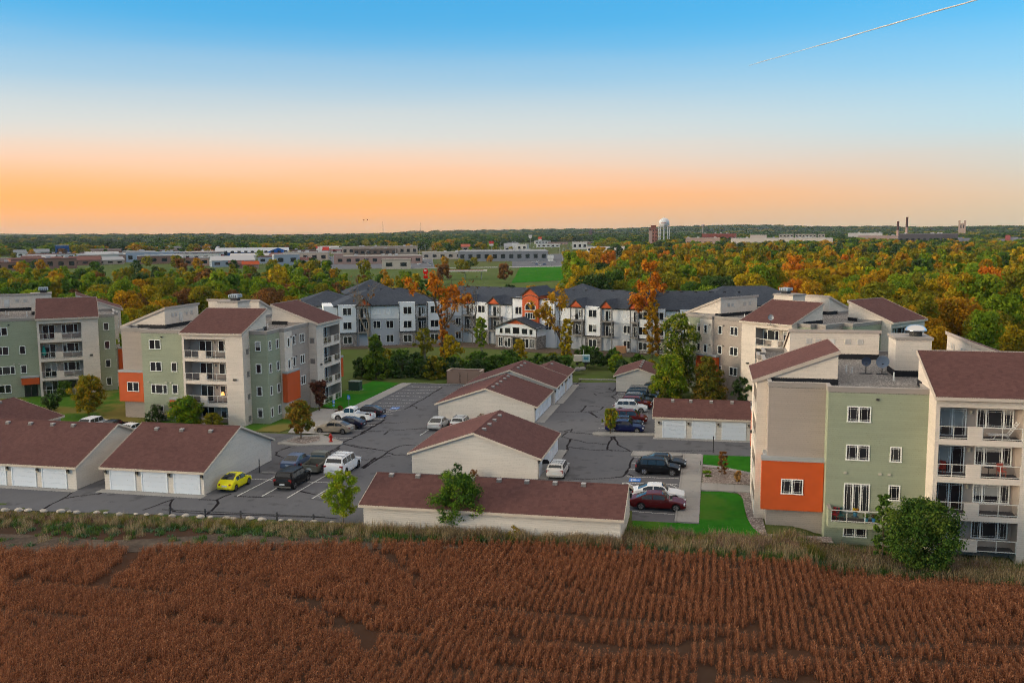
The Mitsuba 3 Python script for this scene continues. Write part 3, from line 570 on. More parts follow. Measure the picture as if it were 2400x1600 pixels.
# ------------------------------------------------------------------ garages
def garage(label, u0, u1, v0, v1, axis, ridge, eave=2.35, doors=(), vents=None, oh=.4, group=None, ridge_at=None, gables=(1, 1)):
    """Gabled garage row. axis: the ridge runs along 'u' or 'v'. doors: (side, first, spacing, count), sides S N E W."""
    t = Thing('garage', label, 'garage', group=group)
    if axis == 'v': sw = lambda a, b, z: (a, b, z); A0, A1, B0, B1 = u0, u1, v0, v1
    else: sw = lambda a, b, z: (b, a, z); A0, A1, B0, B1 = v0, v1, u0, u1
    # a runs across the ridge, b along it
    am = (A0 + A1) / 2 if ridge_at is None else ridge_at
    def slope(a): return ridge - (ridge - eave) * abs(a - am) / ((A1 - am + oh) if a > am else (am - A0 + oh))
    prof = [(A0, -.2), (A1, -.2), (A1, slope(A1) - .06), (am, ridge - .08), (A0, slope(A0) - .06)]
    def extr(p, b0, b1, c, mb):
        n = len(p); v = [sw(a, b0, z) for a, z in p] + [sw(a, b1, z) for a, z in p]
        return mb.flat(v, [tuple(range(n)), tuple(range(2 * n - 1, n - 1, -1))] + [(i, i + n, (i + 1) % n + n, (i + 1) % n) for i in range(n)], c)
    w = MB(); v = prof; n = len(v)
    q0 = [sw(a, B0, z) for a, z in v]; q1 = [sw(a, B1, z) for a, z in v]
    w.poly(q0, (.5,) * 3); w.poly(q1[::-1], (.5,) * 3)
    for i in range(n): w.poly([q0[i], q1[i], q1[(i + 1) % n], q0[(i + 1) % n]], (.5,) * 3)
    t.part('wall', w, 'garage_siding')
    g = .28
    for sgn, ae in ((-1, A0 - oh), (1, A1 + oh)):
        m = MB(); th = .1
        pr = [(am, ridge - th), (ae, eave - th), (ae, eave), (am, ridge)]
        q0 = [sw(a, B0 - g, z) for a, z in pr]; q1 = [sw(a, B1 + g, z) for a, z in pr]
        m.poly(q0, (.5,) * 3); m.poly(q1[::-1], (.5,) * 3)
        for i in range(4): m.poly([q0[i], q1[i], q1[(i + 1) % 4], q0[(i + 1) % 4]], (.5,) * 3)
        t.part('roof', m, 'brown_shingle')
        f = MB()
        a_, b_ = sorted((ae, ae + sgn * .035)); 
        x = [sw(aa, bb, zz) for aa in (a_, b_) for bb in (B0 - g - .03, B1 + g + .03) for zz in (eave - .24, eave - .015)]
        f.flat(x, [(0, 1, 3, 2), (4, 6, 7, 5), (0, 4, 5, 1), (2, 3, 7, 6), (0, 2, 6, 4), (1, 5, 7, 3)], (.55, .48, .40))
        for be, s2 in ((B0 - g, -1), (B1 + g, 1)):
            pr = [(am, ridge - .2), (ae, eave - .2), (ae, eave + .012), (am, ridge + .012)]
            b0, b1 = sorted((be, be + s2 * .035)); q0 = [sw(a, b0, z) for a, z in pr]; q1 = [sw(a, b1, z) for a, z in pr]
            f.poly(q0, (.58, .51, .43)); f.poly(q1[::-1], (.58, .51, .43))
            for i in range(4): f.poly([q0[i], q1[i], q1[(i + 1) % 4], q0[(i + 1) % 4]], (.58, .51, .43))
        t.part('fascia', f, 'paint')
        so = MB(); so.poly([sw(ae, B0 - g, eave - .12), sw(ae, B1 + g, eave - .12), sw(A0 if sgn < 0 else A1, B1 + g, eave - .12), sw(A0 if sgn < 0 else A1, B0 - g, eave - .12)], (.45, .4, .34)); t.part('soffit', so, 'paint')
    rc = MB(); rc.poly([sw(am - .14, B0 - g, ridge - .03), sw(am - .14, B1 + g, ridge - .03), sw(am, B1 + g, ridge + .03), sw(am, B0 - g, ridge + .03)], (.5,) * 3); rc.poly([sw(am + .14, B0 - g, ridge - .03), sw(am, B0 - g, ridge + .03), sw(am, B1 + g, ridge + .03), sw(am + .14, B1 + g, ridge - .03)], (.5,) * 3)
    t.part('ridge_cap', rc, 'brown_shingle')
    for side, first, sp, cnt in doors:
        o, r, n = {'S': ((0, v0), (1, 0), (0, -1)), 'N': ((0, v1), (-1, 0), (0, 1)), 'E': ((u1, 0), (0, 1), (1, 0)), 'W': ((u0, 0), (0, -1), (-1, 0))}[side]
        f = Face(o, r, n); sg = -1 if side in 'NW' else 1
        for k in range(cnt):
            a = (first + k * sp); a0 = a if sg > 0 else -(a + 2.6)
            dm = MB()
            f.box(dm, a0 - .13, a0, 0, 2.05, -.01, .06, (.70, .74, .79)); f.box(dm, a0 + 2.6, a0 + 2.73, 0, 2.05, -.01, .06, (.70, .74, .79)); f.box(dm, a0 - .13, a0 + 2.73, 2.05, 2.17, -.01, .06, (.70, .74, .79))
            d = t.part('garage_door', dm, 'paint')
            for p in range(4):
                pm = MB(); c = .70 * RND.uniform(.97, 1.02); f.box(pm, a0 + .005, a0 + 2.595, .02 + p * .507, .02 + (p + 1) * .507 - .014, -.01, .028, (c * .90, c * .98, c * 1.1)); t.part('panel', pm, 'paint', d)  # blue of the skylight put into the white of panels and frame
            lm = MB(); f.box(lm, a0 - .62, a0 - .44, 1.62, 1.9, 0, .05, (.05, .045, .04)); f.box(lm, a0 - .63, a0 - .43, 1.75, 1.98, .05, .22, (.05, .045, .04)); f.box(lm, a0 - .6, a0 - .46, 1.58, 1.75, .06, .19, (.42, .38, .3))
            t.part('wall_lamp', lm, 'paint')
        if cnt:
            a = first + cnt * sp; a0 = a if sg > 0 else -(a + 2.6); lm = MB(); f.box(lm, a0 - .63, a0 - .43, 1.75, 1.98, 0, .22, (.05, .045, .04)); f.box(lm, a0 - .6, a0 - .46, 1.58, 1.75, .02, .19, (.42, .38, .3)); t.part('wall_lamp', lm, 'paint')
    for a, b in vents or ():
        z = slope(a); m = MB(); s = .23
        x, y, _ = sw(a, b, 0); v = [(x - s, y - s, z - .12), (x + s, y - s, z - .12), (x + s, y + s, z - .12), (x - s, y + s, z - .12), (x - s * .8, y - s * .8, z + .15), (x + s * .8, y - s * .8, z + .15), (x + s * .8, y + s * .8, z + .15), (x - s * .8, y + s * .8, z + .15)]
        m.flat(v, [(4, 5, 6, 7), (0, 1, 5, 4), (1, 2, 6, 5), (2, 3, 7, 6), (3, 0, 4, 7)], (.16, .15, .15)); m.box(x - s * .86, x + s * .86, y - s * .86, y + s * .86, z + .15, z + .2, (.40, .385, .385)); t.part('roof_vent', m, 'paint')
    return t
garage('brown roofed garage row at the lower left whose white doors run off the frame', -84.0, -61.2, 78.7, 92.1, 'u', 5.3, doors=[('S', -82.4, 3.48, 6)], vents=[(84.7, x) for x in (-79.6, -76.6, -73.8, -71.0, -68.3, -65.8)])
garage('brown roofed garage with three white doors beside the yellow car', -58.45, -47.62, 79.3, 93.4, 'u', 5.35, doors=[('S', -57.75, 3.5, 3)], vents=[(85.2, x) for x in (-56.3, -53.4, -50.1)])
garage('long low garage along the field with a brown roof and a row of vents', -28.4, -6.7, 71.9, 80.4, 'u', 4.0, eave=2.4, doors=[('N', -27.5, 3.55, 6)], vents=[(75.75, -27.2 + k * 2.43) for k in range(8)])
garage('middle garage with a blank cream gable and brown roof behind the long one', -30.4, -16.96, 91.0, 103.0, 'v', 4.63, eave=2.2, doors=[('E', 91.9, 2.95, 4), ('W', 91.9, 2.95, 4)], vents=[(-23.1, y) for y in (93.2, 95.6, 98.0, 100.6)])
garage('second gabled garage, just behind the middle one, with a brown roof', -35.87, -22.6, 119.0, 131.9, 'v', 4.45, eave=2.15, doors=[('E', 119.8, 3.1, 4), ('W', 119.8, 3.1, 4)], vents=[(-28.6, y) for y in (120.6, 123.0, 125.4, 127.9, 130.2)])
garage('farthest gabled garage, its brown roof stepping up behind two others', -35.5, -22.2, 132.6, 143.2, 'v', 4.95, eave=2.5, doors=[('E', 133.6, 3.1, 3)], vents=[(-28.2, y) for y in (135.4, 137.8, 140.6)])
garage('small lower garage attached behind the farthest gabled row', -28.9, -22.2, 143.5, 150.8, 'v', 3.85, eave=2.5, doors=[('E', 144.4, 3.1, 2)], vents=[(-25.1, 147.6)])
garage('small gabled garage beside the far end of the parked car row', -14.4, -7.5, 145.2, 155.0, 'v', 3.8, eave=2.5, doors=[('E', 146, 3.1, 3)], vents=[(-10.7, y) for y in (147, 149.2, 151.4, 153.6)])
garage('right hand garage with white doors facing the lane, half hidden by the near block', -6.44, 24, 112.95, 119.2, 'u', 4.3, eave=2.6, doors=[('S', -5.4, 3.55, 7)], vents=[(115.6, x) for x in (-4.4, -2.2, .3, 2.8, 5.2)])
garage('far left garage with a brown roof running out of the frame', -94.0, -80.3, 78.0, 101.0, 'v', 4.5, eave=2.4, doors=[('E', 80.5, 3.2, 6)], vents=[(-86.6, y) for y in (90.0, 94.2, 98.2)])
# ------------------------------------------------------------------ cars
DGLASS = (.012, .016, .022)
CARS = {   # length, width, height, hood height, belt, cowl x, roof front x, roof rear x, tail x, deck height  (x as share of the length, 0 = nose)
    'sedan': (4.75, 1.82, 1.45, .86, .93, .30, .44, .70, .90, 1.0), 'crossover': (4.6, 1.86, 1.70, .98, 1.04, .27, .40, .86, .985, 1.1), 'suv': (5.0, 1.98, 1.84, 1.08, 1.12, .26, .37, .90, .985, 1.14),
    'minivan': (5.0, 1.95, 1.75, 1.0, 1.04, .20, .36, .90, .99, 1.1), 'pickup': (5.7, 1.95, 1.86, 1.10, 1.14, .27, .37, .57, .60, 1.12), 'beetle': (4.1, 1.72, 1.5, .90, .95, .27, .40, .66, .97, .80), 'wagon': (4.6, 1.80, 1.55, .92, .98, .29, .42, .88, .985, 1.05)}
def car(kind, label, u, v, heading, color, group, scale=1.0, rails=False, open_door=False, hub=(.5, .5, .52), boxcover=False, name=None, cat='car', back=None):
    L, W, H, hh, belt, xc, xf, xr, xt, dk = CARS[kind]
    M = place(u, v, .004, heading - 90, 1) @ np.diag([scale, scale, scale, 1.0])
    t = Thing(name or ('pickup_truck' if kind == 'pickup' else 'parked_car'), label, cat, M, group)
    # own frame: nose at +y; x to the right of the driver
    n = 33; S = np.linspace(0, 1, n)
    round_ = kind == 'beetle'
    def top(s):
        if s < xc: return (hh - .20) + .20 * math.sin(min(1, s / (xc * .75)) * math.pi / 2) + (0.05 * s / xc)
        if s < xf: return hh + .05 + (H - hh - .05) * (math.sin((s - xc) / (xf - xc) * math.pi / 2) ** (1.0 if not round_ else .9))
        if s < xr: q = (s - xf) / (xr - xf); return H - .03 * (2 * q - .8) ** 2
        if s < xt: q = (s - xr) / (xt - xr); return dk + (H - .04 - dk) * (1 - q ** (1.0 if not round_ else 1.7))
        return dk - (s - xt) / max(1 - xt, .01) * .12
    def halfw(s): return W / 2 * (1 - .14 * max(0, (.09 - s) / .09) ** 2 - .10 * max(0, (s - .93) / .07) ** 2)
    rows, cabin = [], []
    for s in S:
        z = top(s); w = halfw(s); b = min(belt + .05 * s, z - .03); zb = .24 + .10 * max(0, (.08 - s) / .08) + .10 * max(0, (s - .94) / .06)
        glass = xc < s < xt and z > b + .1
        tum = .155 * min(1, (z - b) / .45) if glass else .05
        rows.append([(w * .90, zb), (w * .985, zb + .10), (w, .55), (w * .985, b), (w - tum - .02, z - .045 if glass else z - .012), (w - tum - .14, z), (0, z + (.02 if glass else .015))])
    full = []
    for s, r in zip(S, rows):
        y = L * (.5 - s)
        full.append([(x, y, z) for x, z in r] + [(-x, y, z) for x, z in r[-2::-1]])
    Vv = np.array(full); k = Vv.shape[1]
    body = MB(); F = []
    vv = Vv.reshape(-1, 3)
    for i in range(n - 1):
        for j in range(k - 1): F.append((i * k + j, (i + 1) * k + j, (i + 1) * k + j + 1, i * k + j + 1))
        F.append((i * k + k - 1, (i + 1) * k + k - 1, (i + 1) * k, i * k))
    tri = [(a, b, c) for a, b, c, d in F] + [(a, c, d) for a, b, c, d in F]
    tri += [(0, j, j + 1) for j in range(1, k - 1)] + [((n - 1) * k, (n - 1) * k + j + 1, (n - 1) * k + j) for j in range(1, k - 1)]
    import manifold3d as m3
    man = m3.Manifold(m3.Mesh(vert_properties=vv.astype(np.float32), tri_verts=np.array(tri, np.uint32)))
    r = {'suv': .39, 'pickup': .40, 'crossover': .36, 'beetle': .33}.get(kind, .335); ax = [L * (.5 - .175), L * (.5 - (.80 if kind != 'pickup' else .79))]
    if man.num_tri() > 0 and man.volume() < 0: man = m3.Manifold(m3.Mesh(vert_properties=vv.astype(np.float32), tri_verts=np.array(tri, np.uint32)[:, ::-1]))
    ok = man.num_tri() > 0
    if ok:
        for y in ax:
            for sx in (-1, 1):
                c = m3.Manifold.cylinder(.52, r + .06, r + .06, 22, True).rotate([0, 90, 0]).translate([sx * (W / 2 - .02), y, r + .01]); man = man - c
        if kind == 'pickup':
            man = man - m3.Manifold.cube([W - .24, L * .372, .9], True).translate([0, L * (.5 - .60 - .193), .62 + .45])
        mm = man.to_mesh(); bm = (mm.vert_properties[:, :3], mm.tri_verts)
    else: bm = (vv, np.array(tri))
    bkey = numbered(t.key + '__body'); vb = np.asarray(bm[0]) @ M[:3, :3].T + M[:3, 3]
    sm = trimesh.graph.smooth_shade(trimesh.Trimesh(vb, np.asarray(bm[1]), process=True), angle=math.radians(38), facet_minarea=None)
    scene[bkey] = mikit.ply((np.asarray(sm.vertices), np.asarray(sm.faces)), 'car_paint', smooth=True, uv=to_uv(np.broadcast_to(np.array(color, float), (len(sm.vertices), 3))))
    # glass laid just outside the shell
    def row(s):
        i = s * (n - 1); a = int(math.floor(i)); q = i - a; a = min(a, n - 2); return Vv[a] * (1 - q) + Vv[a + 1] * q
    def patch(s0, s1, j0, j1, f0=0., f1=1., off=.012, steps=6, col=DGLASS, name='side_window'):
        mb = MB(); ss_ = np.linspace(s0, s1, steps); g = []
        for s in ss_:
            p = row(s); a, b = p[j0], p[j1]; e0, e1 = a + (b - a) * f0, a + (b - a) * f1
            mid = [e0 + (e1 - e0) * q for q in (0, .5, 1)]
            if j1 - j0 > 1: mid = [e0] + [p[j] for j in range(j0 + 1, j1)] + [e1]
            g.append(mid)
        g = np.array(g); cen = np.array([0, 0, .6])
        nn = g - np.array([0, 1, 0]) * g[..., 1:2] * .55 - cen; nn /= np.linalg.norm(nn, axis=-1, keepdims=True); g = g + nn * off
        m_ = g.shape[1]; ff = [(i * m_ + j, (i + 1) * m_ + j, (i + 1) * m_ + j + 1, i * m_ + j + 1) for i in range(steps - 1) for j in range(m_ - 1)]
        mb.add(g.reshape(-1, 3), ff, col); return t.part(name, mb, 'pane_glass')
    patch(xc + .012, xf - .006, 4, 8, .25, .75, .015, 6, name='windshield')
    if kind != 'pickup' or True:
        e = xt - .012 if kind in ('sedan', 'beetle') else min(xt, .985) - .03
        patch(xr + .01, e if kind == 'sedan' else xr + (xt - xr) * .62, 4, 8, .2, .8, .015, 5, name='rear_window')
    mid = (xf + xr) / 2 + (.02 if kind != 'pickup' else .0)
    segs = [(xc + (xf - xc) * .45, mid - .008), (mid + .008, xr + (xt - xr) * (.42 if kind in ('sedan', 'beetle') else .05))]
    if kind in ('suv', 'minivan', 'crossover', 'wagon'): segs = [(xc + (xf - xc) * .45, .53), (.545, .71), (.725, xr + (xt - xr) * .15)]
    if kind == 'beetle': segs = [(xc + (xf - xc) * .4, .60), (.62, .76)]
    for s0, s1 in segs:
        patch(s0, s1, 3, 4, .10, .93, .010, 5); patch(s0, s1, 8, 9, .07, .90, .010, 5)
    # wheels
    for y in ax:
        for sx in (-1, 1):
            tm = MB(); ang = np.arange(22) * 2 * np.pi / 22; w0 = sx * (W / 2 - .225); w1 = sx * (W / 2 - .012)
            ring = lambda x, rr: np.c_[np.full(22, x), y + rr * np.cos(ang), r + rr * np.sin(ang)]
            rings = [ring(w0, r * .6), ring(w0, r * .96), ring(w0 + sx * .03, r), ring(w1 - sx * .03, r), ring(w1, r * .95), ring(w1 - sx * .005, r * .64)]
            vtx = np.vstack(rings); ff = [(a * 22 + b, a * 22 + (b + 1) % 22, (a + 1) * 22 + (b + 1) % 22, (a + 1) * 22 + b) for a in range(5) for b in range(22)]
            tm.add(vtx, ff, (.012, .012, .013)); wk = t.part('wheel', tm, 'paint')
            rm = MB(); 
            for q in range(5):
                th = q * 2 * np.pi / 5; pts = [(w1 - sx * .03, y + rr * math.cos(th + dt), r + rr * math.sin(th + dt)) for rr, dt in ((.05, -.6), (r * .6, -.24), (r * .6, .24), (.05, .6))]; rm.poly(pts, hub)
            rm.add(np.vstack([ring(w1 - sx * .012, r * .64), ring(w1 - sx * .012, r * .55)]), [(b, (b + 1) % 22, 22 + (b + 1) % 22, 22 + b) for b in range(22)], hub)
            t.part('rim', rm, 'metal', wk)
            bk = MB(); bk.poly(ring(w1 - sx * .09, r * .64), (.02, .02, .022)); t.part('brake', bk, 'paint', wk)
    # lamps, plates, mirrors, trim
    zf, zr_ = hh - .23, (dk - .18 if kind in ('sedan', 'beetle') else belt - .02)
    for sx in (-1, 1):
        m_ = MB(); x0, x1 = sorted((sx * W * .47, sx * W * .27)); yn = L / 2
        m_.box(x0, x1, yn - .30, yn - .045, zf - .07, zf + .075, (.62, .64, .66)); t.part('headlight', m_, 'gloss')
        m_ = MB(); x0, x1 = sorted((sx * W * .485, sx * W * (.33 if kind != 'pickup' else .43)))
        h2 = .09 if kind in ('sedan', 'beetle') else .2
        if kind == 'beetle': m_.tube([(sx * .55, -L / 2 + .12, .80), (sx * .55, -L / 2 - .005, .80)], .085, (.25, .02, .012), 14)
        else: m_.box(x0, x1, -yn + .01, -yn + .14, zr_ - h2, zr_ + .06, (.23, .012, .012))
        t.part('tail_light', m_, 'gloss')
        m_ = MB(); ym = L * (.5 - xc) - .32; x0, x1 = sorted((sx * (W / 2 - .04), sx * (W / 2 + .15))); m_.box(x0, x1, ym - .05, ym + .07, belt + .02, belt + .16, np.array(color) * .9); t.part('mirror', m_, 'gloss')
        m_ = MB(); 
        for q in (.42, .60): yy = L * (.5 - q) - .1; x0, x1 = sorted((sx * (W / 2 - .01), sx * (W / 2 + .018))); m_.box(x0, x1, yy - .09, yy + .09, belt - .17, belt - .14, np.array(color) * .7 + .05)
        t.part('door_handle', m_, 'gloss')
    m_ = MB(); m_.box(-.27, .27, -L / 2 - .012, -L / 2 + .06, (.62 if kind in ('suv', 'crossover', 'minivan', 'wagon') else .6), (.76 if kind in ('suv', 'crossover', 'minivan', 'wagon') else .73), (.5, .55, .6)); t.part('licence_plate', m_, 'paint')
    m_ = MB(); m_.box(-W * .25, W * .25, L / 2 - .14, L / 2 - .028, zf - .18, zf + .02, (.03, .03, .032)); m_.box(-W * .3, W * .3, L / 2 - .10, L / 2 - .012, .32, .44, (.02, .02, .022)); t.part('grille', m_, 'gloss')
    m_ = MB(); bc = np.array(color) * .55 + (.02 if kind not in ('pickup', 'suv') else .10); m_.box(-W * .46, W * .46, -L / 2 - .03, -L / 2 + .1, .36, .52, bc); t.part('rear_bumper', m_, 'gloss')
    if rails:
        for sx in (-1, 1):
            m_ = MB(); m_.box(sx * (W / 2 - .30) - .02, sx * (W / 2 - .30) + .02, L * (.5 - xr) + .1, L * (.5 - xf) - .25, H + .0, H + .055, (.06, .06, .065) if rails == 'dark' else (.5, .5, .52)); t.part('roof_rail', m_, 'gloss')
        m_ = MB(); 
        for q in (.4, .75): yy = L * (.5 - (xf + (xr - xf) * q)); m_.box(-W / 2 + .3, W / 2 - .3, yy - .02, yy + .02, H + .03, H + .06, (.06, .06, .065))
        t.part('roof_bar', m_, 'gloss')
    if kind == 'pickup':
        m_ = MB(); m_.box(-W / 2 + .14, W / 2 - .14, -L / 2 + .1, L * (.5 - .612), .625, .64, (.03, .03, .033)); t.part('bed_liner', m_, 'paint')
    if kind in ('sedan', 'beetle') and hub[0] < .9:
        m_ = MB(); ys = L * (.5 - (xf + .08)); m_.box(-.38, .38, ys - .75, ys - .3, H - .0, H + .024, (.015, .018, .022)); 
        if kind == 'beetle': t.part('sunroof', m_, 'pane_glass')
    if open_door:
        m_ = MB(); a = math.radians(62); hx, hy = -W / 2, L * (.5 - .33); dx, dy = -math.sin(a), -math.cos(a)
        for w0, w1, z0, z1, c in ((0, 1.05, .3, belt, color), (0.05, 1.0, belt, H - .12, (.02, .02, .025))):
            p = [(hx + dx * w0, hy + dy * w0, z0), (hx + dx * w1, hy + dy * w1, z0), (hx + dx * (w1 - (.12 if z0 > .5 else 0)), hy + dy * (w1 - (.12 if z0 > .5 else 0)), z1), (hx + dx * (w0 + (.35 if z0 > .5 else 0)), hy + dy * (w0 + (.35 if z0 > .5 else 0)), z1)]
            off = np.array([-dy, dx, 0]) * .06; p = np.array(p); v8 = np.vstack([p, p + off]); m_.flat(v8, [(0, 1, 2, 3), (7, 6, 5, 4), (0, 4, 5, 1), (1, 5, 6, 2), (2, 6, 7, 3), (3, 7, 4, 0)], c)
        t.part('door', m_, 'gloss', label='front door standing open')
    return t
SILVER, WHT, BLK, NAVY, BLUE, RED, GOLD, GRY = (.46, .47, .48), (.74, .75, .77), (.004, .004, .006), (.006, .009, .028), (.006, .012, .075), (.10, .005, .007), (.27, .235, .19), (.10, .105, .11)
GL, GN, GR, GD = 'vehicles parked by the three door garage', 'cars parked by the left centre block', 'cars in the row at the right', 'cars beside the near block'
car('beetle', 'bright yellow rounded small car parked beside the three door garage', -46.05, 82.35, 90, (.80, .72, .012), GL, hub=(.6, .6, .62))
car('suv', 'black sport utility vehicle in the marked bays, right of the yellow car', -40.75, 84.35, 90, BLK, GL, scale=.98)
car('sedan', 'blue sedan beside the grey pickup truck, seen from behind', -43.6, 91.4, 90, (.10, .15, .26), GL)
car('pickup', 'olive grey pickup truck with an open bed, between blue sedan and white wagon', -40.75, 91.0, 90, (.15, .145, .12), GL, cat='pickup truck')
car('suv', 'large white sport utility vehicle with roof bars beside the grey pickup', -37.8, 90.2, 90, WHT, GL, scale=1.1, rails=True)
car('sedan', 'champagne gold sedan nearest to the red hydrant', -46.4, 108.25, 180, GOLD, GN, scale=1.03)
car('sedan', 'dark navy sedan half hidden behind the gold one', -45.9, 111.3, 180, NAVY, GN)
car('pickup', 'white pickup truck parked nose to the pavement of the left centre block', -46.9, 116.0, 180, WHT, GN, cat='pickup truck')
car('sedan', 'dark sedan with red tail lights just beyond the white pickup', -46.2, 119.4, 180, (.03, .025, .03), GN)
car('sedan', 'silver sedan left of the two cars before the second gabled garage', -34.2, 113.6, 90, SILVER, None)
car('crossover', 'silver wagon with a dark roof glass, mostly hidden behind the middle garage roof', -31.2, 113.6, 90, (.5, .52, .54), None, rails='dark')
car('wagon', 'silver estate car with roof rails and its front door open by the middle garage', -15.2, 93.15, 90, (.50, .50, .50), None, rails='dark', open_door=True)
car('sedan', 'dark red sedan nearest the field on the right', -4.35, 83.2, 0, RED, GD, scale=1.05, hub=(.6, .6, .62))
car('sedan', 'white sedan partly hidden behind the dark red one', -4.5, 86.15, 0, WHT, GD, scale=1.02)
car('crossover', 'black crossover beside the blue accessible mark', -5.05, 95.55, 0, BLK, GD, hub=(.7, .7, .72))
car('sedan', 'black sedan behind the black crossover on the right', -4.6, 98.4, 0, (.014, .018, .022), GD)
car('sedan', 'dark blue sedan at the near end of the long row, by the concrete island', -10.3, 115.55, 0, BLUE, GR, scale=1.02, hub=(.65, .65, .67))
car('sedan', 'navy sedan second in the row behind the small island tree', -10.5, 118.3, 0, NAVY, GR)
car('minivan', 'dark red minivan in the row, front corner showing past the small tree', -10.4, 121.2, 0, (.10, .008, .006), GR)
car('crossover', 'silver crossover standing clear in the middle of the row', -10.7, 128.7, 0, (.55, .57, .60), GR, hub=(.7, .7, .72))
car('crossover', 'red crossover just behind the silver one', -10.2, 131.6, 0, (.11, .007, .006), GR)
car('crossover', 'dark grey crossover with pale roof rails in the row', -10.1, 134.4, 0, (.05, .06, .065), GR, rails=True)
car('suv', 'black green sport utility vehicle in the far half of the row', -9.9, 137.3, 0, (.012, .018, .016), GR, scale=.96)
car('suv', 'grey sport utility vehicle with roof rack near the far end of the row', -9.8, 140.2, 0, (.16, .165, .17), GR, rails='dark', scale=.96)
car('suv', 'dark teal sport utility vehicle last in the row, its red tail light showing', -8.9, 143.6, 180, (.012, .022, .026), GR, rails='dark', scale=.95)
car('crossover', 'white crossover behind the lower left garage roofs, left of three', -78.2, 104.6, 90, WHT, None)
car('sedan', 'black sedan between two white cars behind the lower left garages', -75.0, 104.2, 90, BLK, None)
car('sedan', 'white sedan peeping over the gap between the two lower left garages', -71.4, 102.7, 90, WHT, None)
car('sedan', 'white sedan at the left edge in front of the far left block', -98.3, 110.9, 30, (.66, .70, .75), None)
# ------------------------------------------------------------------ trees and shrubs
G = np.random.default_rng(11)
PAL = {'green': [(.035, .075, .012), (.055, .105, .016), (.075, .13, .018), (.05, .085, .02)], 'dark': [(.018, .04, .012), (.03, .06, .016), (.045, .075, .022), (.06, .085, .035)],
    'lime': [(.10, .155, .012), (.14, .19, .015), (.175, .20, .015), (.085, .14, .015)], 'yellow': [(.27, .20, .012), (.33, .235, .013), (.24, .155, .013), (.17, .155, .013)],
    'gold': [(.32, .165, .012), (.27, .13, .012), (.34, .20, .013), (.19, .125, .013)], 'orange': [(.38, .125, .012), (.33, .10, .012), (.40, .17, .014), (.24, .085, .014)],
    'rust': [(.15, .065, .022), (.11, .055, .024), (.18, .085, .025), (.09, .055, .028)], 'olive': [(.13, .13, .014), (.17, .15, .014), (.10, .11, .014), (.20, .155, .015)],
    'wine': [(.085, .03, .022), (.11, .04, .025), (.06, .03, .022), (.13, .06, .03)], 'spring': [(.12, .20, .012), (.16, .25, .014), (.20, .26, .02), (.08, .15, .014)]}
def leaves(mb, cen, rad, n, size, pal, flat=.75, shell=.55, droop=.0):
    """n leaf-sized quads spread through lobes (centres cen, radii rad), turned mostly outwards."""
    w = rad ** 2; k = G.choice(len(cen), n, p=w / w.sum())
    d = G.normal(size=(n, 3)); d /= np.linalg.norm(d, axis=1, keepdims=True)
    q = (shell + (1 - shell) * G.random(n)) ** .8
    p = cen[k] + d * (rad[k] * q)[:, None] * np.array([1, 1, flat])
    nn = d + G.normal(size=(n, 3)) * .55 + np.array([0, 0, .25]); nn /= np.linalg.norm(nn, axis=1, keepdims=True)
    a = np.cross(nn, G.normal(size=(n, 3))); a /= np.linalg.norm(a, axis=1, keepdims=True); b = np.cross(nn, a)
    s = size * G.uniform(.6, 1.25, n)[:, None]; bb = b * s * .62; aa = a * s
    v = np.stack([p - aa, p + bb * .9 - aa * .1, p + aa, p - bb * .9 - aa * .1], 1).reshape(-1, 3)
    f = (np.arange(n) * 4)[:, None] + np.array([[0, 1, 2, 3]])
    P_ = np.array(PAL[pal]) if isinstance(pal, str) else np.array(pal)
    lobe = G.integers(0, len(P_), len(cen)); pick = np.where(G.random(n) < .55, lobe[k], G.integers(0, len(P_), n))
    c = P_[pick] * G.uniform(1.2, 1.95, n)[:, None]
    mb.add(v, f, np.repeat(c, 4, 0)); return mb
def crown_lobes(h, r, base, n, shape):
    cen, rad = [], []
    for i in range(n):
        t = (i + .5) / n; z = base + (h - base) * (t ** .9); e = {'round': math.sin(math.pi * min(1, .12 + .86 * t)) ** .6, 'cone': (1 - t) ** .7 + .08, 'tall': math.sin(math.pi * (.1 + .85 * t)) ** .45, 'vase': .35 + .65 * t if t < .8 else 1 - (t - .8) * 2.6, 'bush': (1 - t * t) ** .5}[shape]
        an = i * 2.4 + G.uniform(-.5, .5); rr = r * e * G.uniform(.25, .82); s = r * G.uniform(.26, .42) * (.55 + .45 * e)
        cen.append((rr * math.cos(an), rr * math.sin(an), min(z, h - s * .6))); rad.append(s)
    return np.array(cen), np.array(rad)
def trunk_mesh(h, r, base, cen, tr, col, limbs=6, bend=.25):
    mb = MB(); x = G.normal() * bend; y = G.normal() * bend; top = (x * .6, y * .6, base + (h - base) * .62)
    mb.tube([(0, 0, -.3), (x * .2, y * .2, base * .5), (x * .4, y * .4, base), top], [tr * 1.25, tr, tr * .8, tr * .25], col, 7)
    for i in G.choice(len(cen), min(limbs, len(cen)), replace=False):
        c = cen[i]; z0 = base * .75 + (top[2] - base * .75) * G.uniform(0, .7); f = (z0) / max(top[2], .1); s = np.array([x * .5 * f, y * .5 * f, z0]); m = s * .5 + c * .5 + np.array([0, 0, .08 * h])
        mb.tube([s, m, c], [tr * .5, tr * .32, tr * .1], col, 5, False)
    return mb
BARK = {'brown': (.10, .075, .055), 'grey': (.20, .175, .15), 'pale': (.36, .31, .26)}
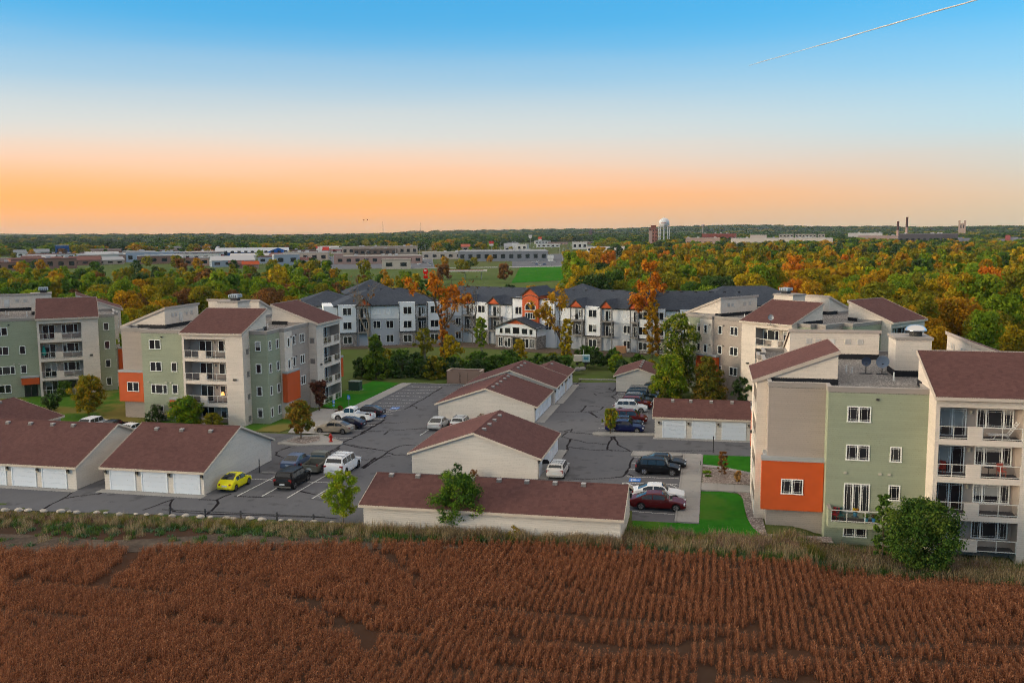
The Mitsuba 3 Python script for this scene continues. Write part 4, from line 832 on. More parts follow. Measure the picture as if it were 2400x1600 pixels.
def tree_meshes(h, r, base, n, size, pal, shape='round', lobes=22, tr=None, bark='brown', flat=.8, shell=.55, fine=False):
    cen, rad = crown_lobes(h, r, base, lobes if not fine else int(lobes * 2.4), shape)
    if fine:
        rad = rad * G.uniform(.6, .95, len(rad)); out = cen - [0, 0, (h + base) / 2]; cen = cen + out * [[.22, .22, .08]] * G.uniform(-.6, 1.0, (len(cen), 1))
    return trunk_mesh(h, r, base, cen, tr or .028 * h, BARK[bark]), leaves(MB(), cen, rad, n, size, pal, flat, shell)
def one_tree(name, label, cat, u, v, h, r, base, n, size, pal, shape='round', lobes=22, tr=None, bark='brown', group=None, flat=.8, shell=.5, z=0, extra=None):
    t = Thing(name, label, cat, place(u, v, z, G.uniform(0, 360)), group)
    a, b = tree_meshes(h, r, base, n, size, pal, shape, lobes, tr, bark, flat, .15, True)
    if extra: extra(b)
    t.part('trunk', a, 'matte'); t.part('crown', b, 'leaf'); return t
def bare_tree(name, label, u, v, h, spread, seed, n=350, pal='orange', tr=.28, leaf=.28, low=.0, zmax=1.0, bark='brown', size_bias=1.0):
    """A tall tree that has lost most leaves: trunk, forking limbs, twigs, and leaves left in tufts along them."""
    g = np.random.default_rng(seed); mb = MB(); tips = []; col = BARK[bark]
    def grow(p, d, L, r, lev):
        k = 4; pts = [np.array(p)]; dd = np.array(d, float)
        for _ in range(k): dd = dd + g.normal(size=3) * .13; dd[2] += .05; dd /= np.linalg.norm(dd); pts.append(pts[-1] + dd * L / k)
        mb.tube(pts, np.linspace(r, r * .55, k + 1), col, 6 if lev < 2 else 4, False)
        tips.extend((p_, lev) for p_ in pts[2:])
        if lev >= 4: return
        for _ in range(3 if lev < 3 else 2):
            a = g.normal(size=3); a -= dd * (a @ dd); a /= np.linalg.norm(a); nd = dd * g.uniform(.6, 1.0) + a * g.uniform(.35, .75) * spread; nd /= np.linalg.norm(nd)
            grow(pts[g.integers(2, k + 1)], nd, L * g.uniform(.55, .75), r * .52, lev + 1)
    grow((0, 0, -.3), (g.normal() * .05, g.normal() * .05, 1), h * .46, tr, 0)
    zs = np.array([p[2] for p, _ in tips]); sc = h / zs.max()
    for V_ in mb.V: V_ *= np.array([sc, sc, sc])
    P_ = np.array([p for p, l in tips]) * sc; sel = P_[(P_[:, 2] > low * h) & (P_[:, 2] < zmax * h)]
    t = Thing(name, label, 'tree', place(u, v, -.4, 0)); t.part('trunk', mb, 'matte')
    if n:
        c = sel[g.choice(len(sel), min(len(sel), 46))]; t.part('crown', leaves(MB(), c, np.full(len(c), .055 * h * size_bias), n, leaf, pal, 1.0, .1), 'leaf')
    return t
# single trees and shrubs near the buildings
one_tree('young_tree', 'small lime green tree at the left end of the long garage', 'tree', -31.0, 73.6, 4.6, 1.7, .9, 7500, .095, [(.12, .19, .012), (.17, .23, .015), (.21, .22, .015), (.09, .15, .014)], 'tall', 24, .07, 'grey')
one_tree('young_tree', 'green young tree in the weeds before the long garage', 'tree', -20.2, 72.6, 5.3, 2.35, 1.2, 9500, .105, [(.045, .10, .014), (.07, .13, .016), (.11, .17, .016), (.03, .07, .014)], 'tall', 30, .09, 'grey', extra=lambda b: leaves(b, np.array([[-.7, .1, 5.2], [.3, 0, 5.6], [.9, .2, 5.3], [.55, 0, 5.8]]), np.array([.35, .4, .3, .3]), 130, .14, 'dark'))
one_tree('large_shrub', 'big dark green rounded shrub before the near block', 'shrub', 15.9, 72.6, 5.5, 3.1, .2, 17000, .115, [(.022, .05, .012), (.035, .075, .014), (.055, .10, .018), (.085, .12, .02)], 'round', 44, .12, z=-.5)
one_tree('young_tree', 'tall thin dark green sapling left of the big rounded shrub', 'tree', 13.4, 74.2, 5.2, .95, .3, 1500, .15, 'green', 'tall', 14, .06, z=-.4)
one_tree('maple_tree', 'small maple turning from green to rust on the hydrant island', 'tree', -48.8, 103.6, 4.9, 1.9, 1.1, 6500, .135, [(.12, .13, .015), (.20, .105, .015), (.15, .07, .016), (.24, .15, .02), (.08, .10, .015)], 'round', 26, .08)
one_tree('plum_tree', 'dark purple brown small tree with thin leaves by the left centre block', 'tree', -54.2, 121.4, 4.3, 1.8, 1.0, 1900, .2, 'wine', 'vase', 22, .08)
one_tree('lawn_tree', 'small yellowing tree on the lawn before the far left block', 'tree', -84.5, 112.1, 5.8, 2.5, .8, 5800, .17, [(.20, .16, .013), (.14, .13, .015), (.09, .10, .015), (.24, .15, .013)], 'round', 28, .09)
one_tree('shrub', 'white flowering dark shrub at the foot of the left centre block', 'shrub', -72.8, 110.2, 2.4, 1.7, .1, 1500, .17, [(.03, .055, .015), (.045, .075, .02), (.03, .05, .02), (.42, .38, .34)], 'bush', 14, .05)
one_tree('shrub', 'bright green bush under the balconies of the left centre block', 'shrub', -67.3, 108.6, 3.9, 2.5, .2, 6500, .14, [(.09, .16, .012), (.14, .20, .012), (.06, .12, .014), (.19, .19, .012)], 'round', 26, .06)
one_tree('shrub', 'low yellow olive bush right of the bright green bush', 'shrub', -63.3, 108.2, 2.0, 1.5, .1, 1300, .17, 'olive', 'bush', 14, .05)
one_tree('shrub', 'low bush with yellow leaves at the doorway of the far left block', 'shrub', -98.9, 125.8, 2.4, 1.5, .1, 1000, .22, 'green', 'bush', 12, .05)
one_tree('shrub', 'small dull green tree on the lawn left of the yellowing one', 'shrub', -92.3, 114.2, 2.6, 1.6, .2, 900, .2, 'dark', 'round', 12, .05)
one_tree('birch_tree', 'tall green birch at the left corner of the far right block', 'tree', -4.6, 141.5, 12.6, 3.3, 1.0, 15000, .20, [(.11, .15, .013), (.075, .12, .014), (.16, .16, .014), (.05, .085, .014), (.35, .32, .27)], 'tall', 44, .15, 'pale')
one_tree('broad_tree', 'bushy yellow green tree under the tall birch', 'tree', -5.6, 137.2, 7.0, 3.5, .6, 9500, .19, [(.11, .17, .012), (.16, .20, .013), (.20, .17, .013), (.08, .13, .014)], 'round', 30, .12)
one_tree('maple_tree', 'olive and rust tree before the orange bay of the far right block', 'tree', -.2, 136.6, 6.9, 3.0, .8, 8500, .18, [(.09, .09, .014), (.15, .10, .014), (.11, .11, .015), (.20, .12, .016), (.06, .07, .014)], 'cone', 30, .11)
one_tree('shrub', 'dark green bush against the wall of the far right block', 'shrub', 5.0, 137.2, 4.2, 2.0, .2, 2200, .22, 'dark', 'round', 18, .07)
one_tree('young_tree', 'small yellow green tree on the concrete island by the dark blue sedan', 'tree', -12.0, 113.6, 3.3, 1.15, .9, 1300, .15, [(.13, .16, .013), (.19, .19, .013), (.22, .15, .013), (.08, .12, .013)], 'round', 16, .05)
one_tree('young_tree', 'thin dark sapling in the small gravel bed by the near block', 'tree', 1.5, 95.9, 2.6, .75, .3, 520, .13, 'rust', 'tall', 10, .04)
one_tree('ornamental_grass', 'tuft of dry golden grass in the small gravel bed', 'grass', 3.0, 93.6, 1.15, .38, .0, 420, .16, [(.30, .18, .06), (.36, .22, .08), (.22, .13, .05)], 'tall', 8, .02)
one_tree('small_plant', 'low green plant in the small gravel bed', 'plant', -.1, 96.4, .35, .6, .0, 300, .12, 'spring', 'bush', 7, .02)
one_tree('small_plant', 'smaller dull plant before the green one in the gravel bed', 'plant', .1, 94.9, .3, .4, .0, 200, .1, 'green', 'bush', 6, .02)
one_tree('dried_shrub', 'dry rounded shrub by the pavement behind the hydrant island', 'shrub', -50.9, 121.0, 1.0, .7, .0, 340, .12, 'rust', 'bush', 8, .03)
for x, y, h, c in ((-29.6, 118.2, 1.1, 'rust'), (-23.5, 90.2, .9, 'rust')): one_tree('dried_shrub', 'dry tan tuft against the gable of ' + ('the second gabled garage' if y > 100 else 'the middle garage'), 'shrub', x, y, h, .6, .0, 260, .12, 'rust', 'bush', 7, .02)
# the trees and thicket in the creek bed behind the lot
bare_tree('tall_tree', 'tall half bare tree with bright orange top before the white building', -51.2, 172.5, 18.0, .8, 3, 1500, 'orange', .34, .36, .30)
one_tree('vine_column', 'narrow column of orange leaves on the lower trunk of the orange topped tree', 'vine', -50.3, 171.3, 9.6, 1.15, .4, 1100, .28, 'orange', 'tall', 16, .1)
bare_tree('tall_tree', 'tall bare grey tree before the left end of the white building', -70.0, 183.5, 17.5, .55, 5, 60, 'rust', .26, .3, .5, bark='grey')
bare_tree('tall_tree', 'leafless forked tree with a few rusty leaves left of the entrance', -44.5, 181.5, 17.0, .55, 8, 90, 'rust', .26, .28, .1, bark='grey')
bare_tree('tall_tree', 'tall orange and yellow tree right of the orange entrance tower', -26.9, 175.8, 16.0, .42, 9, 900, 'gold', .22, .34, .12)
one_tree('vine_column', 'column of yellow leaves round the lower trunk of the tree right of the entrance', 'vine', -26.8, 174.6, 8.8, 1.5, .5, 1300, .30, 'yellow', 'tall', 20, .12)
bare_tree('tall_tree', 'tall bright orange tree at the right end of the white building', -10.4, 189.5, 19.5, .75, 12, 1900, 'orange', .36, .40, .18)
one_tree('vine_column', 'orange and yellow leaf column below the tall tree at the right end', 'vine', -11.3, 186.0, 11.5, 1.9, .6, 1500, .32, 'gold', 'tall', 22, .14)
one_tree('creek_tree', 'slender yellow green tree with a grey trunk behind the left marked bays', 'tree', -48.6, 153.6, 9.2, 2.0, 4.8, 900, .27, 'olive', 'round', 14, .12, 'grey', z=-.5)
one_tree('cedar_tree', 'conical green cedar behind the lawn strip', 'tree', -56.6, 150.6, 7.6, 2.7, .2, 4200, .27, [(.06, .11, .016), (.09, .14, .016), (.11, .14, .018), (.045, .085, .014)], 'cone', 30, .12)
one_tree('creek_tree', 'light green slim tree before the middle of the white building', 'tree', -44.6, 178, 8.6, 1.5, 2.5, 900, .3, 'lime', 'tall', 14, .1, 'grey')
one_tree('creek_tree', 'golden yellow small tree among the thicket left of centre', 'tree', -47.0, 164.0, 6.4, 2.3, .5, 1500, .3, 'yellow', 'round', 18, .1)
one_tree('creek_tree', 'golden yellow small tree in the thicket before the entrance', 'tree', -35.6, 172.0, 5.0, 1.8, .5, 900, .3, 'yellow', 'round', 14, .1)
thick = 0
for k in range(64):
    u = -61 + k * .80 + G.uniform(-.8, .8); v = 152.6 + (u + 61) * .10 + G.uniform(-1.5, 9); 
    if u > -21: v = G.uniform(159, 168)
    if -24 < u < -17 and v < 172: v = G.uniform(173, 178)
    h = G.uniform(2.2, 4.3) * (.75 if u > -20 else 1); pal = G.choice(['green', 'dark', 'dark', 'green', 'lime', 'olive', 'green'])
    desc = {'green': 'green', 'dark': 'dark green', 'lime': 'light green', 'olive': 'yellowish olive'}[pal]
    side = 'left of the garages' if u < -36 else 'behind the garages' if u < -20 else 'right of the garages'
    one_tree('thicket_bush', f'{desc} bush in the thicket along the creek bed, {side}', 'bush', u, v, h, h * .62, .1, 620, .33, pal, 'bush', 11, .06, group='bushes of the creek thicket')
# ---- the wood behind: prototypes as shape groups, one instance per trunk and crown
PROTO = {}
def proto(kind, pal, v, far=False):
    k = (kind, pal, v, far)
    if k not in PROTO:
        h, r, b, shape = {'oak': (11.5, 5.6, 2.2, 'round'), 'ash': (14, 4.6, 2.6, 'tall'), 'elm': (12.5, 5.2, 2.4, 'vase'), 'spruce': (13, 3.2, .8, 'cone')}[kind]
        a, c = tree_meshes(h, r, b, 420 if far else 3400, 1.0 if far else .38, pal, shape, 14 if far else 30, .22, 'brown', .85, .5)
        nm = f'{kind}_{pal}_{v}' + ('_far' if far else '')
        for part, mb, mat in (('trunk', a, 'matte'), ('crown', c, 'leaf')):
            vv, ff, cc = mb.done(); scene[f'source_{nm}_{part}'] = {'type': 'shapegroup', part: mikit.ply((vv, ff), mat, uv=to_uv(cc))}
        PROTO[k] = nm
    return PROTO[k]
def inst(key, group, M): scene[key] = {'type': 'instance', 'shapegroup': {'type': 'ref', 'id': group}, 'to_world': T4(M.tolist())}
def polar(px, r): a = math.atan((px - 1200) / 2173.0) ; return r * math.sin(a - YAW), r * math.cos(a - YAW)
WORDS = {'green': 'green', 'dark': 'dark green', 'lime': 'lime green', 'yellow': 'bright yellow', 'gold': 'golden', 'orange': 'orange', 'rust': 'rusty brown', 'olive': 'olive green'}
cand = []
def sow(px0, px1, r0, r1, step, pals, zone, hs=1.0, rmin=None):
    r = r0
    while r < r1:
        a0, a1 = math.atan((px0 - 1200) / 2173), math.atan((px1 - 1200) / 2173); n = max(1, int((a1 - a0) * r / step))
        for k in range(n):
            a = a0 + (a1 - a0) * (k + G.random()) / n; rr = r + G.uniform(-.5, .5) * step
            cand.append((rr, rr * math.sin(a - YAW), rr * math.cos(a - YAW), pals(1200 + 2173 * math.tan(a), rr), zone, hs * G.uniform(.75, 1.15)))
        r += step * (1 if r < 340 else 1.35)
def left_p(px, r):
    if r < 200: return G.choice(['lime', 'yellow', 'lime', 'gold', 'lime', 'yellow'])
    if r < 235: return G.choice(['gold', 'yellow', 'lime', 'lime', 'rust', 'olive', 'gold', 'green'])
    return G.choice(['green', 'dark', 'olive', 'olive', 'lime', 'rust', 'green', 'yellow', 'lime', 'gold', 'lime'])
def right_p(px, r):
    m = meshkit.noise(np.array([px / 170.0, r / 60.0, 3.0]))
    return G.choice(['orange', 'gold', 'gold', 'olive', 'yellow', 'gold'] if m > .62 else ['olive', 'lime', 'lime', 'olive', 'gold', 'yellow', 'green'] if m > .35 else ['green', 'olive', 'lime', 'dark', 'yellow', 'olive', 'lime'])
sow(-120, 330, 172, 235, 8.2, left_p, 'the wood behind the left blocks', .80)
sow(-120, 760, 222, 370, 9.5, left_p, 'the wood behind the left blocks', .85)
sow(-120, 780, 372, 560, 12.5, left_p, 'the wood behind the left blocks', .62)
sow(780, 1010, 352, 520, 17, left_p, 'the trees behind the white building', .55)
sow(560, 740, 200, 240, 8.5, left_p, 'the wood behind the left blocks', .62)
sow(740, 1000, 262, 350, 10, left_p, 'the trees behind the white building', .70)
sow(1000, 1340, 262, 330, 16, right_p, 'the trees behind the white building', .55)
sow(1350, 1720, 232, 330, 9.0, right_p, 'the wood behind the right blocks', .95)
sow(1700, 2520, 178, 330, 9.0, right_p, 'the wood behind the right blocks', 1.0)
sow(1330, 2520, 330, 640, 12.5, right_p, 'the wood behind the right blocks', 1.0)
cand = [c for c in cand if not (c[2] < 216 and -98 < c[1] < 22 and c[2] > 100 and c[0] < 232 and c[1] > -88)]
cand.sort(key=lambda c: c[0])
NEAR = 215; fark = numbered('far_trees'); labels[fark] = {'label': 'dense autumn wood running on behind the nearer trees', 'category': 'trees', 'kind': 'stuff'}; nf = 0
for i, (r, u, v, pal, zone, s) in enumerate(cand):
    pal = str(pal); kind = str(G.choice(['oak', 'ash', 'elm', 'oak'])); nm = proto(kind, pal, int(G.integers(0, 2)), i >= NEAR)
    M = place(u, v, 0, G.uniform(0, 360), s) @ np.diag([G.uniform(.9, 1.1), G.uniform(.9, 1.1), G.uniform(.9, 1.1), 1])
    if i < NEAR:
        k = numbered('wood_tree'); labels[k] = {'label': f'{WORDS[pal]} tree in {zone}', 'category': 'tree', 'group': f'trees of {zone}'}
        inst(k + '__trunk', f'source_{nm}_trunk', M); inst(k + '__crown', f'source_{nm}_crown', M)
    else:
        nf += 1; inst(f'{fark}__{nf:03d}', f'source_{nm}_crown', M)
# ------------------------------------------------------------------ white three-storey complex
WS, GS, BLKT, ORV = (.74, .755, .79), (.42, .44, .48), (.03, .032, .036), (.45, .11, .03)
def hip_roof(t, x0, x1, y0, y1, ze, zr, M_=None, hip0=True, hip1=True, mat='dark_shingle', oh=.5, name='roof', fascia=BLKT):
    """Hipped or gabled roof over a rectangle of the thing's frame, the ridge along x."""
    X0, X1, Y0, Y1 = x0 - oh, x1 + oh, y0 - oh, y1 + oh; ym = (y0 + y1) / 2; run = (Y1 - Y0) / 2
    a, b = X0 + (run if hip0 else 0), X1 - (run if hip1 else 0)
    v = [(X0, Y0, ze), (X1, Y0, ze), (X1, Y1, ze), (X0, Y1, ze), (a, ym, zr), (b, ym, zr)]
    m = MB().flat(v, [(0, 1, 5, 4), (2, 3, 4, 5), (3, 0, 4), (1, 2, 5)], (.5,) * 3); m.poly([v[0], v[3], v[2], v[1]], (.5,) * 3)
    k = t.part(name, m, mat)
    f = MB()
    for (p, q) in ((0, 1), (1, 2), (2, 3), (3, 0)):
        p, q = np.array(v[p]), np.array(v[q]); d = np.array([0, 0, .26]); f.poly([p - d, q - d, q - d * .02, p - d * .02], fascia)
    t.part('fascia', f, 'paint', k); return k
WN = []
def mwin(t, f, a, z, w=1.5, h=1.55, s=2): window(t, f, a - w / 2, z, w, h, s, trim=.10, blind=.06)
def stone_base(t, f, a0, a1, d): m = MB(); f.box(m, a0, a1, -.8, 2.95, -.2, d, (.5,) * 3); t.part('stone_base', m, 'ledge_stone')
def bay_w(t, f, a0, a1, zt=9.35, d=.6, gable=False, wins=True):
    m = MB(); f.box(m, a0, a1, 3.1, zt, -.4, d, WS); t.part('bay', m, 'paint'); stone_base(t, f, a0 + .05, a1 - .05, d - .12)
    tr = MB()
    for a in (a0, a1): f.box(tr, a - .07, a + .07, 3.05, zt, d - .05, d + .03, BLKT)
    f.box(tr, a0, a1, 2.95, 3.13, d - .1, d + .05, BLKT); t.part('trim', tr, 'paint')
    if wins:
        for z in (.75, 3.95, 7.1): mwin(t, Face(f.pt(0, 0, d)[:2], f.r[:2], f.n[:2]) if z > 3 else Face(f.pt(0, 0, d - .12)[:2], f.r[:2], f.n[:2]), (a0 + a1) / 2, z, 1.75, 1.5)
def balc(t, f, a0, a1, d=.35, gable=True, lv=(3.1, 6.25)):
    """Balcony stack: dark sheet painting the shade of a recess, slabs, rails, door and window, and the orange gable over it."""
    w = a1 - a0
    m = MB(); f.box(m, a0, a1, 3.0, 9.2, .004, .03, (.055, .052, .055)); t.part('balcony_recess', m, 'paint')  # flat dark sheet; its colour holds the shade of an unbuilt recess
    for z in lv:
        k = MB(); f.box(k, a0 - .1, a1 + .1, z - .12, z + .12, .03, d + .9, (.24, .225, .215)); b = t.part('balcony', k, 'paint')
        r = MB(); f.box(r, a0, a1, z + 1.05, z + 1.1, d + .82, d + .87, BLKT); f.box(r, a0, a1, z + .2, z + .24, d + .82, d + .87, BLKT)
        for q in np.linspace(a0 + .05, a1 - .05, int(w / .16)): f.box(r, q - .012, q + .012, z + .2, z + 1.06, d + .83, d + .855, BLKT)
        t.part('balcony_rail', r, 'paint', b)
        window(t, Face(f.pt(0, 0, .03)[:2], f.r[:2], f.n[:2]), a0 + w * .22, z + .15, w * .24, 2.05, 1, name='balcony_door', blind=.1, trim=.06); window(t, Face(f.pt(0, 0, .03)[:2], f.r[:2], f.n[:2]), a0 + w * .56, z + .7, w * .3, 1.5, 2, trim=.06, blind=.1)
    c = MB()
    for a in (a0, a1): f.box(c, a - .1, a + .1, 0, 9.3, d + .7, d + .9, (.20, .20, .21))
    t.part('post', c, 'paint')
    if gable:
        D = d + 1.05; am = (a0 + a1) / 2; z0, z1 = 9.2, 10.75; g = MB(); g.poly([f.pt(a0 - .25, z0, D), f.pt(a1 + .25, z0, D), f.pt(am, z1, D)], ORV); t.part('gable_panel', g, 'orange_panel')
        r = MB(); r.flat([f.pt(a0 - .6, z0 - .15, D + .25), f.pt(am, z1 + .2, D + .25), f.pt(a1 + .6, z0 - .15, D + .25), f.pt(a0 - .6, z0 - .15, -4.5), f.pt(am, z1 + .2, -4.5), f.pt(a1 + .6, z0 - .15, -4.5)], [(0, 1, 4, 3), (1, 2, 5, 4)], (.5,) * 3); t.part('gable_roof', r, 'dark_shingle')
        e = MB()
        for p, q in (((a0 - .6, z0 - .15), (am, z1 + .2)), ((am, z1 + .2), (a1 + .6, z0 - .15))): e.poly([f.pt(p[0], p[1] - .3, D + .26), f.pt(q[0], q[1] - .3, D + .26), f.pt(q[0], q[1] + .02, D + .26), f.pt(p[0], p[1] + .02, D + .26)], BLKT)
        t.part('gable_trim', e, 'paint')
tw = Thing('apartment_complex', 'long white and grey three-storey building with dark roof and orange gables in mid distance', 'building')
def tw_wing(u, v, rot): tw.M = place(u, v, 0, rot); return Face((0, 0), (1, 0), (0, -1))
def body(L, D, z=9.15, grey=True, y0=0.0):
    m = MB().box(0, L, y0, D, -.8, 6.1 if grey else z, GS if grey else WS); tw.part('wall', m, 'paint')
    if grey: tw.part('upper_wall', MB().box(-.04, L + .04, y0 - .04, D + .04, 6.1, z, WS), 'paint'); tw.part('band', MB().box(-.07, L + .07, y0 - .08, D + .07, 6.02, 6.2, (.70, .71, .73)), 'paint')
def vents(L, yr, n, z):
    for k in range(n): tw.part('ridge_vent', MB().box((k + .5) * L / n - .25, (k + .5) * L / n + .25, yr - .75, yr - .35, z - .42, z - .05, (.03, .032, .04)), 'paint')
# right wing: runs down to the right from the middle
def xr(u): return (u + 61.5) / math.cos(math.radians(17.5))
f = tw_wing(-61.5, 208.4, -17.5); L = 51
body(L, 17); hip_roof(tw, 0, L, 0, 17, 9.15, 12.4, hip0=False); vents(L, 8.5, 16, 12.4)
for a in (1.0, 4.5): [mwin(tw, f, a, z, 1.35) for z in (.75, 3.95, 7.1)]
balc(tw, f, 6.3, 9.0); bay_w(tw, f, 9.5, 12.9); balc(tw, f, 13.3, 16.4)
[mwin(tw, f, 18.3, z, 1.25) for z in (.75, 3.95, 7.1)]
m = MB(); f.box(m, 19.4, 22.4, -.5, 10.7, -1, .9, WS); f.box(m, 26.2, 30.1, -.5, 10.6, -1, .9, WS); tw.part('front_block', m, 'paint')
tr = MB()
for a in (19.4, 30.1): f.box(tr, a - .08, a + .08, 3.0, 10.6, .85, .96, BLKT)
f.box(tr, 19.2, 22.4, 10.5, 10.75, .3, 1.15, BLKT); f.box(tr, 26.2, 30.3, 10.4, 10.65, .3, 1.15, BLKT); tw.part('trim', tr, 'paint')
fb = Face(f.pt(0, 0, .9)[:2], f.r[:2], f.n[:2])
for a in (21.0, 28.5): [mwin(tw, fb, a, z, 1.5) for z in (3.95, 7.1)]
T0, T1 = 22.3, 26.3; tm_ = (T0 + T1) / 2
m = MB(); f.box(m, T0, T1, -.5, 11.6, -3, 1.5, ORV); k = tw.part('orange_tower', m, 'orange_panel')
ft = Face(f.pt(0, 0, 1.5)[:2], f.r[:2], f.n[:2])
g = MB(); g.poly([ft.pt(T0 - .1, 11.6, 0), ft.pt(T1 + .1, 11.6, 0), ft.pt(tm_, 13.1, 0)], ORV); tw.part('gable_panel', g, 'orange_panel', k)
g = MB(); g.flat([ft.pt(T0 - .45, 11.35, .3), ft.pt(tm_, 13.25, .3), ft.pt(T1 + .45, 11.35, .3), ft.pt(T0 - .45, 11.35, -8), ft.pt(tm_, 13.25, -8), ft.pt(T1 + .45, 11.35, -8)], [(0, 1, 4, 3), (1, 2, 5, 4)], (.5,) * 3); tw.part('gable_roof', g, 'dark_shingle', k)
e = MB()
for p, q in (((T0 - .45, 11.35), (tm_, 13.25)), ((tm_, 13.25), (T1 + .45, 11.35))): e.poly([ft.pt(p[0], p[1] - .34, .31), ft.pt(q[0], q[1] - .34, .31), ft.pt(q[0], q[1], .31), ft.pt(p[0], p[1], .31)], BLKT)
arc = [(tm_ + 2.0 * math.cos(a), 10.35 + .95 * math.sin(a)) for a in np.linspace(math.pi * .97, math.pi * .03, 12)]
for p, q in zip(arc[:-1], arc[1:]): e.poly([ft.pt(p[0], p[1], .03), ft.pt(q[0], q[1], .03), ft.pt(q[0], q[1] + .18, .03), ft.pt(p[0], p[1] + .18, .03)], BLKT)
tw.part('gable_trim', e, 'paint', k)
aw = MB(); gl = MB(); pts = [(tm_ + 1.2 * math.cos(a), 8.85 + .85 * math.sin(a)) for a in np.linspace(math.pi, 0, 14)]
gl.poly([ft.pt(tm_ - 1.2, 8.2, .02)] + [ft.pt(a, z, .02) for a, z in pts] + [ft.pt(tm_ + 1.2, 8.2, .02)], PANES[1])
for p, q in zip(pts[:-1], pts[1:]): aw.poly([ft.pt(p[0], p[1], .05), ft.pt(q[0], q[1], .05), ft.pt(tm_ + (q[0] - tm_) * 1.12, 8.85 + (q[1] - 8.85) * 1.16, .05), ft.pt(tm_ + (p[0] - tm_) * 1.12, 8.85 + (p[1] - 8.85) * 1.16, .05)], WHITE)
ft.box(aw, tm_ - 1.35, tm_ - 1.2, 8.2, 8.85, 0, .05, WHITE); ft.box(aw, tm_ + 1.2, tm_ + 1.35, 8.2, 8.85, 0, .05, WHITE); ft.box(aw, tm_ - 1.35, tm_ + 1.35, 8.06, 8.2, 0, .06, WHITE); ft.box(aw, tm_ - .06, tm_ + .06, 8.2, 9.7, .02, .05, WHITE)
tw.part('arched_window', aw, 'paint', k); tw.part('arched_pane', gl, 'pane_glass', k)
window(tw, ft, tm_ - 1.2, 6.3, 2.4, 1.2, 4, trim=.12, blind=0)
[mwin(tw, f, 32.6, z, 1.3) for z in (.75, 3.95, 7.1)]
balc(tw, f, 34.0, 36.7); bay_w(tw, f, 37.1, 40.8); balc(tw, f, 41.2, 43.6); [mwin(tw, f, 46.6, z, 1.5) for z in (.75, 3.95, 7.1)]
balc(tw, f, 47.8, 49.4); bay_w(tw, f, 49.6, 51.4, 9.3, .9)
m = MB(); f9 = Face(f.pt(0, 0, .92)[:2], f.r[:2], f.n[:2]); m.poly([f9.pt(49.2, 9.3, .05), f9.pt(52.2, 9.3, .05), f9.pt(50.7, 12.6, .05)], ORV); tw.part('gable_panel', m, 'orange_panel')
m = MB()
for p, q in (((48.9, 9.0), (50.7, 12.9)), ((50.7, 12.9), (52.5, 9.0))): m.poly([f9.pt(p[0], p[1] - .3, .2), f9.pt(q[0], q[1] - .3, .2), f9.pt(q[0], q[1] + .1, .2), f9.pt(p[0], p[1] + .1, .2)], BLKT)
m.flat([f9.pt(48.9, 9.1, .2), f9.pt(50.7, 13.0, .2), f9.pt(52.5, 9.1, .2), f9.pt(48.9, 9.1, -7), f9.pt(50.7, 13.0, -7), f9.pt(52.5, 9.1, -7)], [(0, 1, 4, 3), (1, 2, 5, 4)], (.06, .065, .075)); tw.part('gable_trim', m, 'paint')
# entrance pavilion
p0, p1 = 17.6, 27.9; am = 22.9
m = MB(); f.box(m, p0, p1, 2.75, 4.7, -.5, 5.4, WS); tw.part('pavilion', m, 'paint'); m = MB(); f.box(m, p0 + .05, p1 - .05, -.8, 2.75, -.5, 5.3, (.5,) * 3); k = tw.part('stone_base', m, 'ledge_stone')
fp = Face(f.pt(0, 0, 5.4)[:2], f.r[:2], f.n[:2])
g = MB(); g.poly([fp.pt(p0, 4.7, 0), fp.pt(p1, 4.7, 0), fp.pt(am + 2.6, 5.6, 0), fp.pt(am, 6.4, 0), fp.pt(am - 2.6, 5.6, 0)], WS); tw.part('pavilion_gable', g, 'paint')
g = MB(); g.poly([fp.pt(am - 2.9, 5.35, .02), fp.pt(am + 2.9, 5.35, .02), fp.pt(am, 6.4, .02)], ORV); tw.part('gable_panel', g, 'orange_panel')
g = MB(); g.flat([fp.pt(p0 - .7, 4.4, .5), fp.pt(am, 6.7, .5), fp.pt(p1 + .7, 4.4, .5), fp.pt(p0 - .7, 4.4, -5.2), fp.pt(am, 6.7, -5.2), fp.pt(p1 + .7, 4.4, -5.2)], [(0, 1, 4, 3), (1, 2, 5, 4)], (.5,) * 3); tw.part('gable_roof', g, 'dark_shingle')
e = MB()
for p, q in (((p0 - .7, 4.4), (am, 6.7)), ((am, 6.7), (p1 + .7, 4.4))): e.poly([fp.pt(p[0], p[1] - .36, .51), fp.pt(q[0], q[1] - .36, .51), fp.pt(q[0], q[1], .51), fp.pt(p[0], p[1], .51)], BLKT)
for a in (p0, p1): fp.box(e, a - .07, a + .07, 2.7, 4.7, -.05, .04, BLKT)
tw.part('gable_trim', e, 'paint')
for a, w, h in ((19.2, .7, 1.05), (20.8, 1.3, 1.15), (22.9, 1.6, 1.35), (25.0, 1.3, 1.15), (26.6, .7, 1.05)): window(tw, fp, a - w / 2, 3.25, w, h, 1, trim=.1, blind=0)
fs = Face(f.pt(0, 0, 5.3)[:2], f.r[:2], f.n[:2])
for a, w, s in ((19.0, 1.0, 2), (20.7, 1.5, 2), (25.1, 1.5, 2), (26.8, .9, 2)): window(tw, fs, a - w / 2, .35, w, 1.85, s, trim=.1, blind=.1)
window(tw, fs, 22.1, .02, 1.7, 2.3, 2, name='entrance_door', c=(.06, .06, .06), blind=0)
# a taller cross roof behind
tw.M = place(-61.5, 208.4, 0, -17.5) @ place(22, 10, 0); hip_roof(tw, 0, 13, 0, 13, 10.0, 13.2)
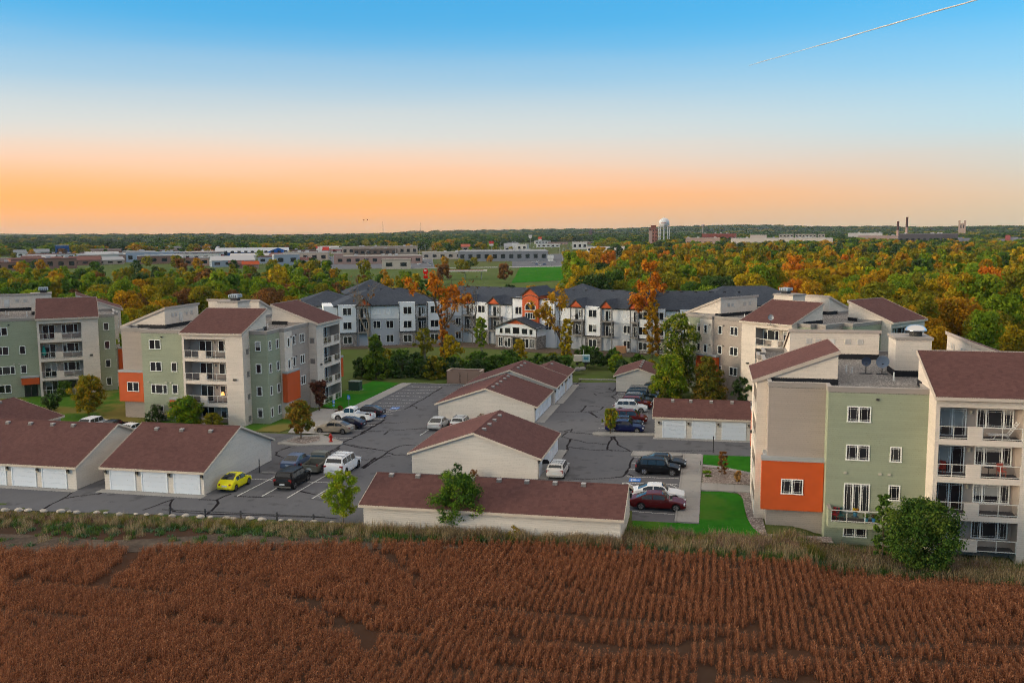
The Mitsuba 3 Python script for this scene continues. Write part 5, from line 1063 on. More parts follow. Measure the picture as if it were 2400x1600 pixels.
# left wing
f = tw_wing(-83.8, 191.6, 26); L = 27
body(L, 17); hip_roof(tw, 2.6, L, 0, 17, 9.15, 12.4); vents(L, 8.5, 9, 12.4)
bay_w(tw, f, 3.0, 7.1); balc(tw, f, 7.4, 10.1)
for a in (11.6, 14.5): [mwin(tw, f, a, z, 1.5) for z in (.75, 3.95, 7.1)]
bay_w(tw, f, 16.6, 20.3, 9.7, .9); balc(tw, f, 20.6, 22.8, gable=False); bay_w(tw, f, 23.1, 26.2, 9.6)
tw.M = place(-88, 195, 0, 26); tw.part('wall', MB().box(-4, 12, 4, 20, -.5, 8.6, WS), 'paint'); hip_roof(tw, -4, 12, 4, 20, 8.6, 11.7)
tw.M = place(-92, 225, 0, 26); hip_roof(tw, 0, 14, 0, 14, 9.5, 13.0)
# right end wing, running towards the right behind the birch
f = tw_wing(-12.6, 191.6, 8); L = 21
body(L, 14, 9.15); hip_roof(tw, 0, L, 0, 14, 9.15, 12.6, hip0=False); vents(L, 7, 7, 12.6)
bay_w(tw, f, .9, 3.6, 9.3); bay_w(tw, f, 6.4, 10, 9.2); [mwin(tw, f, 5, z, 1.2) for z in (.75, 3.95, 7.1)]
tw.M = place(-3, 205, 0, 15); tw.part('wall', MB().box(0, 26, 0, 16, -.5, 9.0, WS), 'paint'); hip_roof(tw, 0, 26, 0, 16, 9.0, 12.8)
# ground works before it
struct('bare_soil', sheet(Polygon([(-84, 186), (-61, 196), (-50, 196), (-36, 190), (-14, 186), (-12, 192.5), (-34, 198), (-52, 205), (-62, 206), (-84, 192)]), .02), 'soil_surface', 'graded bare soil before the white building')
# ------------------------------------------------------------------ small fixtures of the site
t = Thing('waste_enclosure', 'brown walled bin enclosure with open top at the far end of the lot', 'enclosure')
for a in ((-43.0, -37.2, 150.3, 150.5), (-43.0, -42.8, 147.9, 150.3), (-37.4, -37.2, 147.9, 150.3)): t.part('wall', MB().box(a[0], a[1], a[2], a[3], 0, 2.15, (.36, .23, .17)), 'paint'); t.part('cap', MB().box(a[0] - .06, a[1] + .06, a[2] - .06, a[3] + .06, 2.15, 2.24, (.46, .36, .29)), 'paint')
for x0, x1 in ((-42.8, -40.75), (-40.62, -39.4), (-39.35, -37.4)): t.part('gate', MB().box(x0, x1, 147.75, 147.87, .1, 2.15, (.34, .22, .165)), 'paint')
t = Thing('bin', 'dark open waste bin inside the brown enclosure', 'bin'); t.part('body', MB().box(-42, -38.4, 148.4, 150, .1, 1.5, (.03, .045, .05)), 'paint'); t.part('lid', MB().box(-42.05, -38.35, 148.35, 150.05, 1.5, 1.58, (.02, .02, .022)), 'paint')
t = Thing('transformer_box', 'dark green utility cabinet at the corner of the left centre block', 'utility cabinet', place(-55.7, 138.9, 0, 0)); t.part('cabinet', MB().box(-.9, .9, -.7, .7, .1, 1.45, (.03, .065, .045)), 'paint'); t.part('lid', MB().box(-.95, .95, -.75, .75, 1.45, 1.55, (.16, .2, .17)), 'paint'); t.part('pad', MB().box(-1.2, 1.2, -1, 1, -.1, .1, (.32, .31, .30)), 'paint'); t.part('door_panel', MB().box(-.8, .8, -.73, -.7, .25, 1.35, (.035, .07, .05)), 'paint')
t = Thing('fire_hydrant', 'red fire hydrant on the concrete island', 'fire hydrant', place(-44.6, 102.9, .1, 0, 1.25)); R_ = (.42, .02, .012)
t.part('barrel', MB().cyl(0, 0, 0, .62, .12, R_, 14).cyl(0, 0, 0, .06, .2, R_, 14).cyl(0, 0, .5, .56, .17, R_, 14), 'gloss'); b = MB(); m = trimesh.creation.icosphere(2, .14); b.add(np.asarray(m.vertices) * [1, 1, .8] + [0, 0, .64], m.faces, R_); b.cyl(0, 0, .72, .82, .035, R_, 6); t.part('bonnet', b, 'gloss')
for an in (0, 90, 180): c, s = math.cos(math.radians(an)), math.sin(math.radians(an)); t.part('nozzle', MB().tube([(c * .1, s * .1, .42), (c * .22, s * .22, .42)], .06, R_, 10), 'gloss')
def sign(label, u, v, h, w, hh, col, rot=0, kind='road_sign', post=(.25, .26, .26)):
    t = Thing(kind, label, 'sign', place(u, v, 0, rot)); t.part('post', MB().cyl(0, 0, 0, h, .035, post, 8), 'paint'); t.part('panel', MB().box(-w / 2, w / 2, -.05, -.03, h - hh, h, col), 'paint'); return t
def wheel_sym(t, h, s):
    g = unary_union([LineString([(math.cos(a) * .24 + .02, math.sin(a) * .24 - .14) for a in np.linspace(2.0, 5.9, 14)]).buffer(.05), LineString([(-.02, .26), (0, -.05), (.2, -.05), (.3, -.3)]).buffer(.055), Point(-.03, .38).buffer(.08)])
    mb = MB(); vv, ff = trimesh.creation.triangulate_polygon(affinity.scale(g, s, s, origin=(0, 0)), engine='earcut'); mb.add(np.c_[vv[:, 0], np.full(len(vv), -.056), vv[:, 1] + h], ff, (.75, .77, .8)); t.part('symbol', mb, 'paint')
from shapely.geometry import Point
t = sign('blue accessible parking sign on the lawn edge beyond the white pickup', -51.2, 125.0, 1.75, .48, .62, (.03, .22, .62)); wheel_sym(t, 1.44, .55)
t = sign('blue accessible parking sign with two plates by the purple brown tree', -51.4, 120.0, 1.9, .36, .45, (.03, .22, .62)); wheel_sym(t, 1.68, .4); t.part('lower_panel', MB().box(-.17, .17, -.05, -.03, 1.05, 1.3, (.15, .45, .55)), 'paint')
sign('dark sign post on the pavement edge by the gravel bed', -.78, 95.4, 1.55, .3, .42, (.03, .03, .033), 80)
t = Thing('post', 'dark thin post by the lane before the right garage', 'post'); t.part('pole', MB().cyl(.6, 106.1, 0, 1.75, .05, (.03, .03, .033), 8), 'paint'); t.part('cap', MB().cyl(.6, 106.1, 1.75, 1.85, .07, (.05, .05, .055), 8), 'paint')
t = Thing('post', 'dark thin post against the wall behind the yellow car', 'post'); t.part('pole', MB().cyl(-46.3, 88.0, 0, 1.4, .05, (.04, .04, .045), 8), 'paint'); t.part('cap', MB().cyl(-46.3, 88.0, 1.4, 1.5, .06, (.12, .12, .12), 8), 'paint')
t = Thing('guard_rail', 'low dark rail on posts along the field edge of the lot', 'rail')
for k in range(5): t.part('post', MB().box(-47.2 + k * 3.4 - .06, -47.2 + k * 3.4 + .06, 72.75 + k * .14 - .06, 72.75 + k * .14 + .06, 0, .75, (.04, .042, .05)), 'paint')
t.part('rail', MB().tube([(-48, 72.75, .5), (-32.6, 73.45, .5)], .045, (.05, .052, .06), 6), 'paint')
sp = struct('parking_block', MB().box(-46, -44.4, 87.9, 88.1, 0, .12, (.35, .34, .33)), 'concrete', 'concrete wheel stop')
# trailer and heap on the bare ground
t = Thing('trailer', 'small white utility trailer on the bare ground behind the garages', 'trailer', place(-23.6, 171, .7, 12, .8)); t.part('cabin', MB().box(-1.6, .3, -.8, .8, .5, 1.9, (.50, .46, .40)), 'paint'); t.part('panel', MB().box(.35, 2.1, -.85, .8, .4, 1.95, (.34, .46, .50)), 'paint'); t.part('window', MB().box(.7, 1.7, -.88, -.85, .9, 1.6, (.06, .2, .28)), 'pane_glass'); t.part('mast', MB().cyl(.6, 0, 1.9, 3.2, .06, (.7, .7, .68), 8), 'paint')
for x in (-.9, 1.2): t.part('wheel', MB().tube([(x, -.9, .0), (x, -.7, .0)], .35, (.02, .02, .02), 14), 'paint')
t.part('stand', MB().box(.9, 1.2, -.2, .2, -1.6, .4, (.10, .07, .06)), 'paint')
for k in range(9):
    m = trimesh.creation.icosphere(1, 1.0); vv = np.asarray(m.vertices) * (1 + .4 * (meshkit.noise(np.asarray(m.vertices) * 1.3 + k) - .5))[:, None] * [.7, .5, .4]
    whole('rubble', MB().add(vv + [-29 + k * .75, 167 + (k % 3) * .8, .0], m.faces, np.array((.34, .33, .33)) * G.uniform(.7, 1.2)), 'matte', 'grey lump of building rubble on the bare ground by the trailer', 'rubble', group='rubble heap')
t = Thing('board_stack', 'stack of orange boards leaning at the foot of the white building', 'boards'); 
for k in range(4): t.part('board', MB().box(-19.3 + k * .1, -17.0 - k * .06, 192.6 - k * .12, 192.7 - k * .12, 0, 1.45 - k * .1, (.50 - .03 * k, .22, .11)), 'paint')
# roof dishes of the near block, balcony furniture
for nm, lab, u, v, r, col, z0 in (('satellite_dish', 'dark blue grey satellite dish on the near flat roof', 14.0, 88.9, .42, (.06, .08, .13), 12.0), ('satellite_dish', 'larger pale blue grey satellite dish on the near flat roof', 15.4, 88.9, .58, (.22, .27, .36), 12.0), ('satellite_dish', 'small satellite dish on the high roof edge of the far right block', 8.2, 133.0, .4, (.25, .27, .31), 12.0)):
    t = Thing(nm, lab, 'satellite dish', place(u, v, z0)); t.part('mast', MB().tube([(0, 0, 0), (0, 0, .85), (0, -.12, 1.0)], .035, (.02, .02, .024), 8), 'paint'); t.part('base', MB().box(-.5, .5, -.25, .25, 0, .06, (.03, .03, .033)), 'paint')
    n = 18; ring = [[(r * q * math.cos(a), -.25 - .22 * (1 - q * q) * 0 + .14 * q * q - .1, 1.15 + r * q * math.sin(a) * .82 + .1 * q * math.sin(a)) for a in np.linspace(0, 2 * math.pi, n, endpoint=False)] for q in (.02, .35, .7, 1)]
    vv = np.array(ring).reshape(-1, 3) * [1, -1, 1] + [0, -.35, 0]; ff = [(i * n + j, i * n + (j + 1) % n, (i + 1) * n + (j + 1) % n, (i + 1) * n + j) for i in range(3) for j in range(n)]
    t.part('reflector', MB().add(vv, ff, col), 'gloss'); t.part('feed_arm', MB().tube([(0, -.2, 1.0), (0, -.75, 1.0), (0, -.85, 1.12)], .018, (.05, .05, .05), 6), 'paint')
def chair(label, u, v, z, rot, col):
    t = Thing('patio_chair', label, 'chair', place(u, v, z, rot)); t.part('seat', MB().box(-.26, .26, -.25, .25, .4, .45, col), 'gloss'); b = MB()
    for k in range(5): b.box(-.25 + k * .105, -.17 + k * .105, .24, .28, .45, .98, col)
    t.part('back', b, 'gloss')
    for x in (-.24, .24):
        for y in (-.22, .22): t.part('leg', MB().cyl(x, y, 0, .4, .022, col, 6), 'gloss')
        t.part('arm', MB().box(x - .03, x + .03, -.24, .26, .64, .67, col), 'gloss')
DX, DY = 17.25, 76.1
chair('salmon red patio chair on a second floor balcony of the near block', DX + 5.1, DY + .75, 5.96, 15, (.48, .10, .07)); chair('red cushioned chair at the left of the same balcony row, near block', DX + .75, DY + .9, 5.96, -40, (.34, .03, .02))
t = Thing('patio_table', 'small dark round patio table between balcony chairs of the near block', 'table', place(DX + 4.2, DY + .8, 5.96)); t.part('top', MB().cyl(0, 0, .66, .7, .34, (.03, .03, .032), 16), 'gloss'); t.part('leg', MB().cyl(0, 0, 0, .66, .03, (.03, .03, .032), 8), 'paint'); t.part('foot', MB().cyl(0, 0, 0, .03, .2, (.03, .03, .032), 12), 'paint')
t = Thing('sun_lounger', 'white slatted sun lounger on the top balcony of the near block', 'lounger', place(DX + 5.2, DY + .75, 8.93)); 
for k in range(9): t.part('slat', MB().box(-1.2 + k * .16, -1.12 + k * .16, -.28, .28, .33, .36, (.74, .74, .74)), 'gloss')
for k in range(7): t.part('slat', MB().box(.26 + k * .09, .33 + k * .09, -.28, .28, .38 + k * .14, .42 + k * .14, (.74, .74, .74)), 'gloss')
for y in (-.3, .3): t.part('frame', MB().tube([(-1.25, y, .33), (.22, y, .33), (.9, y, 1.35)], .025, (.74, .74, .74), 6), 'gloss'); t.part('leg', MB().tube([(-.9, y, 0), (-.7, y, .33), (.1, y, .33), (.3, y, 0)], .022, (.74, .74, .74), 6), 'gloss')
def pot(label, u, v, z, col, fl):
    t = Thing('flower_pot', label, 'flower pot', place(u, v, z)); t.part('pot', MB().tube([(0, 0, 0), (0, 0, .32)], [.13, .19], col, 12), 'gloss'); b = MB(); leaves(b, np.array([[0, 0, .48], [.1, 0, .55], [-.1, .05, .5]]), np.array([.2, .17, .17]), 130, .07, [tuple(np.array(c) / 1.5) for c in fl]); t.part('plant', b, 'leaf')
B0 = (DX - 7.55, DY + 2.45 - .75, 1.47)
pot('pot of yellow flowers on the green balcony of the near block', B0[0] + 2.15, B0[1] - .1, B0[2] + .45, (.05, .2, .32), [(.55, .38, .02), (.10, .18, .02), (.5, .2, .03)]); pot('bright blue pot at the right of the green balcony', B0[0] + 3.6, B0[1], B0[2], (.04, .22, .48), [(.18, .03, .03), (.1, .05, .03)]); pot('pot with a green bush on the green balcony', B0[0] + 3.0, B0[1] - .1, B0[2], (.06, .25, .36), [(.10, .2, .03), (.07, .14, .03)])
chair('dark teal chair on the green balcony of the near block', B0[0] + 1.05, B0[1] + .05, B0[2], 20, (.02, .10, .10)); chair('red topped chair at the left end of the green balcony', B0[0] + .6, B0[1] + .1, B0[2], -30, (.36, .02, .03))
t = Thing('patio_table', 'small dark table holding the yellow flowers on the green balcony', 'table', place(B0[0] + 2.15, B0[1] - .1, B0[2])); t.part('top', MB().cyl(0, 0, .40, .44, .3, (.04, .06, .08), 14), 'gloss'); t.part('leg', MB().cyl(0, 0, 0, .4, .03, (.03, .03, .03), 8), 'paint')
# lit lamp behind a window of the left centre block
t = Thing('table_lamp', 'lit orange table lamp behind a window of the left centre block', 'lamp', place(-68.1 + 5.2, 109.6 + .75, 2.93)); t.part('stand', MB().cyl(0, 0, 0, 1.0, .05, (.5, .5, .5), 8), 'paint')
k = numbered(t.key + '__lamp_shade'); v_, f_, c_ = MB().tube([(0, 0, 1.0), (0, 0, 1.45)], [.26, .14], (.8, .4, .2), 14).done(); v_ = v_ @ t.M[:3, :3].T + t.M[:3, 3]; scene[k] = {**mikit.ply((v_, f_), None), 'bsdf': {'type': 'diffuse', 'reflectance': rgb((.7, .35, .2))}, 'emitter': {'type': 'area', 'radiance': rgb((.22, .075, .02))}}
t = Thing('beach_umbrella', 'folded turquoise parasol on a balcony of the far left block', 'parasol', place(-102.2, 124.55, 0, 37.34) @ place(.75, .8, 5.95)); t.part('canopy', MB().tube([(0, 0, .5), (0, 0, 1.0), (0, 0, 2.0)], [.3, .36, .05], (.03, .28, .25), 10), 'matte'); t.part('pole', MB().cyl(0, 0, 0, 2.15, .03, (.6, .6, .6), 6), 'paint')
# ------------------------------------------------------------------ crop, weeds, soil
def clump(n, h, spread, w, cols, lean=.25, seeds=0.0, length=None, seed=0):
    """n narrow blades from the ground, some carrying seed heads."""
    g = np.random.default_rng(seed); mb = MB()
    x = g.uniform(-spread, spread, n); y = g.uniform(-(length or spread), length or spread, n); hh = h * g.uniform(.6, 1.2, n); an = g.uniform(0, 6.28, n); le = g.uniform(0, lean, n) * hh; th = g.uniform(0, 6.28, n)
    b = np.stack([x, y, x * 0 - .03], 1); t = b + np.stack([np.cos(th) * le, np.sin(th) * le, hh], 1); m = (b + t) / 2 + np.stack([np.cos(th) * le * -.12, np.sin(th) * le * -.12, hh * .05], 1)
    s = np.stack([np.cos(an), np.sin(an), an * 0], 1) * w * g.uniform(.6, 1.3, n)[:, None]
    v = np.stack([b - s, b + s, m + s, m - s, t], 1).reshape(-1, 3); i5 = np.arange(n)[:, None] * 5
    f = np.vstack([i5 + [0, 1, 2], i5 + [0, 2, 3], i5 + [3, 2, 4]]); C = np.array(cols)[g.integers(0, len(cols), n)] * g.uniform(.7, 1.3, n)[:, None]
    mb.add(v, f, np.repeat(C, 5, 0))
    return mb
CROP = [(.34, .135, .065), (.40, .165, .080), (.26, .10, .055), (.46, .22, .12), (.20, .085, .05)]
for k in range(8):
    g = np.random.default_rng(50 + k); mb = MB()
    for p in range(7):                                     # seven dried bean plants along 0.8 m of row, each a stem with side twigs and pods
        px, py, h = g.normal() * .09, -.36 + p * .12 + g.normal() * .03, g.uniform(.42, .74)
        q = clump(7, h, .09, .013, CROP, .22, seed=900 + k * 20 + p); v, f, c = q.done(); mb.add(v + [px, py, 0], f, c)
        n = 17; z = g.uniform(.12, 1.0, n) * h; th = g.uniform(0, 6.28, n); o = g.uniform(.02, .15, n); L = g.uniform(.045, .09, n)
        b = np.stack([px + np.cos(th) * o, py + np.sin(th) * o, z], 1); d = np.stack([np.cos(th) * L, np.sin(th) * L, L * g.uniform(.1, 1.3, n)], 1); s = np.stack([-np.sin(th), np.cos(th), th * 0], 1) * .017
        v = np.stack([b - s, b + s, b + d + s * .6, b + d - s * .6], 1).reshape(-1, 3); mb.add(v, np.arange(n)[:, None] * 4 + [[0, 1, 2, 3]], np.repeat(np.array(CROP)[g.integers(0, 5, n)] * g.uniform(.7, 1.35, n)[:, None], 4, 0))
    v, f, c = mb.done(); scene[f'source_crop_{k}'] = {'type': 'shapegroup', 'row': mikit.ply((v, f), 'leaf', uv=to_uv(c))}
TRACKS = [((-50.5, 66), (-45, 64.6), (-43.1, 60), (-42.4, 56)), ((-29.5, 70.5), (-24, 65.5), (-20, 61.5)), ((-52, 55.6), (-30, 56.6), (-12, 57.5), (2, 57.5)), ((-48, 50.8), (-30, 52.2), (-15, 53.2), (0, 53.8)), ((-26.5, 56.2), (-21.5, 53), (-19.3, 50)), ((3, 54.6), (14, 58), (30, 59.5)), ((-2, 55.8), (4, 54), (12, 55.2), (30, 56.2)), ((-8, 52), (-3, 54.2), (2, 56)), ((-14, 49), (-6, 50.2)), ((0, 49.5), (8, 51), (22, 54))]
TRK = unary_union([LineString(t).buffer(w) for t, w in zip(TRACKS, (.62, .40, .26, .24, .42, .32, .28, .40, .3, .28))])
from shapely.prepared import prep
from shapely.geometry import Point
trk = prep(TRK)
def crop_top(u): return float(np.interp(u, [-80, -55, -46, -36, -26, -15, -5, 5, 23, 60], [60, 61.8, 64.0, 66.6, 68.6, 70.9, 71.2, 71.0, 70.6, 69]))
def visible(u, v, m=1.5):
    x = u * math.cos(YAW) + v * math.sin(YAW); y = -u * math.sin(YAW) + v * math.cos(YAW); return abs(x) < y * .562 + m and y > 37.5 and y * 1.0 > 38
g = np.random.default_rng(77); ck = numbered('soybean_crop'); labels[ck] = {'label': 'ripe reddish brown bean crop standing in rows over the whole foreground', 'category': 'crop', 'kind': 'stuff'}; nc = 0
for a in np.arange(-75, 52, .50):
    for b in np.arange(36, 73, .8):
        u, v = a + .10 * math.sin(b * .21 + a * .05), b + g.uniform(-.1, .1)
        if v > crop_top(u) + g.uniform(-.5, .5) or not visible(u, v) : continue
        if trk.contains(Point(u, v)) or meshkit.noise(np.array([u * .35, v * .8, 1.0])) < .09 or g.random() < .025: continue
        nc += 1; s = (.78 + .4 * meshkit.noise(np.array([u * .12, v * .12, 5.0]))) * g.uniform(.85, 1.2)
        inst(f'{ck}__{nc:03d}', f'source_crop_{int(g.integers(0, 8))}', place(u, v, float(land_h(np.array([u]), np.array([v]))[0]), float(g.choice([0, 180])) + g.uniform(-8, 8), s))
us = np.linspace(-78, 0, 120); ts = np.linspace(0, 1, 9); wdt = np.clip((0 - us) / 12, 0, 1) * (3.0 + .8 * np.sin(us * .3))
SX, ST = np.meshgrid(us, ts, indexing='ij'); SY = np.interp(SX, us, [crop_top(x) for x in us]) - .9 + ST * (np.interp(SX, us, wdt) + .9)
sq = [(a * 9 + b, (a + 1) * 9 + b, (a + 1) * 9 + b + 1, a * 9 + b + 1) for a in range(119) for b in range(8)]
struct('bare_soil', MB().add(np.stack([SX, SY, land_h(SX, SY) + .035], -1).reshape(-1, 3), sq, (.1, .1, .1)), 'soil_surface', 'strip of dark bare soil between the crop and the weeds')
WEEDS = {'dry': ([(.38, .29, .17), (.31, .23, .13), (.46, .37, .22), (.26, .2, .12)], 46, .85, .012), 'pink': ([(.36, .235, .17), (.29, .18, .13), (.43, .3, .22), (.23, .15, .11)], 46, .8, .012),
    'green': ([(.07, .15, .03), (.11, .20, .04), (.055, .12, .03), (.16, .20, .05)], 44, .5, .02), 'sage': ([(.12, .20, .10), (.17, .26, .14), (.08, .15, .07), (.06, .13, .055)], 40, .36, .035), 'yellow': ([(.26, .21, .05), (.20, .18, .04), (.30, .26, .07), (.14, .15, .03)], 46, .7, .013)}
for nm, (cols, n, h, w) in WEEDS.items():
    for k in range(3):
        v, f, c = clump(n, h, .38, w, cols, .45 if nm != 'sage' else .9, seed=k * 31 + len(nm) * 7 + int(h * 100)).done(); scene[f'source_weed_{nm}_{k}'] = {'type': 'shapegroup', 'tuft': mikit.ply((v, f), 'leaf', uv=to_uv(c))}
wk = {nm: numbered({'dry': 'dry_grass', 'pink': 'pinkish_grass', 'green': 'green_weeds', 'sage': 'sage_weeds', 'yellow': 'yellow_grass'}[nm]) for nm in WEEDS}; wn_ = dict.fromkeys(WEEDS, 0)
for nm, lab in (('dry', 'tall dry tan grass along the edge of the car park'), ('pink', 'pinkish dry seed grass along the field edge'), ('green', 'low green weeds between crop and car park'), ('sage', 'bluish sage green broad weeds beside the bare soil'), ('yellow', 'yellowish grass tufts in the field margin')): labels[wk[nm]] = {'label': lab, 'category': 'grass', 'kind': 'stuff'}
def top_edge(u): return float(np.interp(u, [-90, -63, -47, -33, -29, -28, -7, -6.3, -.5, 3.5, 5, 9, 9.5, 17, 17.5, 60], [68.5, 71.0, 72.3, 73.1, 73.3, 71.6, 71.6, 76.0, 75.6, 75.6, 76.4, 77.2, 76.4, 76.4, 75.2, 75.2]))
for k in range(5200):
    u = g.uniform(-78, 48); lo, hi = crop_top(u), top_edge(u); t = g.random(); v = lo + .2 + (hi - lo - .2) * t
    if not visible(u, v): continue
    soil = u < -12 and t < .42 + .1 * math.sin(u * .4)
    if soil and g.random() < .88: continue
    m = meshkit.noise(np.array([u * .22, v * .5, 2.0])); 
    if u < -8: nm = g.choice(['sage', 'sage', 'green', 'dry', 'green'] if t < .66 else ['dry', 'pink', 'yellow', 'green', 'green', 'dry', 'yellow'])
    else: nm = g.choice(['green', 'sage', 'dry'] if t < .3 else ['dry', 'pink', 'pink', 'yellow', 'dry', 'green'] if m > .3 else ['green', 'yellow', 'dry'])
    if soil: nm = g.choice(['sage', 'dry', 'green'])
    nm = str(nm); wn_[nm] += 1; s = g.uniform(.6, 1.25) * (.45 if t > .86 and u < -29 else 1.0) * (.82 if u < -29 else 1) * (1.25 if -28 < u < -7 and t > .3 else 1)
    inst(f'{wk[nm]}__{wn_[nm]:03d}', f'source_weed_{nm}_{int(g.integers(0, 3))}', place(u, v, float(land_h(np.array([u]), np.array([v]))[0]), g.uniform(0, 360), s))
one_tree('weed_bush', 'mustard yellow weed clump before the long garage', 'plant', -15.4, 72.0, 1.3, .75, .0, 420, .12, 'yellow', 'bush', 8, .02)
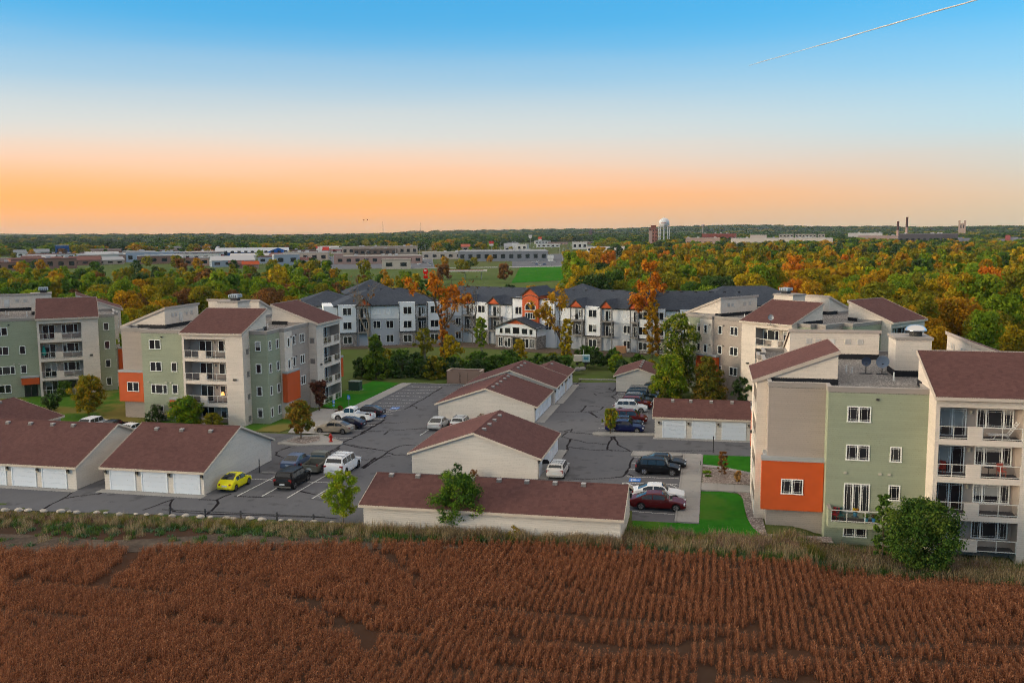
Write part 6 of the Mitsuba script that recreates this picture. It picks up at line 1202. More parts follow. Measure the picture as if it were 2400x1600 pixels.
# pale boulders along the kerb of the lot
for k in range(26):
    u = -63 + k * 1.24 + g.uniform(-.4, .4); v = top_edge(u) + .15 + g.uniform(-.15, .2); s = g.uniform(.16, .34)
    m = trimesh.creation.icosphere(2, 1.0); vv = np.asarray(m.vertices); vv = vv * (1 + .35 * (meshkit.noise(vv * 1.4 + k * 7) - .5))[:, None] * [s * 1.25, s, s * .62]
    whole('boulder', MB().add(vv + [u, v, .08], m.faces, np.array((.46, .42, .38)) * g.uniform(.8, 1.15)), 'matte', 'pale boulder lying along the field edge of the car park', 'boulder', group='boulders along the car park edge', smooth=False)
TOWN = [
    ('tall blue shed with a white roof edge at the left of the town', np.float64(-758.7), np.float64(976.0), np.float64(37.9), np.float64(14.9), 18, np.float64(13.4), (0.03, 0.09, 0.26), (0.5, 0.52, 0.55), 'flat', 'building'),
    ('grey barn roofed house left of the blue shed', np.float64(-855.1), np.float64(1020.9), np.float64(39.9), np.float64(14.1), 14, np.float64(7.8), (0.22, 0.21, 0.2), (0.24, 0.26, 0.28), 'gable', 'building'),
    ('grey metal roofed hall right beside the blue shed', np.float64(-805.8), np.float64(997.8), np.float64(38.9), np.float64(18.4), 22, np.float64(9.0), (0.26, 0.24, 0.23), (0.26, 0.28, 0.31), 'gable', 'building'),
    ('long brown low building at the left edge of the town', np.float64(-626.1), np.float64(737.3), np.float64(40.3), np.float64(39.7), 20, np.float64(5.2), (0.12, 0.07, 0.06), (0.14, 0.09, 0.08), 'gable', 'building'),
    ('white roofed house at the far left edge behind the wood', np.float64(-625.7), np.float64(725.6), np.float64(40.8), np.float64(9.2), 12, np.float64(5.2), (0.5, 0.5, 0.52), (0.48, 0.5, 0.53), 'gable', 'building'),
    ('brown roofed house behind the left wood', np.float64(-636.5), np.float64(774.5), np.float64(39.4), np.float64(16.5), 14, np.float64(6.1), (0.3, 0.22, 0.19), (0.18, 0.1, 0.09), 'gable', 'building'),
    ('pale blue grey shop with an orange sign', np.float64(-587.2), np.float64(788.0), np.float64(36.7), np.float64(16.7), 20, np.float64(6.9), (0.42, 0.48, 0.56), (0.46, 0.5, 0.55), 'flat', 'building'),
    ('light grey flat shop right of the pale blue one', np.float64(-573.9), np.float64(815.2), np.float64(35.1), np.float64(14.6), 20, np.float64(7.0), (0.46, 0.48, 0.52), (0.42, 0.45, 0.5), 'flat', 'building'),
    ('long pale blue grey store with units on its roof', np.float64(-511.6), np.float64(788.6), np.float64(33.0), np.float64(54.1), 32, np.float64(8.6), (0.34, 0.4, 0.5), (0.36, 0.41, 0.48), 'flat', 'building'),
    ('retail building with red and white stripes along its edge', np.float64(-474.1), np.float64(808.6), np.float64(30.4), np.float64(36.3), 30, np.float64(8.6), (0.28, 0.3, 0.36), (0.62, 0.55, 0.52), 'stripe', 'building'),
    ('distant low blue roofed sheds', np.float64(-729.5), np.float64(1287.3), np.float64(29.5), np.float64(60.8), 24, np.float64(7.6), (0.3, 0.36, 0.44), (0.05, 0.12, 0.3), 'flat', 'building'),
    ('big sports hall with a white roof and blue gable end', np.float64(-487.9), np.float64(930.9), np.float64(27.7), np.float64(77.2), 40, np.float64(10.6), (0.03, 0.1, 0.3), (0.5, 0.53, 0.58), 'hall', 'building'),
    ('house with an orange red roof behind the lime trees', np.float64(-331.1), np.float64(628.0), np.float64(27.8), np.float64(11.7), 16, np.float64(5.4), (0.34, 0.24, 0.2), (0.42, 0.09, 0.04), 'gable', 'building'),
    ('low brown roofed building left of the orange red roof', np.float64(-346.8), np.float64(635.7), np.float64(28.6), np.float64(10.6), 16, np.float64(5.6), (0.26, 0.18, 0.16), (0.2, 0.11, 0.11), 'gable', 'building'),
    ('fast food building with a red roof and white walls', np.float64(-434.5), np.float64(1003.0), np.float64(23.4), np.float64(7.4), 14, np.float64(10.5), (0.6, 0.52, 0.5), (0.42, 0.05, 0.04), 'gable', 'building'),
    ('white and red filling station left of the mall', np.float64(-464.1), np.float64(1112.9), np.float64(22.6), np.float64(19.8), 16, np.float64(7.6), (0.52, 0.48, 0.46), (0.55, 0.5, 0.48), 'stripe', 'building'),
    ('long beige mall with dark units on the roof', np.float64(-390.2), np.float64(1062.7), np.float64(20.2), np.float64(90.4), 45, np.float64(9.3), (0.42, 0.34, 0.29), (0.36, 0.31, 0.28), 'flat', 'building'),
    ('low dark shop block in front of the beige mall', np.float64(-388.4), np.float64(1041.3), np.float64(20.5), np.float64(50.9), 16, np.float64(7.0), (0.17, 0.12, 0.1), (0.2, 0.15, 0.12), 'flat', 'building'),
    ('long pinkish shop row with a sign board at its left end', np.float64(-272.0), np.float64(738.5), np.float64(20.2), np.float64(71.6), 32, np.float64(6.3), (0.36, 0.24, 0.21), (0.46, 0.4, 0.37), 'flat', 'building'),
    ('tall pink sign front of the shop row', np.float64(-303.5), np.float64(727.1), np.float64(22.7), np.float64(7.4), 6, np.float64(8.3), (0.4, 0.25, 0.22), (0.42, 0.3, 0.27), 'flat', 'building'),
    ('small white shop with dark sign in front of the shop row', np.float64(-219.0), np.float64(629.3), np.float64(19.2), np.float64(20.3), 22, np.float64(6.4), (0.52, 0.45, 0.39), (0.36, 0.31, 0.28), 'flat', 'building'),
    ('small brown gabled chalets beside the white shop', np.float64(-263.8), np.float64(772.4), np.float64(18.9), np.float64(15.3), 12, np.float64(4.2), (0.2, 0.15, 0.13), (0.13, 0.11, 0.1), 'gable', 'building'),
    ('pale strip of shops right of the beige mall', np.float64(-257.8), np.float64(878.1), np.float64(16.4), np.float64(39.8), 30, np.float64(6.2), (0.46, 0.41, 0.37), (0.44, 0.42, 0.4), 'flat', 'building'),
    ('very long grey roofed store with a dark wall', np.float64(-181.6), np.float64(809.4), np.float64(12.6), np.float64(79.9), 60, np.float64(8.6), (0.22, 0.23, 0.26), (0.36, 0.37, 0.4), 'flat', 'building'),
    ('small house with an orange red hipped roof', np.float64(-343.2), np.float64(1285.3), np.float64(15.0), np.float64(12.5), 12, np.float64(9.5), (0.36, 0.28, 0.25), (0.42, 0.12, 0.08), 'gable', 'building'),
    ('white A shaped frame building at the mall end', np.float64(-265.9), np.float64(1225.7), np.float64(12.2), np.float64(14.7), 14, np.float64(11.2), (0.5, 0.5, 0.52), (0.3, 0.31, 0.34), 'gable', 'building'),
    ('brick red shop at the roadside beside the grey store', np.float64(-174.0), np.float64(822.1), np.float64(11.9), np.float64(10.4), 18, np.float64(6.3), (0.34, 0.06, 0.05), (0.2, 0.07, 0.07), 'flat', 'building'),
    ('white two storey hotel with rows of windows', np.float64(-107.2), np.float64(962.4), np.float64(6.4), np.float64(38.7), 22, np.float64(9.8), (0.66, 0.6, 0.55), (0.52, 0.48, 0.45), 'hotel', 'building'),
    ('lower white wing before the white hotel', np.float64(-96.8), np.float64(809.6), np.float64(6.8), np.float64(18.2), 18, np.float64(5.4), (0.62, 0.56, 0.52), (0.46, 0.44, 0.42), 'flat', 'building'),
    ('low grey shop left of the white hotel', np.float64(-121.6), np.float64(876.2), np.float64(7.9), np.float64(13.0), 18, np.float64(6.2), (0.3, 0.32, 0.35), (0.34, 0.36, 0.39), 'flat', 'building'),
    ('white sheds in the vehicle yard', np.float64(-193.8), np.float64(1390.5), np.float64(7.9), np.float64(22.3), 18, np.float64(10.2), (0.56, 0.55, 0.54), (0.58, 0.57, 0.57), 'flat', 'building'),
    ('tall red brown brick mill tower beside the water tower', np.float64(-83.7), np.float64(1374.9), np.float64(3.5), np.float64(12.3), 16, np.float64(29.8), (0.26, 0.11, 0.09), (0.22, 0.12, 0.1), 'mill', 'tower'),
    ('pinkish flat school building right of the water tower', np.float64(-12.0), np.float64(1285.0), np.float64(0.5), np.float64(45.3), 40, np.float64(16.3), (0.42, 0.29, 0.25), (0.44, 0.34, 0.31), 'flat', 'building'),
    ('dark red brick building with white window band', np.float64(12.2), np.float64(1671.7), np.float64(-0.4), np.float64(58.9), 35, np.float64(21.2), (0.22, 0.07, 0.06), (0.25, 0.13, 0.12), 'flat', 'building'),
    ('long white factory with a stepped roof', np.float64(89.1), np.float64(1272.7), np.float64(-4.0), np.float64(128.8), 50, np.float64(15.6), (0.56, 0.49, 0.45), (0.48, 0.45, 0.44), 'flat', 'building'),
    ('raised middle part of the long white factory', np.float64(60.2), np.float64(1276.2), np.float64(-2.7), np.float64(21.0), 25, np.float64(19.8), (0.5, 0.43, 0.4), (0.42, 0.39, 0.38), 'flat', 'building'),
    ('leftmost of six pale grey apartment houses on the skyline', np.float64(109.8), np.float64(1534.9), np.float64(-4.1), np.float64(11.7), 14, np.float64(19.9), (0.34, 0.31, 0.29), (0.3, 0.28, 0.28), 'flats', 'building'),
    ('second of six pale grey apartment houses on the skyline', np.float64(120.6), np.float64(1532.8), np.float64(-4.5), np.float64(10.5), 14, np.float64(19.9), (0.34, 0.31, 0.29), (0.3, 0.28, 0.28), 'flats', 'building'),
    ('third of six pale grey apartment houses on the skyline', np.float64(133.2), np.float64(1530.4), np.float64(-5.0), np.float64(10.3), 14, np.float64(19.8), (0.34, 0.31, 0.29), (0.3, 0.28, 0.28), 'flats', 'building'),
    ('fourth of six pale grey apartment houses on the skyline', np.float64(143.6), np.float64(1528.4), np.float64(-5.4), np.float64(10.5), 14, np.float64(19.8), (0.34, 0.31, 0.29), (0.3, 0.28, 0.28), 'flats', 'building'),
    ('fifth of six pale grey apartment houses on the skyline', np.float64(154.3), np.float64(1526.4), np.float64(-5.8), np.float64(10.6), 14, np.float64(19.8), (0.34, 0.31, 0.29), (0.3, 0.28, 0.28), 'flats', 'building'),
    ('rightmost of six pale grey apartment houses on the skyline', np.float64(167.0), np.float64(1523.9), np.float64(-6.3), np.float64(10.4), 14, np.float64(19.8), (0.34, 0.31, 0.29), (0.3, 0.28, 0.28), 'flats', 'building'),
    ('long low white hall left of the two chimneys', np.float64(245.9), np.float64(1619.6), np.float64(-8.6), np.float64(52.9), 40, np.float64(20.8), (0.5, 0.47, 0.46), (0.48, 0.47, 0.48), 'flat', 'building'),
    ('low pinkish works buildings at the foot of the chimneys', np.float64(253.6), np.float64(1507.3), np.float64(-9.6), np.float64(70.0), 36, np.float64(16.9), (0.36, 0.26, 0.24), (0.36, 0.28, 0.27), 'flat', 'building'),
    ('large dark grey box building right of the chimneys', np.float64(279.6), np.float64(1323.5), np.float64(-11.9), np.float64(72.3), 60, np.float64(20.2), (0.085, 0.08, 0.095), (0.2, 0.19, 0.2), 'flat', 'building'),
    ('red barn like house far right', np.float64(395.2), np.float64(1387.9), np.float64(-15.9), np.float64(5.1), 12, np.float64(17.6), (0.36, 0.06, 0.06), (0.3, 0.08, 0.08), 'gable', 'building'),
    ('first white house beyond the right wood', np.float64(333.5), np.float64(1398.1), np.float64(-13.4), np.float64(12.7), 12, np.float64(14.8), (0.46, 0.45, 0.48), (0.2, 0.2, 0.24), 'gable', 'building'),
    ('second white house beyond the right wood', np.float64(344.6), np.float64(1396.3), np.float64(-13.9), np.float64(11.8), 12, np.float64(13.8), (0.46, 0.45, 0.48), (0.2, 0.2, 0.24), 'gable', 'building'),
    ('white house next to the red barn beyond the right wood', np.float64(401.8), np.float64(1386.8), np.float64(-16.2), np.float64(11.0), 12, np.float64(14.9), (0.46, 0.45, 0.48), (0.2, 0.2, 0.24), 'gable', 'building'),
    ('pale house at the far right edge beyond the right wood', np.float64(411.2), np.float64(1385.3), np.float64(-16.5), np.float64(10.2), 12, np.float64(13.6), (0.46, 0.45, 0.48), (0.2, 0.2, 0.24), 'gable', 'building'),
    ('low pale house left of the red barn beyond the right wood', np.float64(388.4), np.float64(1389.0), np.float64(-15.6), np.float64(11.9), 12, np.float64(12.5), (0.46, 0.45, 0.48), (0.2, 0.2, 0.24), 'gable', 'building'),
]
# ------------------------------------------------------------------ the town beyond the wood
TG = np.random.default_rng(21)
def town_building(label, u, v, rot, w, dep, h, wall, roof, style, cat):
    name = {'gable': 'house', 'hotel': 'hotel', 'mill': 'mill_tower', 'flats': 'apartment_house', 'hall': 'sports_hall'}.get(style, 'shop_building' if h < 12 else 'works_building')
    t = Thing(name, label, 'building', place(u, v, 0, rot)); f = Face((-w / 2, 0), (1, 0), (0, -1)); wall, roof = np.array(wall), np.array(roof)
    if style in ('gable', 'hall'):
        hw = h * (.62 if style == 'gable' else .58); D = dep; m = MB().box(-w / 2, w / 2, 0, D, -1, hw, wall)
        if style == 'hall':
            for x in (-w / 2, w / 2): m.poly([(x, 0, hw), (x, D, hw), (x, D / 2, h)], wall)
            m.flat([(w * .2, -1.0, -1), (w / 2, -1.0, -1), (w / 2, -1.0, hw), (w * .35, -1.0, h * 1.0), (w * .2, -1.0, hw)], [(0, 1, 2, 3, 4)], (.02, .11, .40))
            m.box(w * .2, w / 2, -1.0, 0, -1, hw - .2, (.02, .10, .38))
        else: m.flat([(-w / 2, 0, hw), (-w / 2, D, hw), (-w / 2, D / 2, h)], [(0, 1, 2)], wall); m.flat([(w / 2, 0, hw), (w / 2, D, hw), (w / 2, D / 2, h)], [(0, 1, 2)], wall)
        t.part('wall', m, 'matte'); r = MB(); e = .5
        for s, y0, y1 in ((0, -e, D / 2), (1, D / 2, D + e)):
            z0, z1 = (hw - .2, h + .1) if s == 0 else (h + .1, hw - .2); r.flat([(-w / 2 - e, y0, z0), (w / 2 + e, y0, z0), (w / 2 + e, y1, z1), (-w / 2 - e, y1, z1)], [(0, 1, 2, 3)], roof)
        t.part('roof', r, 'matte')
    else:
        t.part('wall', MB().box(-w / 2, w / 2, 0, dep, -1, h, wall), 'matte'); t.part('roof', MB().box(-w / 2 - .3, w / 2 + .3, -.3, dep + .3, h, h + .5, roof), 'matte')
        if style == 'stripe':
            for k, c in ((.55, (.46, .03, .03)), (.75, (.62, .6, .6))): q = MB(); f.box(q, 0, w, h * k, h * k + h * .12, 0, .35, c); t.part('stripe', q, 'matte')
        if style == 'flat' and w > 25:
            for k in range(int(w / 14)): x = TG.uniform(-w / 2 + 3, w / 2 - 3); y = TG.uniform(3, max(4, dep - 3)); t.part('roof_unit', MB().box(x - 1.4, x + 1.4, y - 1.2, y + 1.2, h + .5, h + 1.9, (.45, .45, .46)), 'matte')
        if style == 'mill':
            t.part('top_house', MB().box(-w * .3, w * .32, dep * .2, dep * .8, h, h + 5, wall * .8), 'matte'); t.part('pale_side', MB().box(-w / 2 - .2, -w * .12, -.3, 0, 0, h - 3, (.36, .26, .24)), 'matte')
    rows = 2 if style == 'hotel' else 4 if style == 'flats' else 1
    n = max(1, int(w / (4.5 if style in ('hotel', 'flats') else 7))) if style not in ('mill',) else 3
    if style == 'mill': rows = 6
    for r_ in range(rows):
        for k in range(min(n, 14)):
            a = (k + .5) * w / min(n, 14); hh = h / rows if style != 'gable' else h * .6; ww = min(w / n * .5, 4.5); q = MB(); z0 = r_ * hh + hh * .3
            f.quad(q, a - ww / 2, a + ww / 2, z0, z0 + hh * .42, .08 if style != 'hall' else 1.1, (.02, .024, .03)); t.part('window', q, 'pane_glass')
for row in TOWN: town_building(*row)
# many smaller buildings between and behind the named ones
SMALL = [((.50, .49, .48), 'pale grey'), ((.44, .36, .30), 'beige'), ((.60, .58, .56), 'white'), ((.26, .15, .12), 'brown'), ((.34, .38, .44), 'blue grey'), ((.40, .27, .23), 'pinkish')]
ROOFS = [((.40, .40, .42), 'light roof'), ((.16, .13, .13), 'dark roof'), ((.52, .51, .52), 'white roof'), ((.22, .11, .10), 'brown roof')]
for k in range(86):
    if k < 44: px = TG.uniform(-10, 720); r0 = TG.uniform(760, 1500); zone = 'on the left side of the town'
    elif k < 66: px = TG.uniform(720, 1400); r0 = TG.uniform(1250, 2100); zone = 'behind the shop rows'
    else: px = TG.uniform(1440, 2390); r0 = TG.uniform(1200, 2000); zone = 'beyond the right wood'
    u, v = polar(px, r0); (wc, wn2), (rc, rn) = SMALL[int(TG.integers(0, 6))], ROOFS[int(TG.integers(0, 4))]
    w = TG.uniform(14, 46) * (1 if k < 66 else .8); st2 = 'gable' if TG.random() < .4 else 'flat'
    town_building(f'small {wn2} building with a {rn} {zone}', u, v, -math.degrees(math.atan2(u, v)) + TG.uniform(-14, 14), w, TG.uniform(10, 20), TG.uniform(4.5, 8.5), wc, rc, st2, 'building')
    lk = [q for q in labels if q.startswith(('house', 'shop_building'))][-1]; labels[lk]['group'] = f'small buildings {zone}'; TOWN.append(('', u, v, -math.degrees(math.atan2(u, v)), w, 14))
struct('town_car_park', sheet(P([(-456, 966), (-325, 1058), (-197, 651), (-291, 615)]), .03), 'asphalt', 'large car park before the shop row')
struct('town_car_park', sheet(P([(-213, 993), (-140, 1208), (-75, 707), (-140, 653)]), .03), 'asphalt', 'car park before the long grey store')
struct('town_lawn', sheet(P([(-136, 662), (-92, 707), (-62, 508), (-98, 455)]), .05), 'lawn_grass', 'bright green lawn beyond the white building')
struct('town_road', sheet(P([(-215, 645), (-70, 712), (-66, 700), (-210, 634)]), .06), 'concrete', 'pale road crossing beyond the lawn')
scene['ripe_wheat'] = two({'type': 'diffuse', 'reflectance': rgb((.40, .245, .17))})
struct('wheat_field', sheet(P([(-2056, 2342), (-1639, 2512), (-964, 1466), (-1214, 1383)]), 1.2), 'ripe_wheat', 'pale harvested field at the far left')
# parked cars of the town: five colours, body and cabin
for k, c in enumerate([(.68, .69, .71), (.05, .055, .065), (.36, .37, .39), (.26, .03, .03), (.04, .08, .2)]):
    b = MB(); pr = [(-2.2, .35), (2.2, .35), (2.2, .8), (1.1, .92), (-2.1, .95)]; n5 = 5
    v = [(x, y, z) for y in (-.85, .85) for x, z in pr]; b.flat(v, [(0, 1, 2, 3, 4), (9, 8, 7, 6, 5)] + [(i, i + 5, (i + 1) % 5 + 5, (i + 1) % 5) for i in range(5)], c)
    for x in (-1.4, 1.35):
        for y in (-.8, .8): b.tube([(x, y - .08, .33), (x, y + .08, .33)], .33, (.02, .02, .02), 8)
    cb = MB(); v = [(-1.7, -.78, .93), (1.0, -.78, .9), (.3, -.62, 1.42), (-1.3, -.62, 1.42), (-1.7, .78, .93), (1.0, .78, .9), (.3, .62, 1.42), (-1.3, .62, 1.42)]; cb.flat(v, [(0, 1, 2, 3), (7, 6, 5, 4), (0, 3, 7, 4), (1, 5, 6, 2)], (.02, .025, .03)); cb.flat(v, [(2, 6, 7, 3)], c)
    q = MB(); q.add(*b.done()); q.add(*cb.done()); vv, ff, cc = q.done(); scene[f'source_town_car_{k}'] = {'type': 'shapegroup', 'car': mikit.ply((vv, ff), 'gloss', uv=to_uv(cc))}
CN = ['white', 'black', 'silver', 'red', 'dark blue']
def lot_cars(poly, n, zone):
    x0, y0, x1, y1 = poly.bounds; made = 0; pts = []
    while made < n:
        p = (TG.uniform(x0, x1), TG.uniform(y0, y1))
        p = (round(p[0] / 3.1) * 3.1, round(p[1] / 17) * 17)
        if p in pts or not poly.contains(Point(*p)): continue
        pts.append(p); made += 1; c = int(TG.choice([0, 0, 1, 2, 2, 3, 4])); k = numbered('town_car'); labels[k] = {'label': f'{CN[c]} car parked far off {zone}', 'category': 'car', 'group': f'{CN[c]} cars {zone}'}; inst(k, f'source_town_car_{c}', place(p[0], p[1], .05, 90 + TG.uniform(-4, 4)))
lot_cars(P([(-440, 960), (-325, 1050), (-200, 655), (-288, 620)]), 46, 'in the car park of the shop row'); lot_cars(P([(-210, 985), (-142, 1190), (-78, 712), (-138, 660)]), 30, 'before the long grey store'); lot_cars(P([(-442, 2000), (-330, 2400), (-150, 1160), (-222, 1060)]), 60, 'in the dealer yard behind the grey store')
# road side canopy, signs, lamp posts
t = Thing('filling_station_canopy', 'flat white canopy on posts with a dark red edge beyond the white building', 'canopy', place(-131, 489, 0, 14)); t.part('canopy', MB().box(-12, 12, -4, 4, 4.4, 5.2, (.55, .52, .48)), 'matte'); t.part('red_edge', MB().box(-12.05, -9, -4.05, -3.9, 4.5, 5.15, (.35, .04, .04)), 'matte'); t.part('deck', MB().box(-10, 10, -3, 3, 5.2, 5.3, (.22, .08, .08)), 'matte')
for x in (-9, 0, 9): t.part('post', MB().cyl(x, 0, 0, 4.4, .2, (.3, .3, .3), 8), 'matte')
t = Thing('roadside_sign', 'bright red roadside sign showing behind the left of the white building', 'sign', place(-138, 440, 0, 16)); t.part('post', MB().cyl(0, 0, 0, 7, .2, (.4, .4, .4), 8), 'matte'); m = MB(); m.prism(affinity.scale(Point(0, 0).buffer(1), 1.25, 1.6), 0, .3, (.62, .02, .012)); vv, ff, cc = m.done(); vv = np.c_[vv[:, 0], -vv[:, 2] - .2, vv[:, 1] + 6.3]; t.part('panel', MB().add(vv, ff, cc), 'matte'); m = MB(); f = Face((0, -.52), (1, 0), (0, -1)); f.quad(m, -.7, .5, 6.6, 7.2, 0, (.7, .68, .66)); t.part('white_field', m, 'matte'); t.part('lower_panel', MB().box(-1.1, 1.1, -.4, -.2, 2.9, 4.4, (.6, .02, .012)), 'matte')
for k, (u, v, h, c) in enumerate([(-215, 905, 17, (.5, .05, .05)), (-188, 890, 15, (.6, .6, .6)), (-205, 1120, 20, (.62, .1, .06)), (-252, 1300, 22, (.55, .5, .5)), (-150, 820, 9, (.6, .6, .62)), (-120, 700, 8, (.6, .6, .6)), (-420, 950, 12, (.5, .06, .05)), (-398, 905, 12, (.62, .6, .58))]):
    t = Thing('pole_sign', ['red and white', 'small white', 'tall orange red', 'tall pale', 'white panel', 'low white', 'red topped', 'white faced'][k] + ' pole sign among the distant shops', 'sign', place(u, v, 0, 12)); t.part('post', MB().cyl(0, 0, 0, h, .25, (.35, .35, .36), 6), 'matte'); t.part('panel', MB().box(-2.4, 2.4, -.2, .2, h - 2.6, h, c), 'matte'); t.part('lower_panel', MB().box(-2.0, 2.0, -.2, .2, h - 4.6, h - 2.8, (.6, .6, .6)), 'matte')
for k, (u, v) in enumerate([(-372, 812), (-329, 720), (-259, 674), (-332, 1058), (-291, 1280), (-201, 659), (-343, 1383), (-379, 913), (-300, 860), (-250, 780), (-160, 900), (-120, 760), (-170, 1050)]):
    k = Thing('street_lamp', 'thin tall lamp post standing in the distant car parks', 'street lamp', place(u, v, 0, TG.uniform(0, 90)), 'lamp posts of the distant car parks'); k.part('pole', MB().tube([(0, 0, 0), (0, 0, 11.4), (.6, 0, 12.0), (2.2, 0, 12.1)], .13, (.42, .42, .43), 6), 'matte'); k.part('lamp_head', MB().box(1.8, 3.0, -.25, .25, 11.95, 12.2, (.5, .5, .5)), 'matte')
# water tower on eight legs
t = Thing('water_tower', 'white water tower on many legs rising above the horizon', 'water tower', place(-72, 1451)); W_ = (.62, .62, .65)
pr = [(.01, 46.3), (2.5, 46.0), (5.2, 44.6), (7.2, 42.4), (8.0, 40.2), (8.0, 37.6), (7.6, 35.6), (6.2, 33.6), (3.4, 32.3), (1.4, 31.8), (.01, 31.7)]
m = trimesh.creation.revolve(np.array(pr[::-1]), sections=40); t.part('tank', MB().add(np.asarray(m.vertices), m.faces, W_), 'gloss', smooth=True); t.part('walkway', MB().tube([(8.3 * math.cos(a), 8.3 * math.sin(a), 37.4) for a in np.linspace(0, 2 * math.pi, 33)], .22, (.42, .40, .42), 5), 'matte')
m = MB()
for a in np.linspace(-2.15, -1.1, 12): m.box(8.06 * math.cos(a) - .28, 8.06 * math.cos(a) + .28, 8.06 * math.sin(a) - .1, 8.06 * math.sin(a) + .1, 38.5, 39.5, (.25, .06, .06))
t.part('lettering', m, 'matte'); t.part('riser', MB().cyl(0, 0, 0, 32, .9, (.55, .53, .55), 12), 'matte')
for a in np.linspace(0, 2 * math.pi, 8, endpoint=False): c, s = math.cos(a), math.sin(a); t.part('leg', MB().tube([(8.8 * c, 8.8 * s, 0), (7.7 * c, 7.7 * s, 36.5)], .42, W_, 8), 'matte')
for z in (12, 24): t.part('ring_strut', MB().tube([(8.4 * math.cos(a), 8.4 * math.sin(a), z) for a in np.linspace(0, 2 * math.pi, 9)], .12, W_, 4), 'matte')
t.part('finial', MB().cyl(0, 0, 46.2, 48.4, .18, (.4, .4, .42), 6), 'matte')
for k, (u, v, h) in enumerate(((336, 1838, 41), (374, 1957, 50))):
    t = Thing('chimney', ('shorter' if k == 0 else 'taller') + ' of two slim pinkish chimneys on the right skyline', 'chimney', place(u, v)); t.part('shaft', MB().tube([(0, 0, 0), (0, 0, h * .62)], [2.6, 2.2], (.46, .30, .26), 14), 'matte'); t.part('dark_top', MB().tube([(0, 0, h * .62), (0, 0, h)], [2.2, 1.9], (.10, .06, .055), 14), 'matte'); t.part('rim', MB().cyl(0, 0, h, h + 1, 2.3, (.2, .12, .1), 14), 'matte')
t = Thing('church_tower', 'pale twin topped stone tower among trees at the far right skyline', 'tower', place(692, 2853, 0, -10)); S_ = (.42, .30, .25); t.part('shaft', MB().box(-9, 9, -8, 8, 0, 44, S_), 'matte')
for x in (-7, 7): t.part('turret', MB().box(x - 2.4, x + 2.4, -6, 6, 44, 52, S_), 'matte')
for x in (-3.4, 3.4): t.part('belfry_opening', MB().box(x - 1.6, x + 1.6, -8.2, -8, 30, 40, (.06, .05, .05)), 'matte')
t = Thing('small_water_tower', 'thin single stem water tower far off on the skyline', 'water tower', place(-23, 2450)); t.part('stem', MB().cyl(0, 0, 0, 40, .9, (.35, .30, .30), 8), 'matte'); m = trimesh.creation.icosphere(2, 5.0); t.part('tank', MB().add(np.asarray(m.vertices) * [1, 1, .6] + [0, 0, 41], m.faces, (.40, .34, .34)), 'matte', smooth=True)
for k, (u, v, h) in enumerate(((-1960, 5400, 95), (-1690, 5300, 85), (-480, 3900, 30))):
    t = Thing('radio_mast', ['tallest thin radio mast on the left horizon', 'second thin radio mast on the left horizon', 'small steeple like mast on the middle horizon'][k], 'mast', place(u, v, float(land_h(np.array([float(u)]), np.array([float(v)]))[0]))); t.part('mast', MB().tube([(0, 0, 0), (0, 0, h)], [1.2, .7], (.2, .17, .18), 5), 'matte')
t = Thing('church_spire', 'small dark pointed steeple on the middle horizon', 'steeple', place(-370, 2900)); t.part('tower', MB().box(-5, 5, -5, 5, 0, 24, (.12, .08, .08)), 'matte'); m = MB(); m.flat([(-7, -7, 24), (7, -7, 24), (7, 7, 24), (-7, 7, 24), (0, 0, 39)], [(0, 1, 4), (1, 2, 4), (2, 3, 4), (3, 0, 4)], (.09, .07, .075)); t.part('spire', m, 'matte')
# trees among the shops and the woods towards the horizon
blocks = [affinity.translate(affinity.rotate(sbox(-r_[4] / 2 - 5, -30, r_[4] / 2 + 5, r_[5] + 4), r_[3], origin=(0, 0)), r_[1], r_[2]) for r_ in TOWN]
open_ = unary_union(blocks + [P([(-456, 966), (-325, 1058), (-197, 651), (-291, 615)]), P([(-213, 993), (-140, 1208), (-75, 707), (-140, 653)]), P([(-442, 2065), (-328, 2579), (-145, 1158), (-225, 1052)]), P([(-136, 662), (-92, 707), (-50, 480), (-98, 440)]), P([(-2056, 2342), (-1639, 2512), (-964, 1466), (-1214, 1383)])]).buffer(1)
op = prep(open_); ttk = numbered('town_trees'); labels[ttk] = {'label': 'autumn trees scattered among the distant shops and lots', 'category': 'trees', 'kind': 'stuff'}; dwk = numbered('distant_woods'); labels[dwk] = {'label': 'dark woods stretching to the horizon behind the town', 'category': 'wood', 'kind': 'stuff'}
n1 = n2 = 0
for r in np.geomspace(420, 1250, 34):
    for px in np.arange(-60, 1440, 40 if r > 560 else 60):
        if TG.random() > (.10 if r < 1000 else .22): continue
        u, v = polar(px + TG.uniform(-20, 20), r * TG.uniform(.98, 1.02)); 
        if op.contains(Point(u, v)): continue
        pal = str(TG.choice(['olive', 'green', 'dark', 'gold', 'rust', 'olive', 'lime'])); n1 += 1; s = TG.uniform(.55, .95); inst(f'{ttk}__{n1:03d}', f"source_{proto('oak', pal, 0, True)}_crown", place(u, v, 0, TG.uniform(0, 360), s))
r = 900.0
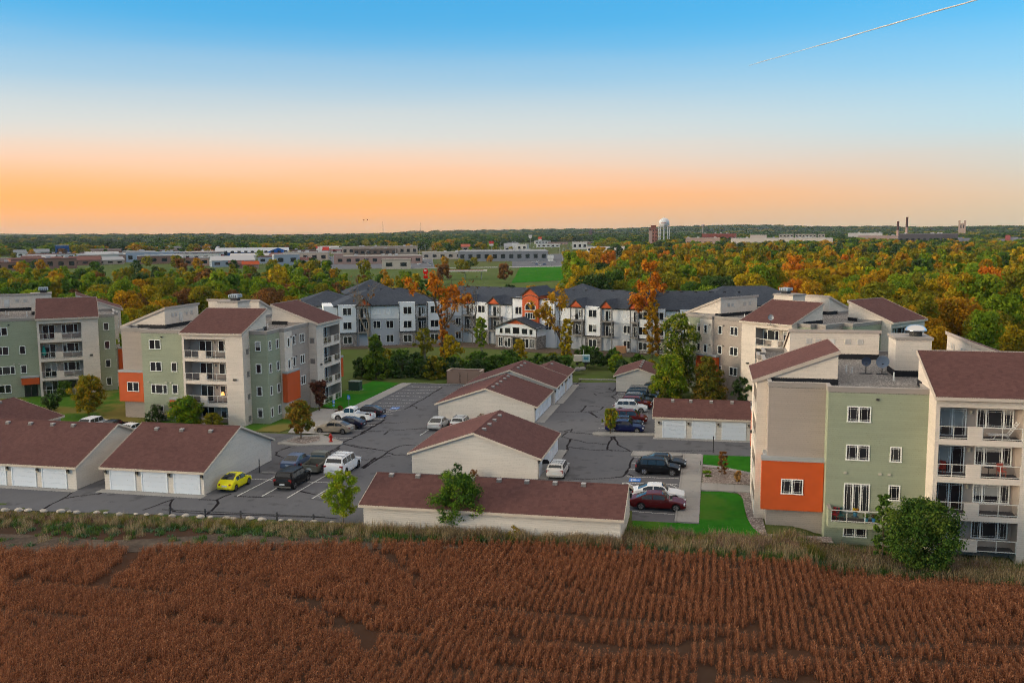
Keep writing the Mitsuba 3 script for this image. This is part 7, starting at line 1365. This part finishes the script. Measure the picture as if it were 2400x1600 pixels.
while r < 7500:
    st_ = max(10.5, r / 78)
    for px in np.arange(-70, 2480, st_ / r * 2173):
        px += TG.uniform(-.4, .4) * st_ / r * 2173
        if (r < 1320 and px < 1440) or (1180 < px < 1400 and r < 2300) : continue
        dens = .93 if r > 1500 else .62
        if meshkit.noise(np.array([px / 90.0, math.log(r) * 9, 4.0])) < .22 or TG.random() > dens: continue
        u, v = polar(px, r * TG.uniform(.985, 1.015))
        if op.contains(Point(u, v)): continue
        pal = str(TG.choice(['dark', 'dark', 'green', 'olive', 'dark', 'dark', 'green'] if r > 1500 else ['olive', 'green', 'dark', 'gold', 'lime', 'olive'])); n2 += 1
        sx = st_ / 10.5 * TG.uniform(.9, 1.25); sz = TG.uniform(.8, 1.25) * min(1.5, .9 + .12 * sx)
        inst(f'{dwk}__{n2:03d}', f"source_{proto('oak', pal, 0, True)}_crown", place(u, v, float(land_h(np.array([u]), np.array([v]))[0]) - 1, TG.uniform(0, 360)) @ np.diag([sx, sx, sz, 1]))
    r += st_ * 1.25
t = Thing('tree_clump', 'dark tree crown standing above the left middle horizon', 'tree', place(-1100, 3250)); leaves(m := MB(), np.array([[0, 0, 20], [-14, 0, 14], [14, 0, 14], [5, 0, 27], [-6, 0, 25.]]), np.array([12, 9, 10, 7, 6.]), 700, 2.4, 'dark'); t.part('crown', m, 'leaf'); t.part('trunk', MB().cyl(0, 0, 0, 16, 1.2, BARK['brown'], 6), 'matte')
# two birds low over the horizon and the vapour trail
for k, (px, py, r) in enumerate(((858, 517, 330), (866, 516, 332))):
    a = math.atan((px - 1200) / 2173); el = (548 - py) / 2173 * r; u, v = polar(px, r)
    t = Thing('bird', ['left', 'right'][k] + ' one of two dark birds flying above the horizon', 'bird', place(u, v, CAMH + el, -12 + 0)); q = MB(); b = trimesh.creation.icosphere(1, .14); q.add(np.asarray(b.vertices) * [2.4, .8, .8], b.faces, (.03, .025, .025)); t.part('body', q, 'matte')
    for s in (-1, 1): w_ = MB(); w_.flat([(.12, 0, .05), (-.14, 0, .05), (-.25 + .1 * s, s * .15, .2), (.05, s * .15, .2), (-.5, .1 * s, -.02), (-.8, .4 * s, .1)], [(0, 1, 2, 3)], (.03, .025, .025)); w_.flat([(.2, s * .02, .08), (-.1, s * .02, .08), (-.35, s * .7, .22 - .1 * (s > 0)), (-.1, s * .7, .24)], [(0, 1, 2, 3)], (.03, .025, .025)); t.part('wing', w_, 'matte')
# ------------------------------------------------------------------ vapour trail high in the sky at the upper right
q = np.array([(488, 14314, 2425), (1369, 12947, 2425), (2088, 11791, 2425), (2799, 10725, 2425), (3254, 10065, 2425.0)])
s_ = np.linspace(0, 4, 150); path_ = np.stack([np.interp(s_, range(5), q[:, k]) for k in range(3)], 1); mb = MB()
nz = lambda k: meshkit.fbm(np.stack([s_ * 4.5, s_ * 0 + k * 9.0, s_ * 0], -1), 4, 8) - .5
wd = np.interp(s_, [0, .2, 2, 4], [2.2, 4.5, 8, 11]) * (1 + 1.1 * nz(1))
for k in range(3): mb.tube(path_ + np.stack([nz(k + 2) * 10, nz(k + 5) * 10, nz(k + 8) * 12], 1), np.maximum(1.0, wd * (.8, .55, .45)[k]), (.62, .62, .64), 7)
whole('vapour_trail', mb, 'matte', 'thin white vapour trail slanting across the upper right sky', 'vapour trail', smooth=True)
# ------------------------------------------------------------------ evening air over the land
scene['dusk_air'] = {'type': 'homogeneous', 'albedo': rgb((.95, .95, .96)), 'sigma_t': rgb((.000024, .000028, .000034))}
scene['haze'] = {'type': 'cube', 'to_world': T4().translate([0, 6000, 35]) @ T4().scale([11000, 7000, 100]), 'bsdf': {'type': 'null'}, 'interior': {'type': 'ref', 'id': 'dusk_air'}}
labels['haze'] = {'label': 'thin evening haze over the land', 'category': 'haze', 'kind': 'stuff'}
scene['drone_camera']['medium'] = {'type': 'ref', 'id': 'dusk_air'}
